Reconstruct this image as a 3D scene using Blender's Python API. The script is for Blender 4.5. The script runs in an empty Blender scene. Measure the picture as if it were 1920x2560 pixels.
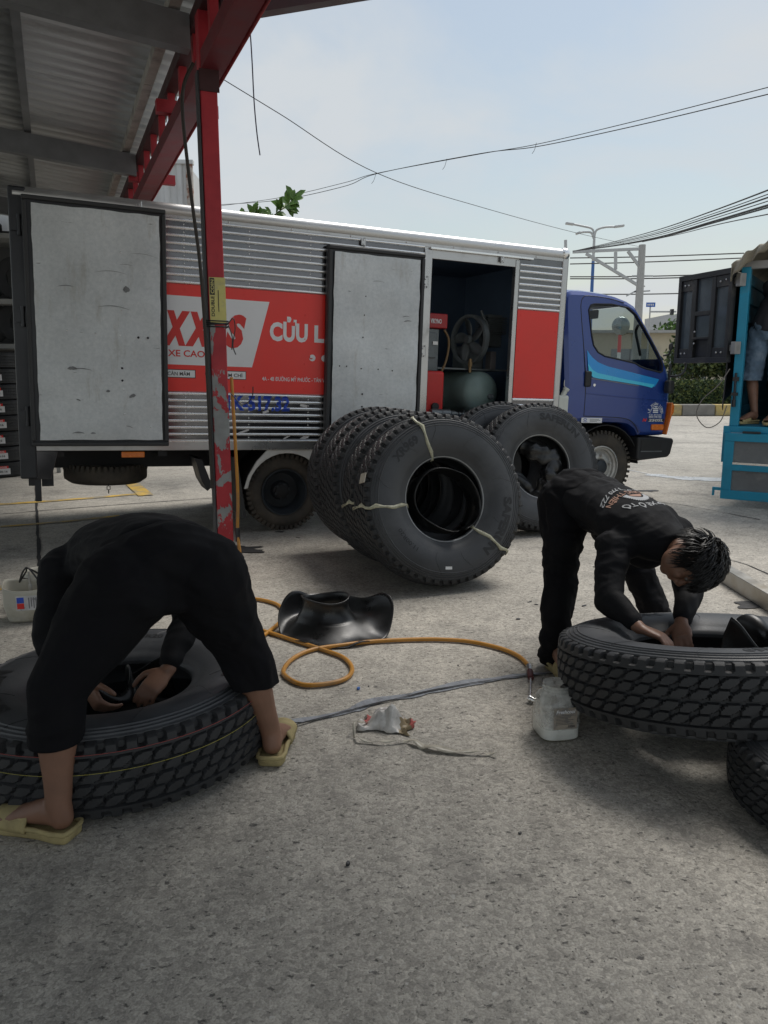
import bpy, bmesh, math, random
from mathutils import Vector, Matrix, Euler, noise, geometry
from mathutils.bvhtree import BVHTree
R = math.radians
SC = bpy.context.scene
COL = SC.collection
random.seed(7)

# ---------------------------------------------------------------- camera
CAM_H, PITCH, FPX = 1.34, R(10.4), 1923.0
cam = bpy.data.cameras.new('camera')
cam.sensor_fit = 'VERTICAL'
cam.sensor_height = 36.0
cam.sensor_width = 27.0
cam.lens = FPX / 2560 * 36.0
cam.clip_start = 0.05
cam.clip_end = 800
camo = bpy.data.objects.new('camera', cam)
COL.objects.link(camo)
camo.location = (0, 0, CAM_H)
camo.rotation_euler = (math.pi / 2 - PITCH, 0, 0)
SC.camera = camo

# ---------------------------------------------------------------- sky, sun, exposure
SUN_EL, SUN_AZ = R(61), R(39)          # azimuth measured from +Y towards +X
world = bpy.data.worlds.new('World')
SC.world = world
world.use_nodes = True
wn, wl = world.node_tree.nodes, world.node_tree.links
wn.clear()
w_out = wn.new('ShaderNodeOutputWorld')
w_bg = wn.new('ShaderNodeBackground')
w_bg.inputs['Strength'].default_value = 0.05
sky = wn.new('ShaderNodeTexSky')
sky.sky_type = 'NISHITA'
sky.sun_disc = False
sky.sun_elevation = SUN_EL
sky.sun_rotation = SUN_AZ
sky.air_density = 1.6
sky.dust_density = 1.2
sky.ozone_density = 1.5
# thin cloud sheet, the same all round the sky
tc = wn.new('ShaderNodeTexCoord')
sep = wn.new('ShaderNodeSeparateXYZ')
wl.new(tc.outputs['Generated'], sep.inputs[0])
zc = wn.new('ShaderNodeMath'); zc.operation = 'MAXIMUM'; zc.inputs[1].default_value = 0.0
wl.new(sep.outputs['Z'], zc.inputs[0])
zadd = wn.new('ShaderNodeMath'); zadd.operation = 'ADD'; zadd.inputs[1].default_value = 0.22
wl.new(zc.outputs[0], zadd.inputs[0])
comb = wn.new('ShaderNodeCombineXYZ')
for i, ax in enumerate('XY'):
    dv = wn.new('ShaderNodeMath'); dv.operation = 'DIVIDE'
    wl.new(sep.outputs[ax], dv.inputs[0]); wl.new(zadd.outputs[0], dv.inputs[1])
    wl.new(dv.outputs[0], comb.inputs[i])
cn = wn.new('ShaderNodeTexNoise')
cn.inputs['Scale'].default_value = 1.15
cn.inputs['Detail'].default_value = 9
cn.inputs['Roughness'].default_value = 0.55
cn.inputs['Distortion'].default_value = 0.35
cmap = wn.new('ShaderNodeMapping')
cmap.inputs['Location'].default_value = (3.3, 1.7, 0)
wl.new(comb.outputs[0], cmap.inputs[0])
wl.new(cmap.outputs[0], cn.inputs['Vector'])
cr = wn.new('ShaderNodeValToRGB')
cr.color_ramp.elements[0].position = 0.43; cr.color_ramp.elements[0].color = (0.42, 0.42, 0.42, 1)
cr.color_ramp.elements[1].position = 0.62; cr.color_ramp.elements[1].color = (0.93, 0.93, 0.93, 1)
wl.new(cn.outputs['Fac'], cr.inputs[0])
cmix = wn.new('ShaderNodeMix'); cmix.data_type = 'RGBA'
wl.new(cr.outputs['Color'], cmix.inputs['Factor'])
wl.new(sky.outputs[0], cmix.inputs['A'])
cmix.inputs['B'].default_value = (6.1, 6.4, 6.65, 1)
wl.new(cmix.outputs['Result'], w_bg.inputs['Color'])
wl.new(w_bg.outputs[0], w_out.inputs[0])

sun = bpy.data.lights.new('sun', 'SUN')
sun.energy = 1.3
sun.angle = R(28)
sun.color = (1.0, 0.96, 0.90)
suno = bpy.data.objects.new('sun', sun)
COL.objects.link(suno)
sdir = Vector((math.sin(SUN_AZ) * math.cos(SUN_EL), math.cos(SUN_AZ) * math.cos(SUN_EL), math.sin(SUN_EL)))
suno.rotation_euler = sdir.to_track_quat('Z', 'Y').to_euler()
suno.location = sdir * 30

SC.view_settings.view_transform = 'Standard'
SC.view_settings.look = 'None'
SC.view_settings.exposure = 1.1
SC.view_settings.gamma = 1.0
SC.view_settings.use_curve_mapping = False
SC.cycles.use_denoising = True
SC.cycles.max_bounces = 8
SC.cycles.transparent_max_bounces = 16

# ---------------------------------------------------------------- pixel helpers (photograph pixels -> directions)
_c, _s = math.cos(PITCH), math.sin(PITCH)
def ray(u, v):
    x, y = (u - 960) / FPX, (1280 - v) / FPX
    return Vector((x, _c + y * _s, -_s + y * _c))
CAMP = Vector((0, 0, CAM_H))
def gp(u, v, z=0.0):
    d = ray(u, v)
    return CAMP + d * ((z - CAM_H) / d.z)
def atY(u, v, Y):
    d = ray(u, v)
    return CAMP + d * (Y / d.y)

# ---------------------------------------------------------------- mesh helpers
class MB:
    def __init__(s):
        s.v, s.f, s.m = [], [], []
        s.mi = 0
    def add(s, vs, fs):
        o = len(s.v)
        s.v.extend([tuple(p) for p in vs])
        for f in fs:
            s.f.append([i + o for i in f]); s.m.append(s.mi)
        return s
    def box(s, lo, hi, M=None):
        x0, y0, z0 = lo; x1, y1, z1 = hi
        vs = [Vector(p) for p in ((x0,y0,z0),(x1,y0,z0),(x1,y1,z0),(x0,y1,z0),(x0,y0,z1),(x1,y0,z1),(x1,y1,z1),(x0,y1,z1))]
        if M is not None: vs = [M @ p for p in vs]
        return s.add(vs, [(0,3,2,1),(4,5,6,7),(0,1,5,4),(1,2,6,5),(2,3,7,6),(3,0,4,7)])
    def bar(s, p0, p1, w, h, up=(0,0,1)):
        p0, p1 = Vector(p0), Vector(p1)
        d = (p1 - p0); L = d.length; d.normalize()
        r = d.cross(Vector(up))
        if r.length < 1e-5: r = d.cross(Vector((1,0,0)))
        r.normalize(); u = r.cross(d)
        M = Matrix((( d.x, r.x, u.x, p0.x),(d.y, r.y, u.y, p0.y),(d.z, r.z, u.z, p0.z),(0,0,0,1)))
        return s.box((0,-w/2,-h/2),(L,w/2,h/2), M)
    def tube(s, pts, r, n=8, cap=True, closed=False, flat=None):
        pts = [Vector(p) for p in pts]
        k = len(pts)
        rs = r if isinstance(r, (list, tuple)) else [r] * k
        vs = []
        prev = None
        for i, p in enumerate(pts):
            if closed: t = pts[(i+1) % k] - pts[i-1]
            else: t = pts[min(i+1, k-1)] - pts[max(i-1, 0)]
            if t.length < 1e-9: t = Vector((0,0,1))
            t.normalize()
            if prev is None:
                a = Vector((0,0,1)) if abs(t.z) < .9 else Vector((1,0,0))
                nrm = (a - t * a.dot(t)).normalized()
            else:
                nrm = prev - t * prev.dot(t)
                if nrm.length < 1e-6: nrm = t.orthogonal()
                nrm.normalize()
            prev = nrm
            b = t.cross(nrm)
            for j in range(n):
                a = 2 * math.pi * j / n
                q = nrm * math.cos(a) * rs[i] + b * math.sin(a) * rs[i]
                if flat: q = nrm * math.cos(a) * flat[0] + b * math.sin(a) * flat[1]
                vs.append(p + q)
        fs = []
        for i in range(k if closed else k - 1):
            for j in range(n):
                a, b2 = i * n + j, i * n + (j + 1) % n
                c2, d2 = ((i + 1) % k) * n + (j + 1) % n, ((i + 1) % k) * n + j
                fs.append((a, b2, c2, d2))
        if cap and not closed:
            fs.append(tuple(range(n - 1, -1, -1)))
            fs.append(tuple((k - 1) * n + j for j in range(n)))
        return s.add(vs, fs)
    def cyl(s, p0, p1, r0, r1=None, n=20, cap=True):
        p0, p1 = Vector(p0), Vector(p1)
        return s.tube([p0, p1], [r0, r0 if r1 is None else r1], n, cap)
    def lathe(s, prof, n=48, axis='Y', M=None, closed=False):
        """prof: (radius, along axis)"""
        vs, k = [], len(prof)
        for j in range(n):
            a = 2 * math.pi * j / n
            ca, sa = math.cos(a), math.sin(a)
            for r, h in prof:
                p = {'Y': Vector((r*ca, h, r*sa)), 'Z': Vector((r*ca, r*sa, h)), 'X': Vector((h, r*ca, r*sa))}[axis]
                vs.append(M @ p if M is not None else p)
        fs = []
        for j in range(n):
            j2 = (j + 1) % n
            for i in range(k if closed else k - 1):
                i2 = (i + 1) % k
                q = (j*k+i, j*k+i2, j2*k+i2, j2*k+i)
                fs.append(q if axis != 'Y' else q)
        return s.add(vs, fs)
    def prism(s, poly, fn0, fn1):
        """poly 2d list, fn0/fn1 map (a,b)->3d for the two ends"""
        n = len(poly)
        vs = [fn0(*p) for p in poly] + [fn1(*p) for p in poly]
        fs = [tuple(range(n - 1, -1, -1)), tuple(range(n, 2 * n))]
        fs += [(i, (i + 1) % n, n + (i + 1) % n, n + i) for i in range(n)]
        return s.add(vs, fs)
    def sheet(s, fn, nu, nv, closed_u=False):
        vs = [fn(i / (nu if closed_u else nu - 1), j / (nv - 1)) for i in range(nu) for j in range(nv)]
        fs = []
        for i in range(nu if closed_u else nu - 1):
            for j in range(nv - 1):
                i2 = (i + 1) % nu
                fs.append((i*nv+j, i2*nv+j, i2*nv+j+1, i*nv+j+1))
        return s.add(vs, fs)
    def sphere(s, c, r, nu=16, nv=10, sc=(1,1,1), M=None):
        c = Vector(c)
        def fn(u, v):
            a, b = 2*math.pi*u, math.pi*(v-.5)
            p = Vector((math.cos(a)*math.cos(b)*r*sc[0], math.sin(a)*math.cos(b)*r*sc[1], math.sin(b)*r*sc[2]))
            if M is not None: p = M @ p
            return c + p
        return s.sheet(fn, nu, nv, True)
    def mesh(s, name):
        me = bpy.data.meshes.new(name)
        me.from_pydata(s.v, [], s.f)
        if any(s.m): me.polygons.foreach_set('material_index', s.m)
        me.update()
        return me
    def build(s, name, mat=None, parent=None, smooth=None, bevel=0, seg=2, fix=True, solid=0):
        me = s.mesh(name)
        if fix:
            bm = bmesh.new(); bm.from_mesh(me)
            bmesh.ops.remove_doubles(bm, verts=bm.verts, dist=1e-5)
            bmesh.ops.recalc_face_normals(bm, faces=bm.faces)
            bm.to_mesh(me); bm.free()
        return finish(name, me, mat, parent, smooth, bevel, seg, solid)

def finish(name, me, mat=None, parent=None, smooth=None, bevel=0, seg=2, solid=0):
    if mat is not None:
        for m in (mat if isinstance(mat, (list, tuple)) else [mat]): me.materials.append(m)
    if smooth is not None:
        me.polygons.foreach_set('use_smooth', [True] * len(me.polygons))
        if smooth < 180: me.set_sharp_from_angle(angle=R(smooth))
    o = bpy.data.objects.new(name, me)
    COL.objects.link(o)
    if parent is not None: o.parent = parent
    if solid:
        md = o.modifiers.new('solid', 'SOLIDIFY'); md.thickness = solid; md.offset = 0
    if bevel:
        md = o.modifiers.new('bevel', 'BEVEL'); md.width = bevel; md.segments = seg; md.limit_method = 'ANGLE'; md.angle_limit = R(40)
        md.harden_normals = False
    return o

def tag(o, label=None, cat=None, group=None, kind=None):
    if label: o['label'] = label
    if cat: o['category'] = cat
    if group: o['group'] = group
    if kind: o['kind'] = kind
    return o
def thing(name, loc, rot=(0, 0, 0), label=None, cat=None, group=None, mat4=None):
    o = bpy.data.objects.new(name, None)
    o.empty_display_size = .1
    COL.objects.link(o)
    if mat4 is not None: o.matrix_world = mat4
    else:
        o.location = loc; o.rotation_euler = rot
    return tag(o, label, cat, group)
def copy_tree(o, parent=None):
    c = o.copy(); COL.objects.link(c); c.parent = parent
    for ch in list(o.children): copy_tree(ch, c)
    return c
def copy_mesh_ob(o, parent=None, loc=None):
    c = o.copy(); COL.objects.link(c)
    if parent is not None: c.parent = parent
    if loc is not None: c.location = loc
    return c

def catmull(pts, n=8, closed=False):
    pts = [Vector(p) for p in pts]; out = []; k = len(pts)
    for i in range(k if closed else k - 1):
        if closed: p0, p1, p2, p3 = pts[i-1], pts[i], pts[(i+1) % k], pts[(i+2) % k]
        else: p0, p1, p2, p3 = pts[max(i-1,0)], pts[i], pts[i+1], pts[min(i+2,k-1)]
        for j in range(n):
            t = j / n
            out.append(.5*((2*p1)+(p2-p0)*t+(2*p0-5*p1+4*p2-p3)*t*t+(3*p1-p0-3*p2+p3)*t**3))
    if not closed: out.append(pts[-1])
    return out

_capH = None
def text_mesh(body, height, width=None, bold=0.0, shear=0.0, align='LEFT'):
    """flat text mesh in XY, baseline at y=0, cap height = height"""
    global _capH
    def make(b, off, sh):
        cu = bpy.data.curves.new('lettering', 'FONT')
        cu.body = b; cu.size = 1; cu.offset = off; cu.shear = sh; cu.resolution_u = 3; cu.fill_mode = 'FRONT'
        ob = bpy.data.objects.new('lettering', cu); COL.objects.link(ob)
        bpy.context.view_layer.update()
        me = bpy.data.meshes.new_from_object(ob.evaluated_get(bpy.context.evaluated_depsgraph_get()))
        bpy.data.objects.remove(ob); bpy.data.curves.remove(cu)
        return me
    if _capH is None:
        hm = make('H', 0, 0); _capH = max(v.co.y for v in hm.vertices)
    me = make(body, bold, shear)
    k = height / _capH
    xs = [v.co.x for v in me.vertices]
    x0, x1 = min(xs), max(xs)
    kx = k if width is None else width / (x1 - x0)
    sh = {'LEFT': x0, 'CENTER': (x0 + x1) / 2, 'RIGHT': x1}[align]
    for v in me.vertices: v.co = Vector(((v.co.x - sh) * kx, v.co.y * k, 0))
    me.materials.clear()
    return me
def lettering(name, body, fn, mat, parent, height, width=None, bold=0.0, shear=0.0, align='LEFT'):
    me = text_mesh(body, height, width, bold, shear, align)
    for v in me.vertices: v.co = fn(v.co.x, v.co.y)
    me.name = name
    return finish(name, me, mat, parent)

# ---------------------------------------------------------------- materials
MATS = {}
def nodes_of(name):
    m = bpy.data.materials.new(name); m.use_nodes = True
    nt = m.node_tree
    b = nt.nodes['Principled BSDF']
    return m, nt.nodes, nt.links, b
def N(nd, kind, **kw):
    n = nd.new(kind)
    for k, v in kw.items():
        if k in n.inputs: n.inputs[k].default_value = v
        else: setattr(n, k, v)
    return n
def ramp(nd, p0, c0, p1, c1):
    r = nd.new('ShaderNodeValToRGB')
    f = lambda c: (c, c, c, 1) if isinstance(c, (int, float)) else tuple(c) + (1,) * (4 - len(c))
    r.color_ramp.elements[0].position = p0; r.color_ramp.elements[0].color = f(c0)
    r.color_ramp.elements[1].position = p1; r.color_ramp.elements[1].color = f(c1)
    return r
def mixc(nd, ln, fac, a, b, mode='MIX'):
    m = nd.new('ShaderNodeMix'); m.data_type = 'RGBA'; m.blend_type = mode
    for key, val in (('Factor', fac), ('A', a), ('B', b)):
        if hasattr(val, 'links'): ln.new(val, m.inputs[key])
        elif key == 'Factor': m.inputs[key].default_value = val
        else: m.inputs[key].default_value = tuple(val) + (1,) * (4 - len(val))
    return m.outputs['Result']
def P(name, col, rough=.5, metal=0., var=.12, scale=6., bump=0., bscale=60., rvar=.1, dirt=None, dscale=3., dlo=.5, dhi=.75, coat=0., spec=.5, stretch=(1,1,1)):
    if name in MATS: return MATS[name]
    m, nd, ln, b = nodes_of(name)
    t = nd.new('ShaderNodeTexCoord'); mp = nd.new('ShaderNodeMapping')
    mp.inputs['Scale'].default_value = stretch
    ln.new(t.outputs['Object'], mp.inputs[0])
    nz = N(nd, 'ShaderNodeTexNoise', Scale=scale, Detail=6., Roughness=.6)
    ln.new(mp.outputs[0], nz.inputs['Vector'])
    lo = [max(0, c * (1 - var)) for c in col]; hi = [min(1, c * (1 + var)) for c in col]
    rp = ramp(nd, .3, lo, .7, hi); ln.new(nz.outputs['Fac'], rp.inputs[0])
    out = rp.outputs['Color']
    if dirt is not None:
        dz = N(nd, 'ShaderNodeTexNoise', Scale=dscale, Detail=8., Roughness=.65)
        ln.new(mp.outputs[0], dz.inputs['Vector'])
        dr = ramp(nd, dlo, 0., dhi, 1.); ln.new(dz.outputs['Fac'], dr.inputs[0])
        out = mixc(nd, ln, dr.outputs['Color'], out, dirt)
    ln.new(out, b.inputs['Base Color'])
    rr = ramp(nd, .3, max(0, rough - rvar), .7, min(1, rough + rvar)); ln.new(nz.outputs['Fac'], rr.inputs[0])
    ln.new(rr.outputs['Color'], b.inputs['Roughness'])
    b.inputs['Metallic'].default_value = metal
    b.inputs['Coat Weight'].default_value = coat
    b.inputs['Coat Roughness'].default_value = .08
    b.inputs['Specular IOR Level'].default_value = spec
    if bump:
        bz = N(nd, 'ShaderNodeTexNoise', Scale=bscale, Detail=4.)
        ln.new(mp.outputs[0], bz.inputs['Vector'])
        bp = N(nd, 'ShaderNodeBump', Strength=bump, Distance=.01)
        ln.new(bz.outputs['Fac'], bp.inputs['Height']); ln.new(bp.outputs[0], b.inputs['Normal'])
    MATS[name] = m
    return m

def glass_mat(name, tint, gloss=.08, rough=.02):
    m, nd, ln, b = nodes_of(name)
    nd.remove(b)
    tr = nd.new('ShaderNodeBsdfTransparent'); tr.inputs[0].default_value = tuple(tint) + (1,)
    gl = nd.new('ShaderNodeBsdfGlossy'); gl.inputs['Roughness'].default_value = rough
    lw = N(nd, 'ShaderNodeLayerWeight', Blend=.5)
    pw = nd.new('ShaderNodeMath'); pw.operation = 'POWER'; pw.inputs[1].default_value = 4.; ln.new(lw.outputs['Facing'], pw.inputs[0])
    fr = nd.new('ShaderNodeMath'); fr.operation = 'MULTIPLY_ADD'; fr.inputs[1].default_value = .85; fr.inputs[2].default_value = .05; ln.new(pw.outputs[0], fr.inputs[0])
    ms = nd.new('ShaderNodeMixShader')
    ln.new(fr.outputs[0], ms.inputs[0]); ln.new(tr.outputs[0], ms.inputs[1]); ln.new(gl.outputs[0], ms.inputs[2])
    ln.new(ms.outputs[0], nd['Material Output'].inputs[0])
    MATS[name] = m
    return m

M_steel = P('stainless', (.50, .50, .50), .30, .92, .10, 3, dirt=(.22, .21, .20), dlo=.55, dhi=.85, rvar=.08)
M_strip = P('polished_strip', (.86, .86, .85), .24, .9, .06, 8, rvar=.05)
M_dkst = P('door_frame_steel', (.045, .047, .052), .38, .5, .2, 4)
M_gasket = P('rubber_gasket', (.035, .036, .038), .55, 0, .2, 10)
M_red = P('red_vinyl', (.84, .034, .024), .38, 0, .06, 2, coat=.15)
M_white = P('white_vinyl', (.80, .81, .82), .42, 0, .04, 3)
M_ltred = P('red_letter', (.68, .032, .026), .4, 0, .04, 3)
M_blackp = P('black_print', (.02, .02, .02), .5, 0, .1, 4)
M_bluep = P('blue_print', (.025, .075, .48), .5, 0, .25, 14)
M_rubber = P('tyre_rubber', (.024, .025, .027), .62, 0, .25, 7, bump=.12, bscale=140, dirt=(.052, .052, .053), dscale=3, dlo=.50, dhi=.8)
M_rubberside = P('tyre_sidewall', (.052, .055, .060), .50, 0, .22, 5, bump=.06, bscale=120, dirt=(.095, .098, .102), dscale=2.5, dlo=.5, dhi=.85)
M_rubold = P('worn_rubber', (.045, .040, .035), .8, 0, .25, 9, bump=.12, bscale=140, dirt=(.12, .10, .075), dscale=4, dlo=.4, dhi=.75)
M_tube = P('tube_rubber', (.012, .0125, .013), .34, 0, .25, 9, rvar=.12, dirt=(.05, .052, .055), dscale=5, dlo=.52, dhi=.8)
M_letrub = P('moulded_letter', (.012, .012, .013), .45, 0, .15, 9)
M_chassis = P('chassis_black', (.018, .018, .019), .7, .1, .3, 8, dirt=(.07, .06, .05), dlo=.55, dhi=.8)
M_cab = P('cab_blue', (.014, .050, .26), .30, .1, .06, 2, coat=.8, rvar=.04)
M_blackpl = P('black_plastic', (.022, .023, .025), .5, 0, .15, 8)
M_orange = P('orange_lens', (.80, .20, .02), .22, 0, .1, 20, coat=.6)
M_wheelw = P('wheel_silver', (.50, .49, .46), .42, .35, .12, 8, dirt=(.20, .17, .13), dscale=6, dlo=.5, dhi=.8)
M_wheeld = P('wheel_dark', (.035, .042, .05), .5, .2, .25, 8)
M_fend = P('white_fender', (.68, .67, .63), .45, 0, .1, 5, dirt=(.30, .27, .22), dlo=.58, dhi=.85)
M_win = glass_mat('tinted_glass', (.62, .66, .65))
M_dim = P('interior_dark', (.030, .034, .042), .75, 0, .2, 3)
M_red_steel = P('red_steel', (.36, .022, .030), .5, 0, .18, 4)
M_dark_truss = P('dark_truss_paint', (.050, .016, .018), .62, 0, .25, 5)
M_wall = P('wall_stainless', (.17, .17, .18), .14, .95, .12, 5, rvar=.05)
M_cloth = P('black_cloth', (.0075, .0078, .0095), .82, 0, .25, 9, bump=.35, bscale=22, spec=.22)
M_cloth2 = P('black_trouser_cloth', (.0055, .0055, .007), .88, 0, .25, 9, bump=.2, bscale=25, spec=.2)
M_skin = P('skin', (.215, .112, .072), .5, 0, .14, 12, bump=.05, bscale=90)
M_hair = P('black_hair', (.007, .0065, .006), .42, 0, .3, 40)
M_sandal = P('sandal_foam', (.36, .295, .14), .75, 0, .2, 14, bump=.2, bscale=70, dirt=(.17, .13, .06), dscale=8, dlo=.5, dhi=.75)
# ================================================================ special materials
def concrete():
    m, nd, ln, b = nodes_of('concrete')
    t = nd.new('ShaderNodeTexCoord'); co = t.outputs['Object']
    big = N(nd, 'ShaderNodeTexNoise', Scale=.45, Detail=6., Roughness=.6); ln.new(co, big.inputs['Vector'])
    c1 = ramp(nd, .32, (.315, .295, .257), .68, (.475, .442, .385)); ln.new(big.outputs['Fac'], c1.inputs[0])
    mid = N(nd, 'ShaderNodeTexNoise', Scale=7., Detail=8., Roughness=.7); ln.new(co, mid.inputs['Vector'])
    c2 = ramp(nd, .28, .74, .74, 1.20); ln.new(mid.outputs['Fac'], c2.inputs[0])
    col = mixc(nd, ln, 1., c1.outputs['Color'], c2.outputs['Color'], 'MULTIPLY')
    # exposed aggregate chips
    wv = N(nd, 'ShaderNodeTexNoise', Scale=22., Detail=3.); ln.new(co, wv.inputs['Vector'])
    wm = nd.new('ShaderNodeVectorMath'); wm.operation = 'MULTIPLY_ADD'
    ln.new(wv.outputs['Color'], wm.inputs[0]); wm.inputs[1].default_value = (.035, .035, 0); ln.new(co, wm.inputs[2])
    vo = N(nd, 'ShaderNodeTexVoronoi', Scale=88.); vo.inputs['Randomness'].default_value = 1.; ln.new(wm.outputs[0], vo.inputs['Vector'])
    c3 = ramp(nd, 0., .66, 1., 1.30); 
    sp = nd.new('ShaderNodeSeparateColor'); ln.new(vo.outputs['Color'], sp.inputs[0]); ln.new(sp.outputs[0], c3.inputs[0])
    col = mixc(nd, ln, .75, col, mixc(nd, ln, 1., col, c3.outputs['Color'], 'MULTIPLY'))
    gz = N(nd, 'ShaderNodeTexNoise', Scale=170., Detail=3., Roughness=.7); ln.new(co, gz.inputs['Vector'])
    c4 = ramp(nd, .3, .68, .7, 1.30); ln.new(gz.outputs['Fac'], c4.inputs[0])
    col = mixc(nd, ln, 1., col, c4.outputs['Color'], 'MULTIPLY')
    # dark pits and pale flecks
    pz = N(nd, 'ShaderNodeTexNoise', Scale=30., Detail=4., Roughness=.6); 
    pm = nd.new('ShaderNodeMapping'); pm.inputs['Scale'].default_value = (1.15, 1.7, 1); pm.inputs['Rotation'].default_value = (0, 0, -.5)
    ln.new(co, pm.inputs[0]); ln.new(pm.outputs[0], pz.inputs['Vector'])
    pr_ = ramp(nd, .605, 0., .67, 1.); ln.new(pz.outputs['Fac'], pr_.inputs[0])
    col = mixc(nd, ln, pr_.outputs['Color'], col, mixc(nd, ln, 1., col, (.34, .34, .35), 'MULTIPLY'))
    fz = N(nd, 'ShaderNodeTexNoise', Scale=48., Detail=2.); ln.new(co, fz.inputs['Vector'])
    fr_ = ramp(nd, .68, 0., .73, .8); ln.new(fz.outputs['Fac'], fr_.inputs[0])
    col = mixc(nd, ln, fr_.outputs['Color'], col, (.52, .50, .46))
    # oil and tyre-dust stains
    oz = N(nd, 'ShaderNodeTexNoise', Scale=1.5, Detail=9., Roughness=.68); ln.new(co, oz.inputs['Vector'])
    orr = ramp(nd, .54, 0., .76, .72); ln.new(oz.outputs['Fac'], orr.inputs[0])
    col = mixc(nd, ln, orr.outputs['Color'], col, (.085, .083, .080))
    ln.new(col, b.inputs['Base Color'])
    b.inputs['Roughness'].default_value = .82
    ad = nd.new('ShaderNodeMath'); ad.operation = 'MULTIPLY_ADD'
    ln.new(vo.outputs['Distance'], ad.inputs[0]); ad.inputs[1].default_value = -.5
    ln.new(mid.outputs['Fac'], ad.inputs[2])
    a2 = nd.new('ShaderNodeMath'); a2.operation = 'MULTIPLY_ADD'
    ln.new(pr_.outputs['Color'], a2.inputs[0]); a2.inputs[1].default_value = -.8; ln.new(ad.outputs[0], a2.inputs[2])
    bp = N(nd, 'ShaderNodeBump', Strength=.55, Distance=.006)
    ln.new(a2.outputs[0], bp.inputs['Height']); ln.new(bp.outputs[0], b.inputs['Normal'])
    return m
M_conc = concrete()

def galv():
    m, nd, ln, b = nodes_of('galvanised_sheet')
    t = nd.new('ShaderNodeTexCoord'); co = t.outputs['Object']
    vo = N(nd, 'ShaderNodeTexNoise', Scale=38., Detail=4., Roughness=.7); ln.new(co, vo.inputs['Vector'])
    c1 = ramp(nd, .3, (.58, .615, .625), .7, (.72, .745, .75)); ln.new(vo.outputs['Fac'], c1.inputs[0])
    big = N(nd, 'ShaderNodeTexNoise', Scale=2.2, Detail=6.); ln.new(co, big.inputs['Vector'])
    c2 = ramp(nd, .3, .82, .7, 1.1); ln.new(big.outputs['Fac'], c2.inputs[0])
    col = mixc(nd, ln, 1., c1.outputs['Color'], c2.outputs['Color'], 'MULTIPLY')
    # rust-brown grime streaks and black scuffs
    mp = nd.new('ShaderNodeMapping'); mp.inputs['Scale'].default_value = (3.2, 1, .7); ln.new(co, mp.inputs[0])
    g = N(nd, 'ShaderNodeTexNoise', Scale=2.0, Detail=9., Roughness=.72); ln.new(mp.outputs[0], g.inputs['Vector'])
    gr = ramp(nd, .56, 0., .74, .55); ln.new(g.outputs['Fac'], gr.inputs[0])
    col = mixc(nd, ln, gr.outputs['Color'], col, (.30, .27, .20))
    mp2 = nd.new('ShaderNodeMapping'); mp2.inputs['Scale'].default_value = (1.2, 1, 9.); ln.new(co, mp2.inputs[0])
    s_ = N(nd, 'ShaderNodeTexNoise', Scale=4.5, Detail=5., Roughness=.6); ln.new(mp2.outputs[0], s_.inputs['Vector'])
    sr = ramp(nd, .69, 0., .74, .8); ln.new(s_.outputs['Fac'], sr.inputs[0])
    col = mixc(nd, ln, sr.outputs['Color'], col, (.12, .12, .12))
    ln.new(col, b.inputs['Base Color'])
    b.inputs['Metallic'].default_value = .12
    b.inputs['Roughness'].default_value = .52
    bp = N(nd, 'ShaderNodeBump', Strength=.25, Distance=.02)
    ln.new(big.outputs['Fac'], bp.inputs['Height']); ln.new(bp.outputs[0], b.inputs['Normal'])
    return m
M_galv = galv()

def peel():
    m, nd, ln, b = nodes_of('peeling_red_paint')
    t = nd.new('ShaderNodeTexCoord'); co = t.outputs['Object']
    sp = nd.new('ShaderNodeSeparateXYZ'); ln.new(co, sp.inputs[0])
    wear = nd.new('ShaderNodeMapRange'); ln.new(sp.outputs['Z'], wear.inputs[0])
    wear.inputs[1].default_value = 2.05; wear.inputs[2].default_value = 1.75; wear.inputs[3].default_value = -.20; wear.inputs[4].default_value = .02
    mp = nd.new('ShaderNodeMapping'); mp.inputs['Scale'].default_value = (1.6, 1.6, .8); ln.new(co, mp.inputs[0])
    nz = N(nd, 'ShaderNodeTexNoise', Scale=6.5, Detail=9., Roughness=.62, Distortion=.4); ln.new(mp.outputs[0], nz.inputs['Vector'])
    a = nd.new('ShaderNodeMath'); a.operation = 'ADD'; ln.new(nz.outputs['Fac'], a.inputs[0]); ln.new(wear.outputs[0], a.inputs[1])
    r_ = ramp(nd, .545, 0., .555, 1.); ln.new(a.outputs[0], r_.inputs[0])
    nz2 = N(nd, 'ShaderNodeTexNoise', Scale=9., Detail=5.); ln.new(co, nz2.inputs['Vector'])
    red = ramp(nd, .3, (.36, .018, .030), .7, (.48, .030, .042)); ln.new(nz2.outputs['Fac'], red.inputs[0])
    gry = ramp(nd, .3, (.21, .22, .22), .7, (.33, .34, .34)); ln.new(nz2.outputs['Fac'], gry.inputs[0])
    ln.new(mixc(nd, ln, r_.outputs['Color'], red.outputs['Color'], gry.outputs['Color']), b.inputs['Base Color'])
    b.inputs['Roughness'].default_value = .5
    inv = nd.new('ShaderNodeMath'); inv.operation = 'SUBTRACT'; inv.inputs[0].default_value = 1.; ln.new(r_.outputs['Color'], inv.inputs[1])
    bp = N(nd, 'ShaderNodeBump', Strength=.5, Distance=.002)
    ln.new(inv.outputs[0], bp.inputs['Height']); ln.new(bp.outputs[0], b.inputs['Normal'])
    return m
M_peel = peel()
M_roof = P('roof_sheet_metal', (.40, .41, .41), .55, .25, .22, 2.5, dirt=(.06, .058, .055), dscale=1.3, dlo=.52, dhi=.72, stretch=(.35, 1.6, 1))
M_purlin = P('purlin_steel', (.20, .205, .21), .6, .3, .2, 5)
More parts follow.
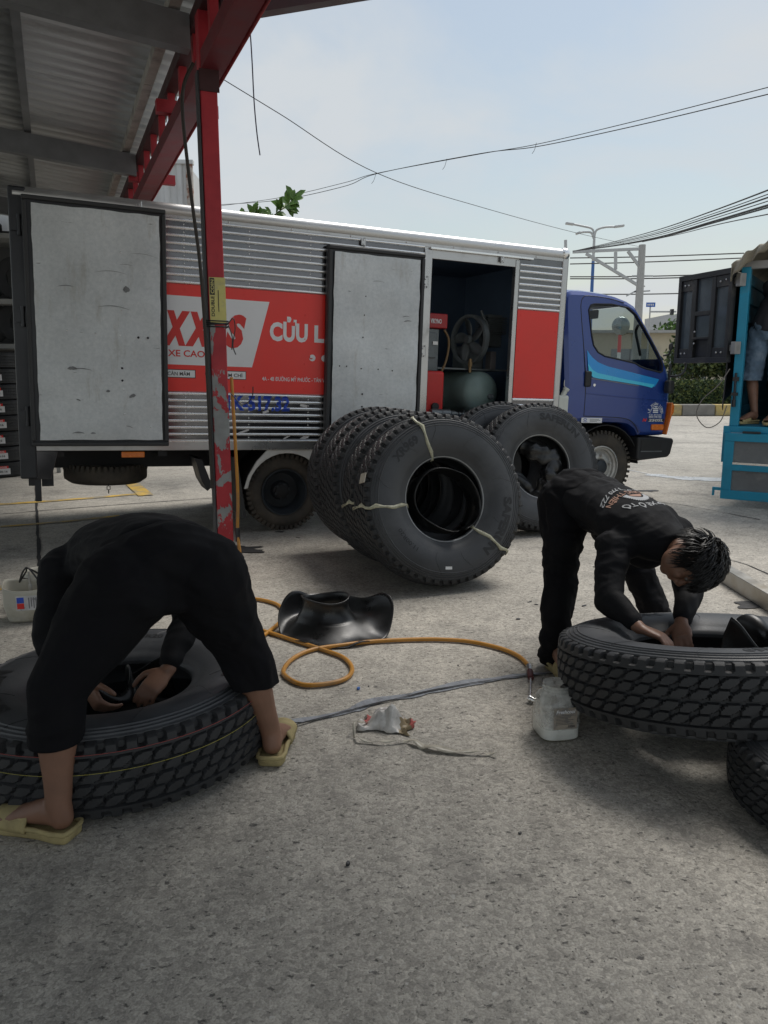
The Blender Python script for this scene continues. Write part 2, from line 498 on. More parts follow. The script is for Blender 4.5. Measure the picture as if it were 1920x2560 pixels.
M_yellow = P('yellow_line_paint', (.62, .40, .07), .75, 0, .2, 9, dirt=(.30, .27, .21), dscale=5, dlo=.42, dhi=.62)
M_tar = P('tar_joint', (.020, .020, .021), .7, 0, .3, 20)
M_seal = P('crack_sealant', (.24, .255, .28), .45, 0, .3, 14, bump=.5, bscale=50, dirt=(.06, .06, .062), dscale=9, dlo=.52, dhi=.66)
M_asph = P('road_surface', (.27, .26, .245), .85, 0, .15, .6)
M_wet = P('whitish_spill', (.50, .51, .52), .30, 0, .15, 6)

# ================================================================ ground
g = MB()
g.add([(-90, -25, 0), (140, -25, 0), (140, 190, 0), (-90, 190, 0)], [(0, 1, 2, 3)])
tag(g.build('ground', M_conc), kind='structure')

def strip_on_ground(name, pts, w, mat, z=.004, jitter=0., n=6):
    pts = catmull([Vector((p[0], p[1], 0)) for p in pts], n)
    vs, fs = [], []
    for i, p in enumerate(pts):
        t = (pts[min(i+1, len(pts)-1)] - pts[max(i-1, 0)]).normalized()
        nrm = Vector((-t.y, t.x, 0))
        ww = w[min(i * len(w) // len(pts), len(w)-1)] if isinstance(w, list) else w
        a = ww/2 * (1 + jitter * 2.2*noise.noise(Vector((p.x*7, p.y*7, z*900)))); b_ = ww/2 * (1 + jitter * 1.8*noise.noise(Vector((p.x*14, p.y*14, 5+z*900))))
        vs += [(p + nrm*a).to_tuple()[:2] + (z,), (p - nrm*b_).to_tuple()[:2] + (z,)]
        if i: fs.append((2*i-2, 2*i-1, 2*i+1, 2*i))
    m_ = MB(); m_.add(vs, fs)
    return tag(m_.build(name, mat), kind='structure')
# sealed crack across the yard
strip_on_ground('sealed_crack', [gp(640, 1838), gp(720, 1806), gp(800, 1795), gp(880, 1775), gp(960, 1750), gp(1040, 1740), gp(1120, 1716), gp(1200, 1705), gp(1290, 1690), gp(1400, 1682), gp(1560, 1655)],
                [.025, .035, .04, .055, .05, .06, .07, .05, .035, .03], M_seal, .004, .45, 12)
strip_on_ground('sealed_crack', [gp(660, 1838), gp(800, 1800), gp(960, 1758), gp(1120, 1722), gp(1300, 1694), gp(1400, 1686)], .008, M_tar, .008, .7, 24)
# slab joints
strip_on_ground('slab_joint', [gp(88, 1180), gp(93, 1300), gp(99, 1440), gp(103, 1600)], .022, M_tar, .004, .5, 16)
strip_on_ground('slab_joint', [gp(0, 1286), gp(300, 1262), gp(640, 1238)], .018, M_tar, .004, .4, 16)
strip_on_ground('slab_joint', [gp(1560, 1250), gp(1700, 1262), gp(1900, 1300)], .012, M_tar, .004, .6, 16)
strip_on_ground('slab_joint', [gp(1800, 1395), gp(1860, 1410), gp(1930, 1440)], .012, M_tar, .004, .6, 16)
# painted lines
strip_on_ground('painted_line', [gp(0, 1262), gp(200, 1248), gp(362, 1234)], .10, M_yellow, .006, .04)
strip_on_ground('painted_line', [gp(316, 1198), gp(365, 1240)], .16, M_yellow, .009, .03)
strip_on_ground('painted_line', [gp(0, 1318), gp(150, 1306), gp(300, 1290)], .07, M_yellow, .006, .1)
strip_on_ground('painted_line', [gp(-30, 1474), gp(22, 1470)], .10, M_yellow, .006, .03)
strip_on_ground('white_spill', [gp(1570, 1175), gp(1650, 1190), gp(1740, 1198), gp(1815, 1200)], [.03, .2, .34, .3], M_wet, .004, .35, 10)
def stain(pos, r, name='oil_stain', mat=None, z=.0045, n=26, sy=.6):
    pts = []
    ph = random.uniform(0, 9)
    for i in range(n):
        a = 2*math.pi*i/n
        k = r * (.55 + .75 * (noise.noise(Vector((math.cos(a)*1.6+ph, math.sin(a)*1.6, ph))) + .35))
        pts.append((pos[0] + math.cos(a)*k, pos[1] + math.sin(a)*k*sy, z))
    m_ = MB(); m_.add(pts, [tuple(range(n))])
    return tag(m_.build(name, mat or M_tar), kind='structure')
stain(gp(600, 1372), .20); stain(gp(625, 1378), .12, z=.0065)
stain(gp(540, 1362), .08)
for uv, r_ in (((1620, 1228), .12), ((460, 1318), .05), ((700, 1330), .05), ((1905, 1515), .14)): stain(gp(*uv), r_)
# road beyond, kerb with painted yellow and black blocks
rd = MB(); rd.add([(-90, 14.5, .004), (140, 14.5, .004), (140, 22.9, .004), (-90, 22.9, .004)], [(0, 1, 2, 3)])
tag(rd.build('road', M_conc), kind='structure')
md = MB(); md.box((-60, 23.75, .002), (120, 27.0, .22))
tag(md.build('planted_verge', P('soil', (.13, .10, .07), .9, 0, .3, 3)), kind='structure')
M_ky = P('kerb_yellow', (.50, .38, .14), .8, 0, .2, 5, dirt=(.22, .20, .16), dlo=.45, dhi=.7)
M_kb = P('kerb_grey', (.22, .21, .19), .85, 0, .2, 5)
kerb = tag(thing('kerb', (0, 0, 0)), kind='structure')
kb = MB(); kb.box((0, 23.35, .006), (.98, 23.75, .34))
kme = [None, None]
for i in range(34):
    o = kb.build('kerb_stone', (M_ky, M_kb)[i % 2], kerb, bevel=.03) if kme[i % 2] is None else copy_mesh_ob(kme[i % 2])
    if kme[i % 2] is None: kme[i % 2] = o
    o.location = (-2 + i, 0, 0)

# ================================================================ canopy (yard frame: x along the truck, y away along the eave)
PHI = .40
YARD = Matrix.Translation((-1.05, 4.96, 0)) @ Matrix.Rotation(PHI, 4, 'Z')
canopy = thing('canopy_roof', (0, 0, 0), label='grey corrugated metal canopy roof on a red and dark steel truss', cat='roof', mat4=YARD)
def zroof(x): return 3.62 - .10 * x
sh = MB()
def sheet_fn(x0, x1, wid, amp, pitch):
    n = int(wid / pitch * 16)
    def fn(u, v):
        y = u * wid
        x = x0 + (x1 - x0) * v
        return (x, y, amp * max(-1, min(1, 1.9*math.sin(2*math.pi*y/pitch))))
    return fn, n + 1
fn, nn = sheet_fn(0, -4.6, 1.0, .024, .197)
sh.sheet(fn, nn, 2)
first = None
for row in range(2):
    for k in range(22):
        if row == 1 and k > 20: continue
        y0 = -6.6 + k * .985
        if y0 > 8.6: continue
        if first is None:
            o = first = sh.build('roof_sheet', M_roof, canopy, smooth=35, solid=.002)
        else: o = copy_mesh_ob(first)
        o.location = (.16 - row * 4.5, y0, zroof(.16 - row*4.5) + (.012 if k % 2 else 0) + (.02 if row else 0))
        o.rotation_euler = (0, math.atan(.10), 0)
for i, x in enumerate((-1.03, -2.2, -3.4, -4.6, -5.8, -7.0, -8.2)):
    m_ = MB(); m_.box((x-.03, -6.6, zroof(x)-.125), (x+.03, 9.1, zroof(x)-.02))
    m_.build('purlin', M_purlin, canopy)
for i, y in enumerate((-6.5, -3.2, .28, 3.65, 7.0)):
    m_ = MB()
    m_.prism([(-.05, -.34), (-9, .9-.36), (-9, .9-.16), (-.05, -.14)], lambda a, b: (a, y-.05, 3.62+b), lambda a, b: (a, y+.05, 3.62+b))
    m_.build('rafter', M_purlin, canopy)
# eave truss
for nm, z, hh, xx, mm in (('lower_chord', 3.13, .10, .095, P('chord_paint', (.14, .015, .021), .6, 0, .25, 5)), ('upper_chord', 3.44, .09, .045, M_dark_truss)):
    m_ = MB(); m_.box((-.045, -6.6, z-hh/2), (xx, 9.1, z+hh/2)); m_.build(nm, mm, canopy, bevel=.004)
wb = MB(); wb.box((-.025, -.03, 3.18), (.025, .03, 3.395))
w0 = None
for i in range(28):
    y = -6.4 + i * .56
    if w0 is None: o = w0 = wb.build('truss_web', M_red_steel, canopy)
    else: o = copy_mesh_ob(w0)
    o.location = (0, y, 0)
fs_ = MB()
n_ = 0
def fascia(u, v):
    y = -6.5 + 15.5 * u
    return (.11 + .0*math.sin(y*2*math.pi/.12), y, 3.07 + (.17 if v else 0))
fs_.sheet(fascia, 1030, 2)
fs_.build('fascia_strip', P('fascia_red', (.42, .05, .055), .55, 0, .2, 4), canopy, smooth=60, solid=.002)
st0 = MB(); st0.box((-.12, -.04, 3.24), (.34, .04, 3.33))
s0 = None
for y in (-5.6, -3.2, -.9, 1.4, 3.7, 6.0):
    if s0 is None: o = s0 = st0.build('outrigger', M_red_steel, canopy)
    else: o = copy_mesh_ob(s0)
    o.location = (0, y, 0)
M_pale = P('weathered_pale_trim', (.44, .43, .39), .7, 0, .25, 5, dirt=(.14, .13, .12), dlo=.5, dhi=.7)
for k in range(14):
    y0 = -5.0 + k * .95
    m_ = MB(); m_.box((-.17, y0, 3.505), (-.10, y0+.93, 3.575 + .006*(k % 2)))
    m_.build('trim_board', M_pale, canopy)
# second roof rising to the right over the workshop mouth
roof2 = thing('workshop_roof', (0, 0, 0), label='dark corrugated roof rising over the workshop mouth with pale edge trim', cat='roof', mat4=YARD)
s2 = MB(); fn, nn = sheet_fn(0, 2.5, 1.0, .024, .197); s2.sheet(fn, nn, 2)
f2 = None
for k in range(6):
    if f2 is None: o = f2 = s2.build('roof_sheet', M_roof, roof2, smooth=50, solid=.002)
    else: o = copy_mesh_ob(f2)
    o.location = (.06, -6.9 + k*.975, 3.66 + (.012 if k % 2 else 0)); o.rotation_euler = (0, -math.atan(.30), 0)
for x in (.5, 1.5, 2.4):
    m_ = MB(); z = 3.66 + .30*x; m_.box((x-.03, -6.9, z-.15), (x+.03, -.18, z-.03)); m_.build('purlin', M_purlin, roof2)
for y in (-.17, -3.5, -6.8):
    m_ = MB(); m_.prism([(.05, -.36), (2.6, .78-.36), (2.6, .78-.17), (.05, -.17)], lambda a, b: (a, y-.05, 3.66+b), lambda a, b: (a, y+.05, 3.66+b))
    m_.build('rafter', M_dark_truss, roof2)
m_ = MB(); m_.prism([(.05, -.05), (2.6, .73), (2.6, .85), (.05, .07)], lambda a, b: (a, -.112, 3.66+b), lambda a, b: (a, -.088, 3.66+b))
m_.build('edge_trim', M_pale, roof2)

# ---------------------------------------------------------------- post
post = thing('steel_post', (0, 0, 0), label='red square steel post with paint peeling to grey primer', cat='post', mat4=YARD)
m_ = MB(); m_.box((-.052, -.05, .008), (.048, .05, 3.40)); m_.build('post_tube', M_peel, post, bevel=.006)
m_ = MB(); m_.box((-.066, -.04, .0), (-.0555, .04, 3.075)); m_.build('side_channel', P('post_side_grey', (.075, .075, .08), .6, .3, .2, 6), post, bevel=.002)
m_ = MB(); m_.box((-.10, -.09, 0), (.10, .09, .008)); m_.build('base_plate', M_chassis, post)
m_ = MB(); m_.box((-.058, -.060, 2.96), (.058, -.051, 3.08)); m_.build('gusset', M_dark_truss, post)
M_stick = P('yellow_sticker', (.62, .56, .20), .6, 0, .15, 9, dirt=(.42, .40, .26), dscale=8, dlo=.5, dhi=.7)
m_ = MB()
def stk(u, v): return (-.048 + .10*u, -.0525 - .002*abs(math.sin(v*9+u*3)), 1.63 + .275*v)
m_.sheet(stk, 8, 16); o = m_.build('sticker', M_stick, post, smooth=180)
m_ = MB(); m_.box((-.044, -.0575, 1.80), (-.016, -.0555, 1.90)); m_.build('sticker_band', M_blackp, o)
lettering('sticker_lettering', 'COIN', lambda a, b: Vector((-.020 - b, -.0590, 1.808 + a)), M_stick, o, .019, .082, .02)
lettering('sticker_lettering', 'DOUBLE', lambda a, b: Vector((-.020 - b, -.0575, 1.672 + a)), M_blackp, o, .019, .12, .02)
m_ = MB(); m_.box((.004, -.0575, 1.70), (.008, -.0568, 1.83)); m_.build('sticker_line', M_blackp, o)
for q in range(4):
    z = 1.61 + q*.012; tw = MB()
    tw.tube([(-.075, -.058, z), (.062, -.058, z+.01*math.sin(q*2)), (.062, .056, z-.006), (-.075, .056, z+.004)], .004, 6, closed=True)
    tw.build('tie_wire', M_blackpl, post, smooth=60)
for w_ in ([(.06, -.058, 1.63), (.09, -.075, 1.66), (.10, -.07, 1.60), (.085, -.06, 1.50), (.10, -.065, 1.44)], [(.06, -.058, 1.62), (.08, -.07, 1.55), (.075, -.07, 1.47)], [(.06, -.058, 1.20), (.13, -.075, 1.13), (.19, -.08, 1.17), (.20, -.08, 1.24)]):
    tw = MB(); tw.tube(catmull(w_), .0035, 5); tw.build('wire_end', M_blackpl, post, smooth=60)
# cable hanging from the truss to the post
cab_ = MB()
cab_.tube(catmull([(-.09, -.06, 3.10), (-.16, -.05, 2.9), (-.135, -.055, 2.4), (-.10, -.06, 2.0), (-.085, -.062, 1.6), (-.082, -.062, 1.2), (-.08, -.06, .6)], 8), .0105, 8)
tag(cab_.build('power_cable', P('cable_brown', (.035, .028, .022), .6, 0, .2, 8), smooth=60), 'dark brown cable running down beside the red post', 'cable').matrix_world = YARD
cab_ = MB()
cp = [atY(614, 36, 4.6), atY(624, 70, 4.6), atY(630, 150, 4.6), atY(635, 250, 4.6), atY(642, 330, 4.6), atY(650, 388, 4.6)]
cab_.tube(catmull(cp, 8), .0035, 6)
tag(cab_.build('dangling_wire', P('wire_violet', (.03, .025, .06), .6), smooth=60), 'loose thin wire dangling from the roof edge against the sky', 'wire')
# ================================================================ box truck (local: x forward, y away from camera, z up; near wall at y = 0)
DE = .035
TRK = Matrix.Translation((-2.655, 5.598, 0)) @ Matrix.Rotation(PHI, 4, 'Z') @ Matrix.Rotation(DE, 4, 'Y')
truck = thing('box_truck', (0, 0, 0), label='box truck with stainless ribbed body, red advert panels and dark blue cab', cat='truck', mat4=TRK)
BW = 1.86
def tbox(name, lo, hi, mat, parent=truck, bevel=0., **k):
    m_ = MB(); m_.box(lo, hi); return m_.build(name, mat, parent, bevel=bevel, **k)
# shell
tbox('cargo_floor', (.0, .045, .775), (4.60, BW-.045, .86), M_chassis)
tbox('floor_rail', (.06, -.012, .765), (4.62, .045, .855), M_steel, bevel=.004)
tbox('far_wall', (.0, BW-.04, .775), (4.62, BW, 2.55), M_dim)
tbox('front_wall', (4.585, .042, .80), (4.625, BW-.041, 2.5445), M_dim)
tbox('cargo_roof', (.0, .02, 2.545), (4.62, BW-.02, 2.585), M_steel)
tbox('side_wall', (.02, .002, .856), (3.172, .040, 2.50), M_wall)
tbox('side_wall', (4.13, .002, .856), (4.588, .040, 2.50), M_wall)
tbox('wall_lining', (.03, .0405, .862), (3.17, .046, 2.50), M_dim)
M_lin = P('lining_haze_blue', (.11, .165, .25), .7, 0, .15, 3)  # bluish haze of the dim interior is put into the lining colour
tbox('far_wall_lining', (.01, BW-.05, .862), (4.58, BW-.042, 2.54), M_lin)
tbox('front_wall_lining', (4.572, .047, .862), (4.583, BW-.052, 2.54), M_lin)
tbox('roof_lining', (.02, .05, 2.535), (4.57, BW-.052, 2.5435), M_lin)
tbox('door_header', (3.175, .0, 2.405), (4.128, .042, 2.50), M_steel, bevel=.003)
tbox('upper_band', (.0, -.006, 2.497), (4.60, .03, 2.53), M_steel)
# rounded bright top rail
m_ = MB()
prof = [(-.012, 2.525), (-.022, 2.54), (-.024, 2.56), (-.018, 2.585), (.0, 2.605), (.03, 2.612), (.07, 2.606), (.07, 2.586), (.02, 2.58), (.0, 2.55), (.0, 2.525)]
m_.prism(prof, lambda a, b: (0.0, a, b), lambda a, b: (4.63, a, b)); m_.build('top_rail', P('rail_aluminium', (.62, .62, .61), .42, .85, .08, 5), truck, smooth=50)
tbox('rain_channel', (3.22, -.03, 2.478), (4.26, -.008, 2.496), M_strip, bevel=.003)
m_ = MB()
for x in (.35, .9, 1.5, 2.0, 2.5, 3.0, 3.45, 3.9, 4.3): m_.sphere((x, -.008, 2.513), .008, 8, 5)
tag(m_.build('rail_rivets', M_strip, truck, smooth=180), kind='stuff')
# corner posts
tbox('front_corner_post', (4.588, -.012, .79), (4.66, .05, 2.545), M_steel, bevel=.015, seg=3)
m_ = MB(); m_.sphere((4.615, .02, 2.565), .058, 16, 10); m_.build('corner_cap', M_strip, truck, smooth=180)
tbox('door_jamb', (3.172, -.014, .86), (3.247, .05, 2.475), M_steel, bevel=.005)
tbox('door_jamb', (4.088, -.006, .86), (4.132, .05, 2.47), M_steel, bevel=.005)
tbox('rear_corner_post', (-.03, -.022, .56), (.085, .06, 2.60), M_dkst, bevel=.012)
# ribs: polished half-round strips
def rib_mesh(L):
    m_ = MB()
    prof = [(.0, -.013), (-.010, -.011), (-.016, -.004), (-.016, .004), (-.010, .011), (.0, .013)]
    m_.prism(prof, lambda a, b: (0, a, b), lambda a, b: (L, a, b))
    return m_
def ribs(x0, x1, zs):
    f = None
    for z in zs:
        if f is None: o = f = rib_mesh(x1 - x0).build('rib_strip', M_strip, truck, smooth=60)
        else: o = copy_mesh_ob(f)
        o.location = (x0, .002, z)
ribs(1.0, 3.17, [2.494, 2.438, 2.382, 2.326, 2.270, 2.213, 2.156, 2.099, 2.044])
ribs(1.0, 3.17, [1.206, 1.155, 1.103, 1.050, .997, .944, .891, .838])
ribs(4.133, 4.587, [2.431, 2.375, 2.317, 2.261, 2.206, 2.151, 2.100, 2.051])
ribs(4.133, 4.587, [1.226, 1.172, 1.118, 1.064, 1.010, .956, .902])
rv = MB()
for x in (1.16, 1.66, 2.16):
    for z in (2.466, 2.41, 2.354, 2.298, 2.241, 2.184, 2.127, 2.072, 1.18, 1.128, 1.076, 1.023, .97, .917, .866): 
        if int(z*1000) % 2 == 0 or x < 1.3: rv.sphere((x, .001, z), .0065, 7, 5)
tag(rv.build('wall_rivets', M_strip, truck, smooth=180), kind='stuff')
# film-covered patch of torn transparent tape scraps
M_tape = P('tape_scrap', (.62, .61, .60), .35, 0, .1, 12)
for (x, z, w, h, a) in ((1.80, 1.075, .05, .018, .3), (1.62, .915, .09, .014, .35), (2.13, .865, .10, .03, .6), (2.12, 1.13, .06, .02, -.2), (1.98, .87, .07, .012, .5)):
    m_ = MB(); M4 = Matrix.Translation((x, -.0005, z)) @ Matrix.Rotation(-a, 4, 'Y'); m_.box((-w/2, -.001, -h/2), (w/2, .0005, h/2), M4)
    m_.build('tape_scrap', M_tape, truck)
# advert panel
PY = -.006
tbox('advert_panel', (.95, PY, 1.224), (3.17, .002, 2.030), M_red, bevel=.001)
tbox('advert_panel', (4.136, PY, 1.240), (4.586, .002, 2.036), M_red, bevel=.001)
pn = MB(); pv = MB()
for x in (1.16, 1.62, 2.12, 4.17, 4.56):
    for z in (1.27, 1.47, 1.67, 1.86, 1.99): (pn if x < 1.7 and 1.43 < z < 1.94 else pv).sphere((x, PY, z), .0055, 7, 5)
tag(pv.build('panel_rivets', M_red, truck, smooth=180), kind='stuff')
tag(pn.build('panel_rivets', M_white, truck, smooth=180), kind='stuff')
def flat(name, poly, y, mat, parent=truck):
    m_ = MB(); m_.add([(a, y, b) for a, b in poly], [tuple(range(len(poly)))]); return m_.build(name, mat, parent, fix=False)
flat('advert_white_field', [(.95, 1.427), (1.683, 1.427), (1.822, 1.944), (.95, 1.944)], PY-.0015, M_white)
def tfn(x0, z0, y): return lambda a, b: Vector((x0 + a, y, z0 + b))
for ch_, x_, w_ in (('X', .985, .215), ('X', 1.160, .215), ('I', 1.385, .095), ('S', 1.468, .168)):
    lettering('brand_lettering', ch_, tfn(x_, 1.593, PY-.003), M_ltred, truck, .215, w_, .075 if ch_ == 'X' else .065, .25)
lettering('tagline_lettering', 'XE CAO CẤP', tfn(1.478, 1.490, PY-.003), M_ltred, truck, .047, .448, .02, 0, 'RIGHT')
lettering('service_lettering', 'CỬU', tfn(1.826, 1.652, PY-.002), M_white, truck, .130, .318, .045)
lettering('service_lettering', 'L', tfn(2.200, 1.655, PY-.002), M_white, truck, .122, .085, .045)
lettering('address_lettering', '4A - 4B ĐƯỜNG MỸ PHƯỚC - TÂN VẠN', tfn(1.766, 1.326, PY-.002), M_white, truck, .030, .575, .008)
def disc(x, z, r, y, mat, name, n=24):
    return flat(name, [(x + r*math.cos(2*math.pi*i/n), z + r*math.sin(2*math.pi*i/n)) for i in range(n)], y, mat)
disc(2.186, 1.522, .027, PY-.002, M_white, 'phone_badge')
m_ = MB(); m_.tube([(2.176 + .014*math.cos(a), PY-.003, 1.530 + .016*math.sin(a)) for a in (2.6, 3.1, 3.6, 4.1, 4.6, 5.1, 5.5)], .004, 6); m_.build('phone_icon', M_ltred, truck)
disc(2.290, 1.522, .027, PY-.002, M_white, 'phone_badge')
flat('service_badge', [(.96, 1.327), (1.238, 1.327), (1.238, 1.391), (.96, 1.391)], PY-.0015, M_blackp)
flat('service_badge', [(.96, 1.332), (1.233, 1.332), (1.233, 1.386), (.96, 1.386)], PY-.0025, M_white)
lettering('badge_lettering', 'CÂN MÂM', tfn(1.026, 1.345, PY-.004), M_blackp, truck, .026, .168, .008)
flat('service_badge', [(1.36, 1.327), (1.636, 1.327), (1.636, 1.394), (1.36, 1.394)], PY-.0015, M_blackp)
flat('service_badge', [(1.36, 1.332), (1.631, 1.332), (1.631, 1.389), (1.36, 1.389)], PY-.0025, M_white)
lettering('badge_lettering', 'BẤM CHÌ', tfn(1.440, 1.346, PY-.004), M_blackp, truck, .026, .165, .008)
disc(1.352, 1.366, .040, PY-.003, M_blackp, 'badge_disc'); disc(1.352, 1.366, .036, PY-.0035, M_white, 'badge_disc')
disc(1.340, 1.352, .010, PY-.004, M_blackp, 'badge_disc'); disc(1.366, 1.352, .010, PY-.004, M_blackp, 'badge_disc')
pl_me = text_mesh('61K-517.32', .108, .598, .04)
bm = bmesh.new(); bm.from_mesh(pl_me)
for zc_ in (1.206, 1.155, 1.103, 1.050):
    for dz in (-.0135, -.011, -.004, .004, .011, .0135):
        bmesh.ops.bisect_plane(bm, geom=bm.verts[:]+bm.edges[:]+bm.faces[:], plane_co=(0, zc_+dz-1.088, 0), plane_no=(0, 1, 0))
for v in bm.verts:
    z = v.co.y + 1.088; d_ = min(abs(z-q) for q in (1.206, 1.155, 1.103, 1.050))
    yy = 0. if d_ > .0132 else (-.010*(.0135-d_)/.0025 if d_ > .011 else (-.010 - .006*(.011-d_)/.007 if d_ > .004 else -.016))
    v.co = Vector((1.40 + v.co.x, yy + .0005, z))
bm.to_mesh(pl_me); bm.free()
finish('plate_lettering', pl_me, M_bluep, truck)

# ---- folded-back doors with galvanised inner face
def folded_door(x0, x1, z0, z1, y1, sheet_in, hinge_side):
    t = .05
    d = MB()
    d.box((x0, y1-t, z0), (x1, y1, z1))
    door = d.build('folded_door', M_dkst, truck, bevel=.006)
    # rubber gasket ring
    gk = MB(); w = .036; y = y1 - t
    for lo, hi in (((x0, z0), (x1, z0+w)), ((x0, z1-w), (x1, z1)), ((x0, z0+w), (x0+w, z1-w)), ((x1-w, z0+w), (x1, z1-w))):
        gk.box((lo[0]+.003, y-.024, lo[1]+.003), (hi[0]-.003, y+.002, hi[1]-.003))
    gk.build('door_gasket', M_gasket, door, bevel=.008, seg=3)
    # slightly wavy sheet
    sx0, sx1, sz0, sz1 = x0+w+sheet_in, x1-w-sheet_in*.6, z0+w+.012, z1-w-.018
    sm = MB()
    def f(u, v):
        x = sx0 + (sx1-sx0)*u; z = sz0 + (sz1-sz0)*v
        e = min(u, 1-u, v, 1-v)
        wob = .004*noise.noise(Vector((x*5, z*5, x0)))
        rag = .006*noise.noise(Vector((x*9, z*9, 4)))*(1 if e < .001 else 0)
        return (x+rag, y - .020 + wob*2 + (.003 if e < .001 else 0), z+rag)
    sm.sheet(f, 26, 48)
    sm.build('inner_sheet', M_galv, door, smooth=180)
    s2 = MB(); s2.box((sx0+.02, y-.008, sz0+.02), (sx1-.02, y-.002, sz1-.02)); s2.build('door_core', M_dkst, door)
    return door, (sx0, sx1, sz0, sz1, y)
d1, a1 = folded_door(.055, 1.020, .805, 2.540, -.030, .024, 'rear')
d2, a2 = folded_door(2.285, 3.150, .815, 2.422, -.016, .016, 'front')
def screw(door, a, pts, mat=M_strip, r=.006):
    m_ = MB()
    for u, v in pts: m_.sphere((a[0]+(a[1]-a[0])*u, a[4]-.021, a[2]+(a[3]-a[2])*v), r, 8, 5)
    tag(m_.build('screw_heads', mat, door, smooth=180), kind='stuff')
screw(d1, a1, [(.68, .83), (.68, .71), (.68, .58), (.66, .47), (.24, .48), (.46, .475), (.68, .35), (.68, .23), (.68, .12), (.9, .06)])
screw(d1, a1, [(.81, .465), (.89, .465), (.67, .325), (.67, .27)], M_blackpl, .009)
screw(d2, a2, [(.08, .40), (.16, .40), (.33, .39), (.36, .78), (.35, .68), (.34, .56), (.53, .39), (.70, .385)], M_blackpl, .006)
screw(d2, a2, [(.35, .25), (.35, .18), (.35, .11)], M_blackpl, .008)
M_scuff = P('black_scuff', (.22, .225, .23), .7, 0, .3, 30)
def scuffs(door, a, L):
    for (u, v, w, h, r) in L:
        x, z = a[0]+(a[1]-a[0])*u, a[2]+(a[3]-a[2])*v
        m_ = MB(); n = 9; vs = []
        for i in range(n):
            t = i/(n-1); hh = h*math.sin(math.pi*t)**.6*(.6+.4*random.random())
            xx = x + w*(t-.5); zz = z + r*w*(t-.5) + .08*w*math.sin(math.pi*t)
            vs += [(xx, a[4]-.0262, zz-hh/2), (xx, a[4]-.0262, zz+hh/2)]
        m_.add(vs, [(2*i, 2*i+2, 2*i+3, 2*i+1) for i in range(n-1)])
        m_.build('scuff_mark', M_scuff, door)
scuffs(d1, a1, [(.24, .665, .12, .008, .05), (.62, .585, .24, .006, -.05), (.27, .315, .07, .03, 0), (.34, .31, .16, .008, 0), (.55, .22, .03, .02, 0), (.31, .178, .03, .014, -.4), (.75, .20, .05, .03, .3), (.72, .67, .05, .05, 0), (.72, .775, .10, .004, 0), (.86, .82, .22, .003, -.05), (.72, .06, .05, .008, -.3), (.30, .03, .09, .012, 0), (.42, .03, .04, .012, 0), (.60, .735, .24, .005, 0)])
scuffs(d2, a2, [(.86, .66, .08, .012, .1), (.84, .685, .07, .008, .1), (.5, .86, .12, .004, 0)])
# hinges / latches
def latch(x, z, y=-.03, s=1.):
    m_ = MB()
    m_.box((x-.022*s, y-.022, z-.035*s), (x+.022*s, y, z+.035*s)); m_.cyl((x+.026*s, y-.014, z-.05*s), (x+.026*s, y-.014, z+.05*s), .009*s, n=10)
    m_.sphere((x, y-.024, z+.022*s), .008*s, 8, 6); m_.sphere((x, y-.024, z-.022*s), .008*s, 8, 6)
    m_.build('hinge', M_steel, truck, smooth=40)
latch(3.165, 2.20); latch(3.165, 1.62); latch(3.168, .92)
latch(.83, 2.545, -.028, .8); latch(2.60, 2.475, -.01, .7); latch(3.93, 2.455, -.01, .6)
for z in (2.34, 1.72, 1.02):
    m_ = MB(); m_.cyl((.035, -.045, z-.07), (.035, -.045, z+.07), .016, n=12); m_.box((-.02, -.05, z-.04), (.09, -.032, z+.04)); m_.build('hinge', M_dkst, truck, smooth=40)

# ---- under body
tbox('chassis_rail', (.10, .55, .575), (5.7, .63, .755), M_chassis)
tbox('chassis_rail', (.10, 1.23, .575), (5.7, 1.31, .755), M_chassis)
for i, x in enumerate((.2, .95, 1.35, 2.6, 3.3, 4.0, 4.6)):
    tbox('cross_member', (x, .03, .715), (x+.07, BW-.03, .775), M_chassis)
m_ = MB(); m_.prism([(.065, .765), (.232, .765), (.175, .556), (.062, .556)], lambda a, b: (a, -.012, b), lambda a, b: (a, .02, b)); m_.build('rear_bracket', M_wall, truck, bevel=.003)  # shade on this bracket is put in by the darker stainless colour
tbox('bumper_drop', (.065, .02, .385), (.105, .07, .57), M_dkst)
tbox('bumper_drop', (.105, .30, .46), (.19, .36, .62), M_dkst)
tbox('rear_bumper', (.02, .05, .50), (.07, BW-.05, .60), M_dkst)
m_ = MB(); m_.box((.675, -.018, .712), (.845, .0, .757)); m_.build('marker_lamp', M_orange, truck, bevel=.006)
# mud flaps
m_ = MB(); m_.prism([(1.245, .69), (1.30, .68), (1.385, .46), (1.345, .42), (1.30, .50)], lambda a, b: (a, .10, b), lambda a, b: (a, .40, b)); m_.build('mud_flap', M_blackpl, truck)
m_ = MB(); m_.prism([(1.545, .70), (1.575, .70), (1.655, .20), (1.632, .19)], lambda a, b: (a, .05, b), lambda a, b: (a, .52, b)); m_.build('mud_flap', P('mudflap_grey', (.055, .055, .055), .7, 0, .2, 6), truck)
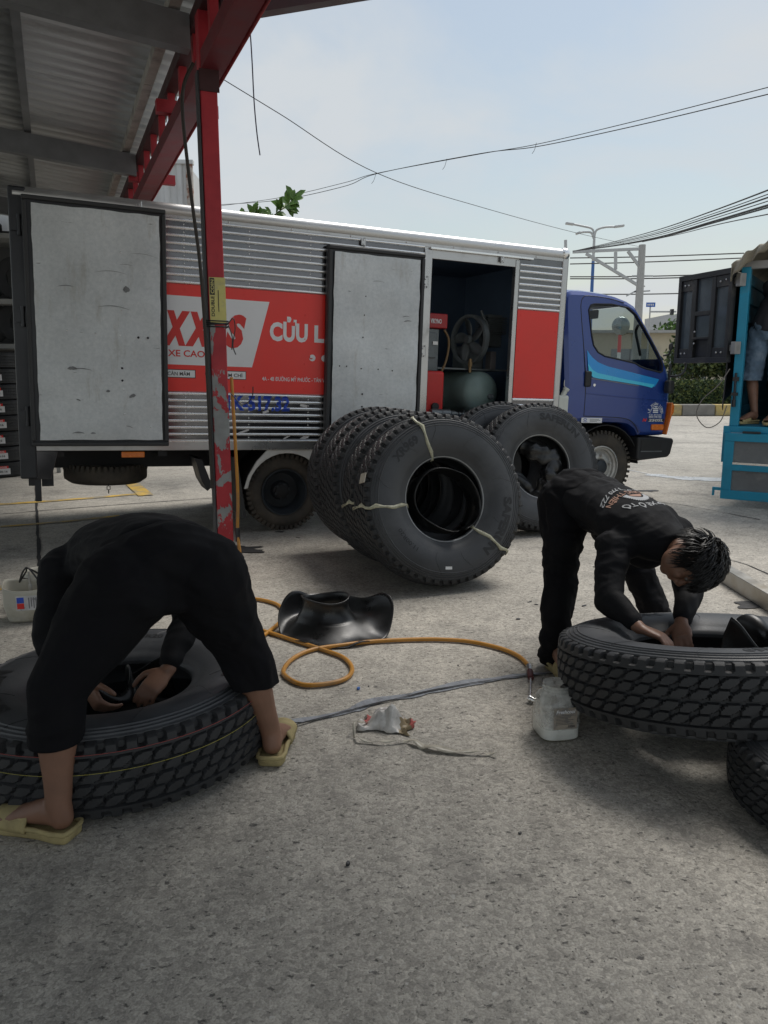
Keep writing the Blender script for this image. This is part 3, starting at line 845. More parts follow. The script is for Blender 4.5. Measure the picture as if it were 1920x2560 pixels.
# rear fender: arched white band
def arc_pts(cx, cz, r, a0, a1, n): return [(cx + r*math.cos(R(a0+(a1-a0)*i/n)), cz + r*math.sin(R(a0+(a1-a0)*i/n))) for i in range(n+1)]
RWX, RWZ = 1.99, .395
outer = [(1.625, .440), (1.66, .55), (1.73, .67), (1.82, .765), (2.27, .765), (2.34, .70), (2.40, .60)]
inner = arc_pts(RWX, .400, .335, 12, 172, 16)
m_ = MB()
m_.prism(outer + inner, lambda a, b: (a, .005, b), lambda a, b: (a, .035, b))
fe = m_.build('rear_fender', M_fend, truck, bevel=.008, seg=2)
m_ = MB()
op = [(1.640, .45)] + arc_pts(RWX, .40, .352, 168, 12, 18)
m_.sheet(lambda u, v: (op[round(u*18)+1][0], .036 + .50*v, op[round(u*18)+1][1]), 19, 2)
m_.build('inner_arch', M_chassis, truck, solid=.006)
tbox('axle', (RWX-.06, .3, RWZ-.06), (RWX+.06, BW-.3, RWZ+.06), M_chassis)

# ---- wheels
def wheel_mesh(parent, x, z, y, r, w, rim_r, kind, tyre_mat):
    """y = outer face, wheel extends to y+w"""
    wl_ = bpy.data.objects.new('wheel', None); COL.objects.link(wl_); wl_.parent = parent; wl_.location = (x, y, z)
    t = MB()
    prof = [(rim_r, .035), (rim_r+.012, .015), (rim_r+.03, .006), ((rim_r+r)*.5, .0), (r-.05, .006), (r-.018, .02), (r-.004, .038), (r, .06), (r, w-.06), (r-.004, w-.038), (r-.05, w-.006), (rim_r+.02, w-.01), (rim_r, w-.035)]
    t.lathe(prof, 64); t.build('tyre', tyre_mat, wl_, smooth=50)
    tr = MB(); n = 46
    for i in range(n):
        a = 2*math.pi*i/n
        M4 = Matrix.Rotation(a, 4, 'Y')
        tr.box((r-.035, .004, -.013), (r+.004, .055, .013), M4)
    tr.build('tread_lugs', tyre_mat, wl_, bevel=.003)
    rm = MB(); nb = 0
    if kind == 'dual':
        prof = [(rim_r+.004, .03), (rim_r+.004, .012), (rim_r-.008, .012), (rim_r-.012, .03), (rim_r-.03, .06), (rim_r-.04, .12), (rim_r-.045, .155), (.085, .160), (.075, .15), (.07, .11), (.05, .10), (0, .10)]
        rm.lathe(prof, 48); nb, br, by = 6, .062, .095
        rmat = M_wheeld
    else:
        prof = [(rim_r+.006, .035), (rim_r+.006, .010), (rim_r-.006, .008), (rim_r-.012, .028), (rim_r-.030, .034), (rim_r-.036, .058), (rim_r-.05, .062), (.135, .034), (.115, .022), (.088, .024), (.075, .04), (0, .04)]
        rm.lathe(prof, 56); nb, br, by = 5, .120, .018
        rmat = M_wheelw
    rm.build('rim', rmat, wl_, smooth=40)
    hb = MB(); hr = .052 if kind == 'dual' else .062
    hb.lathe([(hr+.012, .10 if kind == 'dual' else .04), (hr+.01, by-.02), (hr*.8, by-.03), (hr*.45, by-.035), (0, by-.035)], 28)
    hb.build('hub', M_chassis if kind == 'dual' else M_wheeld, wl_, smooth=40)
    for i in range(nb):
        a = 2*math.pi*i/nb + .3
        nt_ = MB(); c0 = Vector((br*math.cos(a), by-.012, br*math.sin(a)))
        nt_.cyl(c0, c0 + Vector((0, .03, 0)), .019 if kind != 'dual' else .012, n=6); nt_.cyl(c0 - Vector((0, .012, 0)), c0, .011, n=10)
        nt_.build('wheel_nut', rmat, wl_, smooth=30)
    return wl_
wheel_mesh(truck, RWX, RWZ, .075, .327, .16, .195, 'dual', M_rubold)
wheel_mesh(truck, RWX, RWZ, .255, .327, .16, .195, 'dual', M_rubold)
wheel_mesh(truck, RWX, RWZ, BW-.26, .327, .16, .195, 'dual', M_rubold)
FWX = 5.33; FWZ = FWX*math.tan(DE) + .372
fw = wheel_mesh(truck, FWX, FWZ, .135, .372, .185, .212, 'single', M_rubold)
wheel_mesh(truck, FWX, FWZ, BW-.32, .372, .185, .212, 'single', M_rubold)
sp = wheel_mesh(truck, .60, .64, .70, .335, .17, .20, 'dual', M_rubold); sp.name = 'spare_wheel'; sp.rotation_euler = (R(-90), 0, 0); sp.location = (.60, .72, .60)
ch = MB()
for i in range(5):
    c0 = Vector((.60, .42, .51 - i*.03)); e = Vector((.012, 0, 0)) if i % 2 else Vector((0, .012, 0))
    ch.tube([c0+e+Vector((0,0,.014)), c0+e-Vector((0,0,.014)), c0-e-Vector((0,0,.014)), c0-e+Vector((0,0,.014))], .004, 6, closed=True)
ch.build('spare_chain', M_chassis, truck, smooth=60)
tbox('chassis_bracket', (4.72, .06, .86), (4.98, .16, .93), P('bracket_grey', (.16, .17, .17), .6, .3, .2, 6), bevel=.01)
m_ = MB(); m_.prism([(4.80, .90), (5.02, .98), (5.06, .93), (4.95, .78), (4.84, .70)], lambda a, b: (a, .07, b), lambda a, b: (a, .15, b)); m_.build('chassis_bracket', MATS['bracket_grey'], truck, bevel=.008)
tbox('fuel_tank', (2.85, .12, .40), (3.85, .52, .74), M_chassis, bevel=.03, seg=3)
tbox('battery_box', (4.05, .10, .45), (4.55, .50, .75), M_chassis, bevel=.02)
# coolant bottle behind the cab
M_bot = P('milky_plastic', (.66, .68, .62), .4, 0, .1, 8)
m_ = MB(); m_.box((4.672, .03, 1.03), (4.80, .12, 1.275)); bo = m_.build('coolant_bottle', M_bot, truck, bevel=.02, seg=3)
m_ = MB(); m_.cyl((4.74, .06, 1.27), (4.77, .05, 1.335), .026, n=14); m_.cyl((4.765, .052, 1.325), (4.775, .048, 1.345), .032, n=14); m_.build('bottle_neck', M_bot, bo, smooth=40)
m_ = MB(); m_.tube(catmull([(4.76, .04, 1.34), (4.735, .04, 1.37), (4.735, .04, 1.42)]), .006, 6); m_.build('bottle_strap', M_steel, bo)

# ================================================================ cab
CY0, CY1 = .065, 1.785
def tumble(z): return max(0., z - 1.50) * .10
def cy(z, side=0): return CY0 + tumble(z) if side == 0 else CY1 - tumble(z)
CABP = [(4.765, 1.003), (4.755, 1.40), (4.735, 1.80), (4.722, 2.12), (4.730, 2.21), (4.76, 2.262), (4.82, 2.283), (4.96, 2.290), (5.20, 2.280), (5.36, 2.262), (5.50, 2.228), (5.60, 2.185),
        (5.69, 2.08), (5.78, 1.96), (5.89, 1.81), (5.99, 1.67), (6.06, 1.53), (6.095, 1.40), (6.10, 1.25), (6.085, 1.05), (6.055, .885), (5.715, .878)]
arch = arc_pts(5.31, .56, .50, 39, 62, 4)
CABP += [(5.70, .895)] + [(5.66, .945), (5.58, .99), (5.48, 1.003), (5.30, 1.005), (5.0, 1.004)]
WS = (5.605, 6.0)    # windscreen x range along the profile
cx_ = sum(p[0] for p in CABP)/len(CABP); cz_ = sum(p[1] for p in CABP)/len(CABP)
def inset(p, d):
    return p
def poly_inset(poly, d):
    n = len(poly); out = []
    for i in range(n):
        p0, p1, p2 = Vector(poly[i-1]), Vector(poly[i]), Vector(poly[(i+1) % n])
        e1, e2 = (p1-p0).normalized(), (p2-p1).normalized()
        n1, n2 = Vector((e1.y, -e1.x)), Vector((e2.y, -e2.x))
        nn_ = (n1+n2); nn_ = nn_.normalized() if nn_.length > 1e-6 else n1
        out.append((p1.x + nn_.x*d, p1.y + nn_.y*d))
    return out
CAB_IN1 = poly_inset(CABP, .018); CAB_IN2 = poly_inset(CABP, .055)
cm = MB()
nP = len(CABP)
def side_ring(side):
    sg = 1 if side == 0 else -1
    rings = [[(x, cy(z, side) + sg*.085, z) for x, z in CABP], [(x, cy(z, side) + sg*.025, z) for x, z in CAB_IN1], [(x, cy(z, side), z) for x, z in CAB_IN2]]
    for a, b_ in ((0, 1), (1, 2)):
        cm.add(rings[a] + rings[b_], [(i, (i+1) % nP, nP+(i+1) % nP, nP+i) for i in range(nP)])
WINP = [(5.022, 2.10), (5.045, 2.145), (5.09, 2.158), (5.30, 2.170), (5.50, 2.150), (5.60, 2.09), (5.70, 1.97), (5.83, 1.80), (5.93, 1.655), (5.953, 1.60), (5.952, 1.545), (5.93, 1.532), (5.74, 1.562), (5.66, 1.585), (5.60, 1.612), (5.40, 1.642), (5.225, 1.665), (5.14, 1.70), (5.085, 1.765), (5.06, 1.86)]
def holed_side(side):
    outer = [Vector((a, b, 0)) for a, b in CAB_IN2]; hole = [Vector((a, b, 0)) for a, b in WINP]
    tris = geometry.tessellate_polygon([outer, hole])
    pts = CAB_IN2 + WINP
    cm.add([(a, cy(b, side), b) for a, b in pts], [tuple(t) for t in tris])
    nW = len(WINP); sg = 1 if side == 0 else -1
    cm.add([(a, cy(b, side), b) for a, b in WINP] + [(a, cy(b, side)+sg*.04, b) for a, b in WINP], [(i, (i+1) % nW, nW+(i+1) % nW, nW+i) for i in range(nW)])
for sd in (0, 1): side_ring(sd); holed_side(sd)
for i in range(nP):
    p, q = CABP[i], CABP[(i+1) % nP]
    if p[0] >= WS[0]-.01 and q[0] <= WS[1]+.001 and p[1] > 1.6 and q[1] > 1.6 and q[0] > p[0]: continue
    cm.add([(p[0], cy(p[1])+.085, p[1]), (q[0], cy(q[1])+.085, q[1]), (q[0], cy(q[1], 1)-.085, q[1]), (p[0], cy(p[1], 1)-.085, p[1])], [(0, 1, 2, 3)])
cab = cm.build('cab_body', M_cab, truck, smooth=32)
# glass
def pane(name, poly, y_fn, parent):
    m_ = MB(); m_.add([(a, y_fn(b), b) for a, b in poly], [tuple(range(len(poly)))]); return m_.build(name, M_win, parent, fix=False)
pane('side_window', WINP, lambda z: cy(z)+.012, cab)
pane('side_window', WINP, lambda z: cy(z, 1)-.012, cab)
wsp = [p for p in CABP if p[0] >= WS[0]-.01 and p[1] > 1.6 and p[0] <= WS[1]+.001]
m_ = MB()
m_.add([(x, cy(z)+.085, z-.004) for x, z in wsp] + [(x, cy(z, 1)-.085, z-.004) for x, z in wsp], [(i, i+1, len(wsp)+i+1, len(wsp)+i) for i in range(len(wsp)-1)])
m_.build('windscreen', M_win, cab, smooth=60)
# window seal and door seam
def on_side(pts, off): return [(a, cy(b) - off, b) for a, b in pts]
m_ = MB(); m_.tube(on_side(WINP, .001), .0085, 6, closed=True); m_.build('window_seal', M_blackpl, cab, smooth=60)
seam = [(5.012, 1.075), (5.010, 1.30), (4.985, 1.60), (4.935, 2.05), (4.932, 2.16), (4.96, 2.215), (5.02, 2.232), (5.25, 2.225), (5.45, 2.195)]
m_ = MB(); m_.tube(on_side(catmull([Vector((a, b, 0)) for a, b in seam], 5) and [(p.x, p.y) for p in catmull([Vector((a, b, 0)) for a, b in seam], 5)], -.0005), .0042, 6); m_.build('door_seam', M_blackp, cab)
m_ = MB(); seam2 = [(5.012, 1.078), (5.30, 1.072), (5.46, 1.066), (5.58, 1.045), (5.66, .99), (5.705, .92)]
m_.tube(on_side([(p.x, p.y) for p in catmull([Vector((a, b, 0)) for a, b in seam2], 5)], -.0005), .0042, 6); m_.build('door_seam', M_blackp, cab)
m_ = MB(); m_.tube(on_side([(5.02, 1.30), (5.5, 1.270), (6.06, 1.245)], -.001), .006, 6); m_.build('door_crease', M_cab, cab, smooth=60)
# interior
tbox('seat_back', (4.86, .25, 1.15), (4.98, 1.62, 1.78), M_dim, cab, bevel=.05, seg=3)
tbox('headrest', (4.90, .30, 1.78), (4.98, .62, 1.86), M_dim, cab, bevel=.03)
tbox('headrest', (4.90, 1.22, 1.78), (4.98, 1.54, 1.86), M_dim, cab, bevel=.03)
tbox('dashboard', (5.62, .17, 1.20), (6.0, 1.68, 1.56), M_dim, cab, bevel=.06, seg=3)
tbox('headliner', (4.80, .19, 2.195), (5.52, 1.66, 2.215), M_dim, cab)
tbox('cab_floor', (4.80, .16, 1.02), (6.0, 1.69, 1.10), M_dim, cab)
tbox('rear_cab_lining', (4.775, .16, 1.1), (4.80, 1.69, 1.62), M_dim, cab)
m_ = MB()
cc = Vector((5.55, 1.32, 1.66)); ax = Vector((.62, 0, -.78)).normalized()
e1 = Vector((0, 1, 0)); e2 = ax.cross(e1)
m_.tube([cc + (e1*math.cos(a)+e2*math.sin(a))*.21 for a in [2*math.pi*i/28 for i in range(28)]], .016, 8, closed=True)
m_.bar(cc, cc + ax*.25, .05, .05); m_.bar(cc - e1*.2, cc + e1*.2, .03, .02)
m_.build('steering_wheel', M_blackpl, cab, smooth=60)
m_ = MB(); m_.tube(catmull([(5.80, .24, 1.70), (5.745, .22, 1.80), (5.70, .22, 1.93), (5.73, .23, 2.0)]), .014, 8); m_.build('grab_handle', M_blackpl, cab, smooth=60)
m_ = MB(); m_.box((5.45, .55, 2.07), (5.48, .95, 2.16)); m_.build('sun_visor', M_dim, cab, bevel=.01)
# stripes
M_st1 = P('stripe_blue', (.012, .32, .78), .3, 0, .04, 2, coat=.4); M_st2 = P('stripe_cyan', (.07, .64, .90), .3, 0, .04, 2, coat=.4)
def side_decal(name, top, bot, mat, off):
    n = 28
    def interp(L, t):
        x = L[0][0] + (L[-1][0]-L[0][0])*t
        for (a, b), (c, d) in zip(L, L[1:]):
            if x <= c + 1e-9: return x, b + (d-b)*((x-a)/(c-a) if c > a else 0)
        return L[-1]
    vs = []
    for i in range(n+1):
        for L in (top, bot):
            x, z = interp(L, i/n); vs.append((x, cy(z)-off, z))
    m_ = MB(); m_.add(vs, [(2*i, 2*i+1, 2*i+3, 2*i+2) for i in range(n)])
    return m_.build(name, mat, cab, fix=False)
side_decal('stripe', [(5.008, 1.715), (5.06, 1.655), (5.14, 1.605), (5.25, 1.570), (5.50, 1.530), (5.915, 1.462)], [(5.020, 1.56), (5.10, 1.505), (5.20, 1.475), (5.40, 1.455), (5.60, 1.432), (5.865, 1.385)], M_st1, .003)
side_decal('stripe', [(5.020, 1.585), (5.08, 1.525), (5.14, 1.500), (5.25, 1.485), (5.50, 1.448), (5.86, 1.408)], [(5.030, 1.50), (5.08, 1.458), (5.14, 1.448), (5.40, 1.425), (5.70, 1.395), (5.83, 1.374)], M_st2, .005)
side_decal('stripe', [(5.06, 1.448), (5.40, 1.418), (5.66, 1.392)], [(5.06, 1.441), (5.40, 1.411), (5.66, 1.386)], P('stripe_grey', (.22, .23, .24), .4), .0055)
# handle, lock, lamp, decals
m_ = MB(); m_.box((4.985, CY0-.022, 1.362), (5.062, CY0+.01, 1.515)); m_.build('door_handle', M_blackpl, cab, bevel=.016, seg=3)
m_ = MB(); m_.cyl((5.108, CY0-.006, 1.382), (5.108, CY0+.004, 1.382), .014, n=16); m_.build('door_lock', M_strip, cab, smooth=40)
m_ = MB(); m_.box((5.862, CY0-.022, .944), (6.022, CY0+.01, 1.006)); m_.build('side_indicator', M_orange, cab, bevel=.014, seg=3)
m_ = MB(); m_.prism([(6.045, .90), (6.062, .90), (6.10, 1.08), (6.128, 1.13), (6.128, 1.20), (6.10, 1.235), (6.088, 1.22), (6.085, 1.10)], lambda a, b: (a, CY0-.03, b), lambda a, b: (a-.005, CY0+.10, b)); m_.build('corner_indicator', M_orange, cab, bevel=.012, seg=3)
m_ = MB(); m_.prism([(6.06, .92), (6.115, .93), (6.13, 1.14), (6.09, 1.15)], lambda a, b: (a, CY0+.155, b), lambda a, b: (a, CY0+.45, b)); m_.build('headlamp', M_strip, cab, bevel=.01)
dec = lambda x0, z0: (lambda a, b: Vector((x0+a, CY0-.003, z0+b)))
M_wdec = M_white
def arc_text(s_, cx0, cz0, r, h, a0, a1, mat, parent, name):
    for i, chx in enumerate(s_):
        if chx == ' ': continue
        a = R(a0 + (a1-a0)*i/(len(s_)-1))
        p = Vector((cx0 + r*math.cos(a), 0, cz0 + r*math.sin(a))); rt = a - math.pi/2
        lettering(name, chx, lambda q, w: Vector((p.x + q*math.cos(rt) - w*math.sin(rt), CY0-.003, p.z + q*math.sin(rt) + w*math.cos(rt))), mat, parent, h, None, .02, 0, 'CENTER')
arc_text('LÊ XUÂN LONG', 5.905, 1.125, .076, .024, 178, 2, M_wdec, cab, 'door_lettering')
m_ = MB(); m_.tube([(5.905+.064*math.cos(R(a)), CY0-.003, 1.125+.064*math.sin(R(a))) for a in range(0, 181, 12)], .003, 5); m_.build('door_emblem', M_wdec, cab)
for k in range(4):
    w_ = .024 if k < 1 else .034
    m_ = MB(); m_.box((5.905-w_*(.45 if k == 0 else 1), CY0-.004, 1.176-.018*k), (5.905+w_*(.45 if k == 0 else 1), CY0-.002, 1.188-.018*k)); m_.build('door_emblem', M_wdec, cab)
lettering('door_lettering', 'DĨ AN - BÌNH DƯƠNG', dec(5.825, 1.094), M_wdec, cab, .014, .165, .015)
lettering('door_lettering', '0973 770 722', dec(5.825, 1.070), M_wdec, cab, .018, .165, .03)
flat('badge_back', [(5.815, 1.030), (6.028, 1.030), (6.028, 1.062), (5.815, 1.062)], CY0-.0022, M_blackp, cab)
lettering('model_lettering', 'N', dec(5.745, 1.032), M_ltred, cab, .030, .055, .05, .25)
lettering('model_lettering', '250SL', dec(5.822, 1.034), M_wdec, cab, .024, .195, .02, .2)
flat('service_sticker', [(4.985, 1.012), (5.235, 1.012), (5.235, 1.062), (4.985, 1.062)], CY0-.0022, M_white, cab)
m_ = MB(); m_.tube([(5.03+.018*math.cos(a), CY0-.003, 1.045+.010*math.sin(a)) for a in [2*math.pi*i/16 for i in range(16)]], .0025, 5, closed=True); m_.build('sticker_logo', M_bluep, cab)
lettering('sticker_lettering', 'HYUNDAI', dec(5.005, 1.018), M_bluep, cab, .010, .05, .01)
for k, w_ in enumerate((.11, .13, .09)):
    flat('sticker_line', [(5.085, 1.046-.011*k), (5.085+w_, 1.046-.011*k), (5.085+w_, 1.050-.011*k), (5.085, 1.050-.011*k)], CY0-.003, MATS['bracket_grey'], cab)
# mirrors
m_ = MB(); m_.tube(catmull([(6.02, CY0-.02, 1.50), (6.05, CY0-.10, 1.50), (6.10, CY0-.14, 1.54), (6.12, CY0-.14, 1.62), (6.10, CY0-.13, 1.63)]), .011, 8)
m_.tube([(6.02, CY0-.02, 1.43), (6.02, CY0-.03, 1.55), (6.03, CY0-.02, 1.62)], .012, 8); mi = m_.build('mirror_arm', M_blackpl, cab, smooth=60)
m_ = MB(); m_.box((5.965, CY0-.10, 1.325), (6.045, CY0-.015, 1.455)); m_.build('mirror_housing', M_blackpl, mi, bevel=.022, seg=3)
m_ = MB(); m_.tube(catmull([(5.96, CY0+.02, 1.70), (5.99, CY0-.03, 1.72), (5.985, CY0-.05, 1.77)]), .008, 8); m_.sphere((5.985, CY0-.05, 1.79), .028, 10, 8, (1, .5, 1.4)); m_.build('wiper_stalk', M_blackpl, cab, smooth=60)
# rear screen grille lines on cab back side
tbox('cab_back_panel', (4.665, .10, 1.0), (4.735, .135, 2.12), M_dim, cab)
# bumper
m_ = MB(); m_.prism([(5.70, .872), (6.05, .872), (6.165, .862), (6.178, .83), (6.150, .70), (6.12, .665), (5.72, .628), (5.705, .66)], lambda a, b: (a, CY0-.015, b), lambda a, b: (a, CY1+.015, b))
bu = m_.build('front_bumper', M_blackpl, cab, bevel=.02, seg=3)
tbox('bumper_recess', (5.745, CY0-.018, .735), (6.01, CY0+.05, .845), M_blackp, bu)
tbox('bumper_step', (5.745, CY0-.020, .722), (6.02, CY0+.05, .732), MATS['bracket_grey'], bu)
# wheel arch liner and front mudguard
m_ = MB(); ap = arc_pts(5.33, .56, .43, 5, 175, 16)
m_.sheet(lambda u, v: (ap[round(u*16)][0], CY0+.03 + .42*v, min(ap[round(u*16)][1], .995)), 17, 2); m_.build('arch_liner', M_chassis, cab, solid=.01)
tbox('engine_block', (4.85, .52, .55), (5.75, 1.34, 1.0), M_chassis, cab)
# ================================================================ gear inside the truck
M_tankg = P('tank_green', (.23, .31, .285), .40, .05, .15, 4, dirt=(.14, .11, .09), dscale=2.5, dlo=.52, dhi=.8)
M_iron = P('cast_iron', (.17, .19, .195), .55, .3, .25, 8)
M_redp = P('engine_red', (.42, .018, .022), .4, 0, .12, 6)
M_canred = P('can_red', (.62, .022, .020), .38, 0, .08, 5)
def trk(x, y, z, rz=0): return TRK @ Matrix.Translation((x, y, z)) @ Matrix.Rotation(rz, 4, 'Z')
comp = thing('air_compressor', (0,0,0), label='green air compressor with spoked flywheel above its tank inside truck', cat='compressor', mat4=trk(0, 0, .86))
T = Matrix.Translation((0, 0, -.86))
td = Vector((-.08, .9968, 0))
m_ = MB()
fc = Vector((3.99, .33, 1.275 - .86)); rT = .200
prof = [(0, -.075), (.06, -.071), (.11, -.058), (.155, -.035), (.185, -.008), (rT, .03), (rT, .80), (.18, .85), (.10, .885), (0, .895)]
yax = td; zax = Vector((0, 0, 1)); xax = yax.cross(zax)
TM = Matrix(((xax.x, yax.x, zax.x, fc.x), (xax.y, yax.y, zax.y, fc.y), (xax.z, yax.z, zax.z, fc.z), (0, 0, 0, 1)))
m_.lathe(prof, 48, 'Y', TM); tk = m_.build('tank', M_tankg, comp, smooth=40)
m_ = MB(); kc = TM @ Vector((.055, -.07, -.035)); m_.cyl(kc, kc + td*-.035, .028, n=20); m_.cyl(kc + td*-.03, kc + td*-.055, .014, n=6); m_.build('drain_plug', M_iron, tk, smooth=40)
for a in (.12, .65):
    m_ = MB(); p = TM @ Vector((0, a, -rT)); m_.box((p.x-.12, p.y-.03, 0), (p.x+.12, p.y+.03, p.z+.03)); m_.build('foot', M_iron, comp)
m_ = MB(); m_.box((3.42, .42, .625), (4.32, 1.0, .64)); m_.build('deck_plate', M_iron, comp)
m_ = MB(); m_.cyl((3.885, .38, .60), (3.885, .38, .73), .016, n=12); m_.cyl((3.885, .38, .66), (3.885, .38, .70), .022, n=6); m_.build('relief_pipe', P('brass', (.30, .20, .10), .45, .6), comp, smooth=40)
# flywheel
fl = bpy.data.objects.new('flywheel', None); COL.objects.link(fl); fl.parent = comp; fl.location = (3.90, .48, .915); fl.rotation_euler = (0, 0, R(-74))
m_ = MB(); m_.lathe([(.236, .0), (.236, .055), (.212, .055), (.206, .03), (.206, .0)], 56, closed=True); m_.build('flywheel_rim', M_iron, fl, smooth=40)
m_ = MB(); m_.lathe([(0, -.02), (.035, -.02), (.04, 0), (.04, .05), (0, .05)], 24); m_.build('flywheel_hub', M_iron, fl, smooth=40)
for k in range(5):
    m_ = MB(); a = 2*math.pi*k/5 + .3
    def f(u, v, a=a):
        r_ = .03 + .185*u; w = .022 + .035*math.sin(math.pi*u)*.8; q = a + .35*u
        s_ = (v-.5)*2*w
        return (r_*math.cos(q) - s_*math.sin(q), .028 + s_*.35, r_*math.sin(q) + s_*math.cos(q))
    m_.sheet(f, 10, 4); m_.build('flywheel_spoke', M_iron, fl, smooth=60, solid=.008)
m_ = MB(); m_.box((3.94, .60, .64), (4.16, .86, .86)); m_.build('crank_case', M_iron, comp, bevel=.02)
for k in range(9):
    m_ = MB(); z = .985 + k*.019; m_.box((4.12, .50, z), (4.34, .74, z+.009)); m_.build('cooling_fin', M_iron, comp)
m_ = MB(); m_.box((4.15, .53, .86), (4.31, .71, 1.17)); m_.build('cylinder_head', M_iron, comp, bevel=.01)
m_ = MB(); m_.tube(catmull([(4.02, .46, 1.19), (4.05, .45, 1.12), (4.09, .44, 1.06), (4.10, .44, 1.0), (4.09, .44, .90), (4.06, .44, .78)]), [.014]*41, 10); m_.cyl((4.10, .44, .96), (4.10, .44, 1.0), .024, n=6); m_.build('delivery_pipe', M_iron, comp, smooth=50)
m_ = MB(); m_.box((4.12, .40, .64), (4.18, .50, .81)); m_.build('motor_foot', P('grey_box', (.16, .15, .15), .6), comp, bevel=.005)
# engine
eng = thing('diesel_engine', (0,0,0), label='small diesel engine with red fuel tank standing beside the compressor', cat='engine', mat4=trk(0, 0, .86))
m_ = MB(); m_.box((3.26, .34, .99), (3.605, .62, 1.125)); o = m_.build('fuel_tank', M_redp, eng, bevel=.012, seg=3)
lettering('tank_lettering', 'VIKYNO', lambda a, b: Vector((3.425 + a, .338, 1.035 + b)), M_white, o, .038, .115, .03)
m_ = MB(); m_.cyl((3.40, .46, 1.12), (3.40, .46, 1.155), .04, n=20); m_.build('fuel_cap', M_redp, o, smooth=40)
m_ = MB(); m_.box((3.26, .36, .60), (3.53, .62, .985)); m_.box((3.28, .34, .72), (3.50, .36, .95)); m_.box((3.26, .40, .0), (3.50, .62, .60)); m_.build('engine_body', M_iron, eng, bevel=.008)
m_ = MB(); m_.box((3.455, .330, .84), (3.505, .34, .87)); m_.build('name_plate', M_steel, eng)
m_ = MB(); m_.tube(catmull([(3.57, .34, .98), (3.615, .33, .90), (3.61, .32, .78), (3.57, .30, .66), (3.52, .28, .58)]), .011, 8); m_.build('fuel_hose', P('hose_brown', (.20, .12, .05), .5), eng, smooth=60)
# red jerrycan
jc = thing('jerrycan', (0,0,0), label='bright red plastic jerrycan standing in the truck doorway', cat='jerrycan', mat4=trk(3.38, .16, .86))
m_ = MB(); m_.box((-.13, 0, .16), (.125, .15, .60)); m_.build('can_body', M_canred, jc, bevel=.025, seg=3)
m_ = MB(); m_.box((-.15, -.02, .0), (.14, .17, .158)); m_.build('can_stand', M_iron, jc, bevel=.01)
m_ = MB(); m_.cyl((.03, -.005, .28), (.03, -.03, .28), .035, n=14); m_.build('can_cap', M_blackpl, jc, smooth=30)
# impact wrench lying on the blue jack
jk = thing('trolley_jack', (0,0,0), label='blue steel trolley jack with a rusty roller on truck floor', cat='jack', mat4=trk(3.30, .02, .86))
M_jack = P('jack_blue', (.035, .16, .42), .5, 0, .2, 9, dirt=(.16, .13, .10), dscale=6, dlo=.5, dhi=.72)
m_ = MB(); m_.box((0, .02, .03), (.66, .06, .165)); m_.box((0, .16, .03), (.66, .20, .165)); m_.box((0, .06, .12), (.66, .16, .16)); m_.build('jack_frame', M_jack, jk, bevel=.006)
m_ = MB(); m_.lathe([(.03, -.02), (.06, -.02), (.062, -.01), (.062, .03), (.05, .035), (.03, .02)], 28, 'Y', Matrix.Translation((.30, 0, .075))); m_.build('roller', P('rust_brown', (.16, .085, .05), .8, 0, .3, 15), jk, smooth=40)
m_ = MB(); m_.lathe([(.05, -.024), (.072, -.024), (.075, .02), (.06, .025)], 28, 'Y', Matrix.Translation((.30, 0, .075))); m_.build('roller_ring', P('bushing_grey', (.15, .14, .12), .7), jk, smooth=40)
m_ = MB(); m_.cyl((.05, .02, .03), (.05, .20, .03), .03, n=16); m_.cyl((.6, .02, .03), (.6, .20, .03), .03, n=16); m_.build('jack_wheel', M_chassis, jk, smooth=40)
dr = thing('impact_wrench', (0,0,0), label='grey air impact wrench lying on the blue jack', cat='wrench', mat4=trk(3.36, .10, 1.03))
m_ = MB(); m_.lathe([(0, 0), (.04, .0), (.045, .02), (.045, .10), (.04, .11), (.043, .12), (.043, .19), (.03, .21), (.028, .25), (.018, .255), (0, .255)], 24, 'X', Matrix.Translation((0, .03, .046))); m_.build('wrench_body', P('tool_grey', (.17, .18, .18), .35, .6, .15, 8), dr, smooth=30)
m_ = MB()
for k in range(4): m_.cyl((.25+k*.035, .03, .046), (.272+k*.035, .035, .046), .022-.003*k, n=12)
m_.cyl((.25, .03, .046), (.40, .035, .046), .011, n=10); m_.build('wrench_anvil', MATS['tool_grey'], dr, smooth=30)

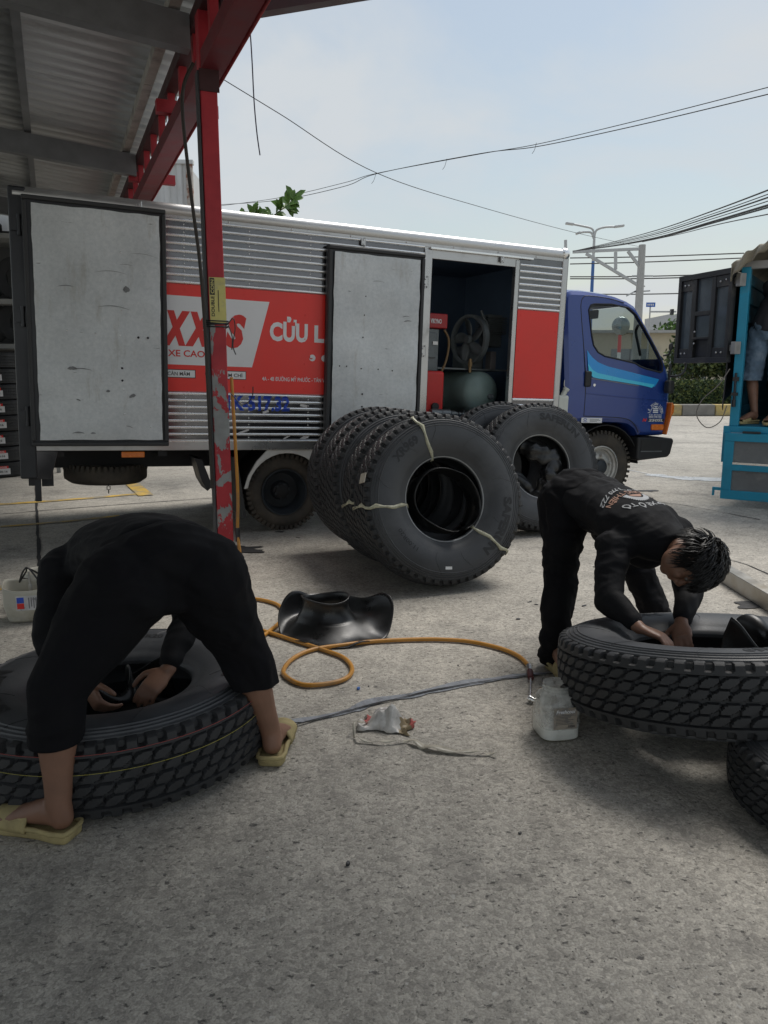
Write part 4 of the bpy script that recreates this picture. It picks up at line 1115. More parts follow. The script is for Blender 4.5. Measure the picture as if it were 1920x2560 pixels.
# ================================================================ truck tyres
SIDE = [(.498, .108), (.4985, .1185), (.4982, .1255), (.4955, .1235), (.488, .1275), (.4855, .1325), (.482, .1295), (.474, .1330), (.4715, .1378), (.468, .1345), (.459, .1370), (.4565, .1415), (.452, .1395), (.440, .1418), (.400, .1435), (.372, .1405), (.345, .1345), (.328, .128), (.325, .1265), (.318, .1245), (.315, .1225), (.308, .120), (.305, .1175), (.297, .114), (.294, .111), (.280, .105), (.268, .099), (.259, .092), (.2545, .083)]
INNER = [(.256, .070), (.275, .082), (.32, .102), (.39, .118), (.45, .112), (.49, .088), (.503, .05), (.506, .0)]
def side_y(r):
    for (r0, y0), (r1, y1) in zip(SIDE, SIDE[1:]):
        if r1 <= r <= r0: return y0 + (y1-y0)*(r0-r)/(r0-r1 + 1e-9)
    return .09
def tread_height(th, y, n=56):
    """1 = block top, 0 = groove floor"""
    p = 2*math.pi/n
    ay = abs(y)
    if ay > .080:
        u = (th/p) % 1.0
        d = abs(u-.5)
        if ay > .094 and d < .21 - (ay < .100)*.07: return -.35
        if ay < .083: return .5
        return 1.0
    rows = (-.060, -.020, .020, .060)
    for k, c in enumerate(rows):
        if abs(y-c) <= .0188:
            u = ((th/p) + (.5 if k % 2 else 0) + .25*(y-c)/.02) % 1.0
            du = abs(u-.5)*.060; dv = abs(y-c)
            if du < .0265 and dv < .0172 and du*.75 + dv < .0285: return 1.0
            return 0.0
    return 0.0
def make_tyre_meshes():
    c = MB()
    prof = [(r, y) for r, y in SIDE] + INNER + [(r, -y) for r, y in INNER[-2::-1]] + [(r, -y) for r, y in SIDE[::-1]]
    prof += [(.502, -.06), (.502, .06)]
    c.lathe(prof, 120, closed=True)
    cme = c.mesh('tyre_carcass')
    bm = bmesh.new(); bm.from_mesh(cme); bmesh.ops.recalc_face_normals(bm, faces=bm.faces); bm.to_mesh(cme); bm.free()
    cme.materials.append(M_rubberside)
    cme.polygons.foreach_set('use_smooth', [True]*len(cme.polygons)); cme.set_sharp_from_angle(angle=R(28))
    nth, ny = 56*12, 58
    ys = [-.1225, -.1195] + [-.1135 + .227*j/(ny-5) for j in range(ny-4)] + [.1195, .1225]
    vs, fs = [], []
    for i in range(nth):
        th = 2*math.pi*(i+.37)/nth
        for j, y in enumerate(ys):
            crown = .536 - .010*(abs(y)/.1125)**2.6
            h = tread_height(th, max(-.112, min(.112, y)))
            r = crown - .0145*(1-h)
            if j in (0, ny-1): r = .4985 if h > .5 else .4965
            elif j in (1, ny-2): r = .519 if h > .5 else .499
            vs.append((r*math.cos(th), y, r*math.sin(th)))
    for i in range(nth):
        i2 = (i+1) % nth
        for j in range(ny-1): fs.append((i*ny+j, i*ny+j+1, i2*ny+j+1, i2*ny+j))
    tme = bpy.data.meshes.new('tyre_tread'); tme.from_pydata(vs, [], fs); tme.update()
    bm = bmesh.new(); bm.from_mesh(tme); bmesh.ops.recalc_face_normals(bm, faces=bm.faces); bm.to_mesh(tme); bm.free()
    tme.materials.append(M_rubber)
    tme.polygons.foreach_set('use_smooth', [True]*len(tme.polygons)); tme.set_sharp_from_angle(angle=R(35))
    return cme, tme
CARC, TREAD = make_tyre_meshes()
def ring_text(s_, r0, h, a0, width, bold, front=True, lift=.0016):
    sg = -1 if front else 1
    me = text_mesh(s_, h, width, bold)
    bm = bmesh.new(); bm.from_mesh(me)
    bmesh.ops.subdivide_edges(bm, edges=[e for e in bm.edges if e.calc_length() > .012], cuts=1)
    bm.to_mesh(me); bm.free()
    for v in me.vertices:
        rr = r0 + v.co.y; an = a0 - v.co.x/(r0 + h*.5)*1.0
        if not front: an = math.pi - an
        v.co = Vector((rr*math.cos(an), sg*(side_y(rr)+lift), rr*math.sin(an)))
    me.materials.append(M_letrub)
    return me
TYTXT = []
for fr in (True, False):
    TYTXT += [ring_text('XR969', .388, .047, R(143), .205, .05, fr), ring_text('SAFERUN', .385, .050, R(358), .40, .05, fr),
              ring_text('11.00R20', .360, .026, R(232), .17, .01, fr)]
# faint mould lines across the sidewall
def mould_lines():
    m_ = MB()
    for sg in (-1, 1):
        for a in (20, 58, 96, 131, 170, 208, 249, 287, 330):
            an = R(a + 7*math.sin(a*2.1)); pts = []
            for k in range(8):
                r_ = .335 + (.50-.335)*k/7; q = an + .07*math.sin(k*.6+a)
                pts.append((r_*math.cos(q), sg*(side_y(r_)+.0003), r_*math.sin(q)))
            m_.tube(pts, .0011, 4)
    return m_.mesh('mould_lines')
MLINE = mould_lines(); MLINE.materials.append(M_letrub)
def axis_matrix(pos, a, spin=0.):
    y = Vector(a).normalized(); up = Vector((0, 0, 1)) if abs(y.z) < .95 else Vector((0, 1, 0))
    z = (up - y*up.dot(y)).normalized(); x = y.cross(z)
    M4 = Matrix(((x.x, y.x, z.x, pos[0]), (x.y, y.y, z.y, pos[1]), (x.z, y.z, z.z, pos[2]), (0, 0, 0, 1)))
    return M4 @ Matrix.Rotation(-spin, 4, 'Y')
def add_child(name, me, parent):
    o = bpy.data.objects.new(name, me); COL.objects.link(o); o.parent = parent; return o
def truck_tyre(pos, a, spin, label, group=None, text=True, scale=1.0):
    M4 = axis_matrix(pos, a, spin)
    if scale != 1.0: M4 = M4 @ Matrix.Scale(scale, 4)
    t = thing('truck_tyre', (0,0,0), label=label, cat='tyre', group=group, mat4=M4)
    add_child('carcass', CARC, t); add_child('tread', TREAD, t); tag(add_child('mould_lines', MLINE, t), kind='stuff')
    if text:
        for me in TYTXT: add_child('sidewall_lettering', me, t)
    return t
AX = Vector((-.34, .905, -.24)).normalized()
GO = Vector((-.36, .93, 0)).normalized()
def lean_z(a, sc=1.0):
    a = Vector(a).normalized(); return sc*(.536*math.sqrt(1-a.z**2) + .1*abs(a.z)) - .004
F0 = Vector((.345, 4.77, lean_z(AX)))
labs = ['new truck tyre at the front of the leaning row, tied with pale straps',
        'second tyre of the leaning row, just behind the strapped front tyre',
        'middle tyre of the leaning row of five new truck tyres',
        'fourth tyre of the leaning row, one before its rear tyre',
        'rear tyre of the leaning row, closest to the folded truck door']
ROW = []
for k in range(5):
    p = F0 + GO*.272*k + Vector((.0, 0, 0)) + Vector((.02*math.sin(k*2.3), 0, 0))
    ROW.append(truck_tyre(p, AX + Vector((.02*math.sin(k*1.7), 0, .01*math.cos(k))), R(k*41), labs[k], 'leaning row of five new tyres'))
AX2 = Vector((-.30, .92, -.22)).normalized()
t6 = truck_tyre((1.275, 6.42, lean_z(AX2)), AX2, R(93), 'new tyre with folded tubes in its hole, leaning towards the blue cab', 'pair of tyres leaning by the truck')
t7 = truck_tyre((1.015, 6.71, lean_z(AX2)), AX2 + Vector((.0, 0, -.01)), R(18), 'new tyre half hidden behind the tyre beside the blue cab', 'pair of tyres leaning by the truck')
# strap ribbons over the sidewall
M_strap = P('yellowish_strap', (.42, .41, .30), .25, 0, .25, 30, rvar=.12)
def strap(parent, ang, twist=.0):
    pts = [(.245, -.02), (.246, -.085), (.262, -.098), (.30, -.118), (.36, -.141), (.42, -.147), (.47, -.142), (.505, -.128), (.53, -.115), (.542, -.09), (.543, -.02), (.543, .09)]
    m_ = MB(); vs = []
    for i, (r_, y) in enumerate(pts):
        a = ang + twist*(i/len(pts)) + .02*math.sin(i*1.9)
        w = .010 + .004*math.sin(i*2.3)
        da = w/r_
        for s_ in (-1, 0, 1):
            q = a + s_*da; rr = r_ + .002
            yy = y - (.004 if s_ == 0 else 0)
            vs.append((rr*math.cos(q), yy, rr*math.sin(q)))
    fs = []
    for i in range(len(pts)-1):
        for j in range(2): fs.append((3*i+j, 3*i+3+j, 3*i+4+j, 3*i+1+j))
    m_.add(vs, fs); return m_.build('strap', M_strap, parent, smooth=60, solid=.0008)
strap(ROW[0], R(103), R(9)); strap(ROW[0], R(186), R(-6)); strap(ROW[0], R(312), R(8))
strap(ROW[3], R(103+123)-R(120), .0); strap(ROW[1], R(143), .0)
def flat_sticker(parent, r_, ang, w, h, mat, front=True):
    m_ = MB(); sg = -1 if front else 1; vs = []
    for i in range(5):
        for j in range(2):
            rr = r_ + h*(j-.5); q = ang + w*(i/4-.5)/r_
            vs.append((rr*math.cos(q), sg*(side_y(rr)+.002), rr*math.sin(q)))
    m_.add(vs, [(2*i, 2*i+2, 2*i+3, 2*i+1) for i in range(4)]); return m_.build('sticker', mat, parent, fix=False)
M_bead = P('bead_shine', (.30, .31, .31), .35, .2, .2, 9)  # added pale ring: the shine along the tyre bead is put into its colour
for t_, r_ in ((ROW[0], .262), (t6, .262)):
    m_ = MB(); m_.lathe([(r_-.003, -.094), (r_, -.0975), (r_+.004, -.0985), (r_+.002, -.094)], 96, closed=True); m_.build('bead_shine', M_bead, t_, smooth=60)
flat_sticker(ROW[0], .425, R(265), .044, .018, M_white); flat_sticker(t6, .285, R(93-93+90), .04, .012, M_white)
m_ = MB(); M4 = Matrix.Rotation(-R(163), 4, 'Y'); m_.box((.535, -.11, -.03), (.541, -.02, .03), M4); m_.build('paper_label', P('paper_label', (.50, .46, .38), .7), ROW[0])

# folded inner tubes and flaps
def folded_tube(label, M4, seed, Rr=.15, r=.055, flat=.6, turns=2, group='folded inner tubes'):
    rnd = random.Random(seed); ph = [rnd.uniform(0, 6.28) for _ in range(6)]
    pts, rs = [], []
    n = 72
    for i in range(n):
        t = 2*math.pi*i/n
        k = Rr*(.80 + .28*math.sin(2*t+ph[0]))
        pts.append(Vector((k*math.cos(t), .05*math.sin(turns*t+ph[1]) , k*math.sin(t)*.9)))
        rs.append(r*(.85 + .22*math.sin(2*t+ph[2]) + .12*math.sin(5*t+ph[3])))
    m_ = MB(); m_.tube(pts, rs, 14, closed=True)
    for i, v in enumerate(m_.v):
        p = Vector(v); nz = noise.noise(p*11 + Vector((seed, 0, 0)))
        m_.v[i] = tuple(p + Vector((nz*.022, noise.noise(p*9+Vector((0, seed, 0)))*.02, noise.noise(p*10+Vector((0, 0, seed)))*.022)))
    o = tag(m_.build('inner_tube', M_tube, smooth=180), label, 'inner tube', group); o.matrix_world = M4
    return o
def flap_roll(label, M4, r0=.22, a0=0., a1=5.0, w=.20, seed=1, group=None, amp=.02, tilt=0.):
    """a rubber flap: a band rolled into a tyre opening"""
    m_ = MB()
    def f(u, v):
        a = a0 + (a1-a0)*u
        rr = r0*(1 - .18*u) + amp*math.sin(a*2.3+seed) + .02*noise.noise(Vector((a, v*2, seed)))
        y = (v-.5)*w + .03*math.sin(a*1.7+seed) + tilt*math.cos(a)
        return (rr*math.cos(a), y, rr*math.sin(a))
    m_.sheet(f, 60, 12)
    o = tag(m_.build('rubber_flap', M_tube, smooth=180, solid=.004), label, 'rubber flap', group); o.matrix_world = M4
    return o
A0 = axis_matrix(F0, AX, 0)
flap_roll('black rubber flap rolled inside the strapped front tyre', A0 @ Matrix.Translation((.005, -.02, -.012)), .225, R(-60), R(285), .20, 2)
A6 = axis_matrix((1.275, 6.42, lean_z(AX2)), AX2, 0)
def arc_tube(label, M4, ctrl, r, seed, flat=.65):
    pts = catmull(ctrl, 14); n = len(pts); m_ = MB()
    rs = [r*(.75 + .25*math.sin(math.pi*i/(n-1)) + .10*math.sin(i*.55+seed)) for i in range(n)]
    rs[0] *= .55; rs[-1] *= .55
    m_.tube(pts, rs, 22)
    for i, v in enumerate(m_.v):
        k = i//22; c = pts[min(k, n-1)]; d = Vector(v) - c; a = (i % 22)/22*2*math.pi
        crease = 1 - .30*max(0, math.cos(2*a + seed + k*.10))**3 - .10*abs(noise.noise(Vector((k*.25, a, seed))))
        m_.v[i] = tuple(c + Vector((d.x*crease, d.y*crease*flat, d.z*crease)))
    o = tag(m_.build('inner_tube', M_tube, smooth=180), label, 'inner tube'); o.matrix_world = M4
    return o
arc_tube('folded inner tube high in the hole of the tyre by the cab', A6, [(-.10, .02, .19), (-.02, -.03, .13), (.09, -.045, .09), (.20, -.02, .08)], .085, 1)
arc_tube('folded inner tube low in the hole of the tyre by the cab', A6, [(.02, .0, -.22), (.07, -.04, -.12), (.11, -.05, -.02), (.20, -.03, .02)], .080, 2.4)
arc_tube('small folded tube end beside the low one in the tyre by the cab', A6, [(-.21, .03, -.04), (-.12, .0, -.12), (-.06, .0, -.20)], .05, 4)
flap_roll('black rubber flap lining the tyre by the cab', A6 @ Matrix.Translation((0, .05, 0)), .235, R(150), R(400), .14, 4)

# ---- tyre being worked on, left (flat on the ground)
TL = (-.95, 2.60, .143)
tl = truck_tyre(TL, (0.02, 0.0, -1.0), R(235), 'truck tyre flat on the ground under the man in cropped trousers')
for y, c, nm in ((-.035, (.45, .40, .08), 'yellow_marker'), (-.095, (.42, .07, .06), 'red_marker')):
    m_ = MB(); m_.lathe([(.5365, y-.0007), (.5372, y), (.5365, y+.0007), (.535, y)], 160, closed=True); m_.build('marker_line', P(nm, c, .7), tl)
# ---- tyre being worked on, right (near edge propped up)
TILT = R(10.0)
axr = Vector((0.03, -math.sin(TILT), -math.cos(TILT))).normalized()
TRP = Vector((1.20, 2.735, .246))
tr_ = truck_tyre(TRP, axr, R(150), 'truck tyre propped at a slant under the man in the printed shirt')
ts = truck_tyre((1.50, 2.18, .107), (0, 0.02, -1), R(20), 'smaller tyre lying under the propped tyre', text=False, scale=.76)
# tubes in these tyres
folded_tube('folded black inner tube stuffed into the propped tyre', Matrix.Translation((1.46, 2.72, .36)) @ Matrix.Rotation(R(80), 4, 'X'), 31, .10, .045, group=None)
def crumple(label, pos, rot, seed, L=.34, W=.16, Hh=.10):
    m_ = MB()
    def f(u, v):
        x = (u-.5)*L; a = v*2*math.pi
        w = W*(.55+.45*math.sin(math.pi*u))*(1+.35*math.sin(5*u+seed)); hh = Hh*(.4+.6*math.sin(math.pi*u))*(1+.4*math.sin(7*u+seed*2))
        p = Vector((x, w*.5*math.cos(a), hh*.5*math.sin(a)))
        k = noise.noise(p*14+Vector((seed, seed, 0)))
        return p*(1+.35*k) + Vector((0, 0, .05*math.sin(u*6+seed)))
    m_.sheet(f, 36, 18)
    o = tag(m_.build('rubber_flap', M_tube, smooth=180), label, 'rubber flap'); o.matrix_world = Matrix.Translation(pos) @ rot
    return o
def pleated(label, pos, rz, seed, sc=1.):
    """creased sheet of tube rubber standing up in folds"""
    m_ = MB()
    def f(u, v):
        a = u*2*math.pi*1.15
        x = (u-.5)*.52; y = .075*math.sin(a*1.3+seed)
        z = v*(.16+.045*math.sin(a*1.9+seed*.7)) - .05
        return (x*(1-.12*v)*sc, (y + .03*math.sin(v*4+a)*v)*sc, (z + .012*noise.noise(Vector((x*9, v*5, seed))))*sc)
    m_.sheet(f, 60, 12)
    o = tag(m_.build('rubber_flap', M_tube, smooth=180, solid=.005), label, 'rubber flap'); o.matrix_world = Matrix.Translation(pos) @ Matrix.Rotation(rz, 4, 'Z')
    return o
pleated('creased black rubber flap standing out of the propped tyre', (1.44, 2.60, .33), R(-8), 2.2, .85)
pleated('grey rubber flap folded in the tyre under the left man', (-.93, 2.62, .17), R(65), .8, .8)

arc_tube('black inner tube lying across the hole of the propped tyre', Matrix.Translation((1.20, 2.76, .20)) @ Matrix.Rotation(R(90), 4, 'X'), [(-.20, .0, .03), (-.08, .02, .10), (.06, .02, .09), (.20, .0, .02)], .125, .6, .8)
arc_tube('black inner tube tucked under the near rim of the propped tyre', Matrix.Translation((1.20, 2.68, .20)) @ Matrix.Rotation(R(90), 4, 'X'), [(-.18, .0, .02), (-.05, .01, -.04), (.08, .01, -.05), (.20, .0, .0)], .115, 3.1, .8)
# ================================================================ flap lying on the ground
m_ = MB()
def hat(u, v):
    a = 2*math.pi*u; sn = math.sin(a)
    back = max(0, min(1, (sn+.42)/1.1)); back = back*back*(3-2*back)
    hump = 1 + .26*math.cos(2*(a-math.pi/2)+math.pi) + .08*math.sin(5*a)
    if v < .4:                                # collar
        t = v/.4; r_ = .100 + .020*(1-t)**3 + .045*t*t; z = .190 - .115*t + .010*math.sin(a*2+.5)
    else:
        t = (v-.4)/.6; r_ = .145 + .150*t + .016*math.sin(3*a)*t
        z = .069*(1-t)**1.8 + .006 + t**2.0*back*.165*hump + (1-back)*t**3*max(0, .02*math.sin(6*a+1))
        r_ -= back*t**2*.035
        r_ += .02*math.sin(4*a+1)*t*t*back
    return (r_*math.cos(a)*1.06 - (.05 if v < .4 else .05*(1-(v-.4)/.6)), r_*sn*.92, max(.006, z))
m_.sheet(hat, 96, 30, True)
o = tag(m_.build('rubber_flap', M_tube, smooth=180, solid=.005), 'black rubber tyre flap lying like a hat on the concrete', 'rubber flap')
o.location = gp(838, 1580); o.location.z = 0; o.rotation_euler = (0, 0, R(-6))
o.scale = (.98, .9, 1.0)

# ================================================================ air hose
M_hose = P('hose_orange', (.52, .24, .035), .42, 0, .12, 6, dirt=(.30, .17, .07), dscale=3, dlo=.5, dhi=.7)
hz = [(598, 1447), (622, 1470), (621, 1490), (600, 1505), (575, 1512), (600, 1506), (641, 1503), (690, 1515), (709, 1535), (702, 1558), (675, 1583), (641, 1606), (600, 1622), (570, 1612), (580, 1585), (627, 1577), (675, 1588), (743, 1610), (808, 1631), (858, 1650), (880, 1677), (868, 1701), (823, 1716), (759, 1719), (719, 1701), (709, 1682), (734, 1652), (784, 1630), (858, 1619), (932, 1610), (1031, 1605), (1105, 1605), (1179, 1611), (1253, 1628), (1298, 1648), (1322, 1672)]
pts = [YARD @ Vector((.075, -.03, 1.30)), YARD @ Vector((.082, -.04, .9)), YARD @ Vector((.085, -.05, .55)), YARD @ Vector((.072, -.065, .30)), YARD @ Vector((.075, -.10, .16))]
pts += [Vector((p.x, p.y, .013)) for p in (gp(*q) for q in hz)]
pts[5].z = .03
# lift at crossings
for i in (18, 19): pts[5+i-0].z = .013
hose = thing('air_hose', (0,0,0), label='orange air hose coiling over the concrete to an inflator chuck', cat='hose')
m_ = MB(); cpts = catmull(pts, 8); m_.tube(cpts, .0105, 9); m_.build('hose_line', M_hose, hose, smooth=60)
e0 = pts[-1]; e1 = gp(1327, 1700); e1.z = .016; e2 = gp(1325, 1757); e2.z = .018
m_ = MB(); m_.cyl(e0, e0 + (e1-e0)*.55, .014, .012, 12); m_.build('hose_coupling', M_steel, hose, smooth=40)
m_ = MB(); m_.cyl(e0 + (e1-e0)*.5, e1 + (e2-e1)*.08, .014, .013, 12); m_.build('chuck_grip', P('grip_maroon', (.10, .02, .022), .5), hose, smooth=40)
m_ = MB(); m_.cyl(e1, e2, .006, n=10); m_.sphere(e2, .014, 12, 8); m_.cyl(e2, e2 + Vector((.02, -.012, -.004)), .012, n=12); m_.build('chuck_nozzle', M_strip, hose, smooth=40)
m_ = MB(); q0 = YARD @ Vector((.0725, -.062, .33)); q1 = YARD @ Vector((.0725, -.066, .24)); m_.cyl(q0, q1, .016, n=10); m_.build('hose_coupling', M_dkst, hose, smooth=40)

# ================================================================ jar of powder
jar = thing('plastic_jar', gp(1388, 1835), label='clear plastic jar half full of white powder beside the propped tyre', cat='jar'); jar.location.z = 0
jar.rotation_euler = (0, 0, R(10)); jar.scale = (.93, .93, .93)
def squircle(a, e=.36):
    c, s_ = math.cos(a), math.sin(a)
    return math.copysign(abs(c)**e, c), math.copysign(abs(s_)**e, s_)
def jar_surface(prof, n=48):
    m_ = MB()
    def f(u, v):
        k = round(v*(len(prof)-1)); r_, z, q = prof[k]
        a = 2*math.pi*u; sx, sy = squircle(a, .55); cx, sy2 = math.cos(a), math.sin(a)
        return (r_*(sx*q+cx*(1-q)), r_*(sy*q+sy2*(1-q)), z)
    m_.sheet(f, n, len(prof), True)
    return m_
M_pet = glass_mat('clear_plastic', (.94, .95, .94), rough=.08)
jp = [(.0, .004, 1), (.075, .004, 1), (.083, .012, 1), (.083, .05, 1), (.085, .06, 1), (.083, .14, 1), (.082, .155, 1), (.070, .178, .6), (.058, .188, .2), (.058, .196, 0), (.062, .198, 0), (.062, .203, 0), (.058, .205, 0), (.058, .222, 0), (.061, .224, 0), (.061, .228, 0), (.057, .229, 0)]
jar_surface(jp).build('jar_wall', M_pet, jar, smooth=50)
M_powder = P('white_powder', (.78, .77, .73), .9, 0, .1, 20, bump=.3, bscale=60)
pp = [(.0, .008, 1), (.072, .008, 1), (.079, .014, 1), (.079, .05, 1), (.078, .062, 1)]
m_ = jar_surface(pp); 
m_.build('powder_fill', M_powder, jar, smooth=50)
m_ = MB()
def ptop(u, v):
    a = 2*math.pi*u; sx, sy = squircle(a, .55); r_ = .078*v
    return (r_*sx, r_*sy, .062 + .02*(1-v) + .006*noise.noise(Vector((sx*3, sy*3, v*4))))
m_.sheet(ptop, 40, 10, True); m_.build('powder_heap', M_powder, jar, smooth=180)
# powder film clinging to the inside wall
def film():
    m, nd, ln, b = nodes_of('powder_film')
    t = nd.new('ShaderNodeTexCoord'); nz = N(nd, 'ShaderNodeTexNoise', Scale=18., Detail=6.); ln.new(t.outputs['Object'], nz.inputs['Vector'])
    r_ = ramp(nd, .38, .12, .66, .75); ln.new(nz.outputs['Fac'], r_.inputs[0]); ln.new(r_.outputs['Color'], b.inputs['Alpha'])
    b.inputs['Base Color'].default_value = (.80, .79, .76, 1); b.inputs['Roughness'].default_value = .9
    return m
jar_surface([(.0805, .055, 1), (.0815, .065, 1), (.080, .14, 1), (.079, .152, 1), (.067, .176, .6), (.0565, .187, .2), (.0565, .22, 0)]).build('powder_film', film(), jar, smooth=50)
m_ = MB()
M_lab = P('jar_label', (.36, .31, .25), .6, 0, .15, 20, dirt=(.20, .19, .18), dscale=30, dlo=.45, dhi=.65)
m_.box((-.045, -.0868, .062), (.05, -.0855, .15)); lb = m_.build('jar_label', M_lab, jar)
lettering('label_lettering', 'Freshcool', lambda a, b: Vector((-.036 + a, -.0875, .128 + b)), M_white, lb, .014, .078, .02, .2)
for k in range(7):
    m_ = MB(); z = .118 - .006*k; m_.box((-.036, -.0874, z), (.036 - .012*(k % 3), -.0871, z+.0022)); m_.build('label_line', P('label_ink', (.12, .11, .10), .7), lb)
m_ = MB()
for k in range(9): m_.box((.014+.0032*k, -.0875, .068), (.0155+.0032*k, -.0871, .078))
m_.build('label_barcode', M_blackp, lb)
for k, (z0, z1) in enumerate(((.196, .199), (.2095, .2125))):
    m_ = MB(); m_.lathe([(.0585, z0), (.0635, z0+.001), (.0635, z1), (.0585, z1+.001)], 40, 'Z'); m_.build('neck_ring', M_pet, jar, smooth=50)

# ================================================================ litter
def crumpled(name, label, cat, pos, size, mats, seed, rz=0., nu=26, nv=16, hz_=.05):
    m_ = MB()
    def f(u, v):
        x, y = (u-.5)*size[0], (v-.5)*size[1]
        n1 = noise.noise(Vector((x*22+seed, y*22, 0))); n2 = noise.noise(Vector((x*40, y*40+seed, 3)))
        z = .004 + hz_*max(0, .55+n1*1.1)*math.sin(math.pi*min(1, max(0, u)))**.5*math.sin(math.pi*v)**.5 + abs(n2)*.012
        return (x + .03*noise.noise(Vector((y*18, x*9, seed))), y + .03*noise.noise(Vector((x*18, y*9, seed+5))), z)
    m_.sheet(f, nu, nv)
    o = m_.build(name, mats[0], smooth=25, solid=.0006)
    for m2 in mats[1:]: o.data.materials.append(m2)
    if len(mats) > 1:
        for p in o.data.polygons:
            c = p.center
            p.material_index = 1 if (math.sin(c.x*70+1) > .75 and c.y > -.01) else (2 if len(mats) > 2 and c.x > size[0]*.28 else 0)
    tag(o, label, cat); o.location = (pos.x, pos.y, 0); o.rotation_euler = (0, 0, rz)
    return o
M_foil = P('wrapper_white', (.60, .58, .55), .35, 0, .25, 25, rvar=.15)
M_wrapred = P('wrapper_red', (.45, .10, .09), .5); M_wrapbr = P('wrapper_tan', (.28, .22, .13), .5)
crumpled('crumpled_wrapper', 'crumpled white and red plastic wrapper lying on the concrete', 'wrapper', gp(968, 1815), (.20, .13), [M_foil, M_wrapred, M_wrapbr], 3, R(-14), hz_=.075)
rb = MB()
rp = catmull([gp(*q) for q in ((945, 1800), (905, 1820), (885, 1838), (900, 1856), (960, 1862), (1020, 1858), (1060, 1872), (1130, 1884), (1200, 1888), (1244, 1893))], 8)
vs, fs = [], []
for i, p in enumerate(rp):
    t = (rp[min(i+1, len(rp)-1)] - rp[max(i-1, 0)]).normalized(); nr = Vector((-t.y, t.x, 0))
    w = .006 + .010*max(0, math.sin((i-40)/22*math.pi))**1 if i > 38 else .005
    z = .006 + .010*abs(math.sin(i*.33)) + (.03 if 6 < i < 20 else 0)*math.sin((i-6)/14*math.pi)
    vs += [(p.x+nr.x*w, p.y+nr.y*w, z), (p.x-nr.x*w, p.y-nr.y*w, z+.006*math.sin(i*.9))]
    if i: fs.append((2*i-2, 2*i-1, 2*i+1, 2*i))
rb.add(vs, fs)
tag(rb.build('plastic_ribbon', P('ribbon_plastic', (.42, .39, .32), .35, 0, .3, 18), smooth=60, solid=.001), 'long strip of torn packing plastic trailing from the wrapper', 'ribbon')
def scrap(name, label, cat, uv, size, mat, seed, group=None):
    m_ = MB(); p = gp(*uv); rnd = random.Random(seed)
    n = 7; a = [2*math.pi*i/n for i in range(n)]; rr = [rnd.uniform(.55, 1) for _ in a]
    lo = [(size[0]*r_*math.cos(q), size[1]*r_*math.sin(q), .001) for q, r_ in zip(a, rr)]; hi = [(x*.85, y*.85, size[2]*rnd.uniform(.6, 1)) for x, y, z in lo]
    m_.add(lo + hi, [tuple(range(n-1, -1, -1)), tuple(range(n, 2*n))] + [(i, (i+1) % n, n+(i+1) % n, n+i) for i in range(n)])
    o = tag(m_.build(name, mat, bevel=.002), label, cat, group); o.location = (p.x, p.y, 0); o.rotation_euler = (0, 0, rnd.uniform(0, 6)); return o
scrap('plastic_scrap', 'small blue plastic scrap near the hose loop', 'scrap', (897, 1723), (.016, .010, .012), P('scrap_blue', (.04, .14, .42), .4), 2)
scrap('rubber_scrap', 'small black lump lying on the open concrete floor', 'scrap', (869, 2164), (.013, .008, .014), M_blackpl, 4)
dk = [(1460, 1515, .05, .012), (1295, 1548, .03, .018), (1325, 1505, .05, .008), (1340, 1512, .03, .008), (921, 1717, .008, .005), (1070, 1495, .012, .006), (1485, 1418, .02, .008), (1690, 1505, .02, .006), (1300, 2085, .012, .008), (1460, 1635, .02, .006), (690, 1330, .04, .006), (745, 1345, .05, .005), (1145, 1665, .008, .006)]
for i, (u, v, a, b) in enumerate(dk):
    scrap('rubber_crumb', 'dark rubber crumb scattered on the concrete', 'scrap', (u, v), (a*.6, b, .006), M_blackpl, 40+i, 'rubber crumbs on the concrete')
# pebbles and grit: nobody could count them
gm = MB(); rnd = random.Random(5)
for i in range(1500):
    u = rnd.uniform(-.1, 1.1); p = gp(u*1920, rnd.uniform(1500, 2700)); s_ = rnd.uniform(.0015, .0045)
    q = rnd.uniform(0, 6.28)
    gm.add([(p.x+s_*math.cos(q), p.y+s_*math.sin(q), 0), (p.x+s_*math.cos(q+2.1), p.y+s_*math.sin(q+2.1), 0), (p.x+s_*math.cos(q+4.2), p.y+s_*math.sin(q+4.2), 0), (p.x, p.y, s_*rnd.uniform(.5, 1.1))], [(0, 1, 3), (1, 2, 3), (2, 0, 3)])
tag(gm.build('grit', P('grit_stone', (.30, .28, .25), .9, 0, .6, 40), fix=False), 'fine grit and stone dust scattered over the concrete', 'grit', kind='stuff')

# ================================================================ bucket cut from a plastic canister
bk = thing('cut_canister', gp(78, 1545), label='cut white plastic canister with a wire handle holding tools', cat='bucket'); bk.location.z = 0
bk.rotation_euler = (0, 0, R(15))
M_can = P('dirty_white_plastic', (.50, .48, .41), .5, 0, .12, 6, dirt=(.26, .22, .15), dscale=4, dlo=.48, dhi=.75)
def can_surf(u, v):
    a = 2*math.pi*u; sx, sy = squircle(a, .6)
    k = .84 + .16*min(1, v*2.4)
    z = .005 + v*(.175 + (.015 if sy > 0 else 0) + .02*sx*sx)
    return (.125*sx*k, .10*sy*k, z)
m_ = MB(); m_.sheet(can_surf, 56, 14, True); m_.build('canister_wall', M_can, bk, smooth=50, solid=.004)
m_ = MB(); m_.sheet(lambda u, v: (.105*v*squircle(2*math.pi*u, .6)[0], .084*v*squircle(2*math.pi*u, .6)[1], .008), 40, 3, True); m_.build('canister_base', M_can, bk)
m_ = MB(); m_.box((-.05, -.1025, .075), (.085, -.1012, .155)); lb = m_.build('canister_label', P('silver_label', (.55, .56, .58), .3, .5, .2, 12), bk)
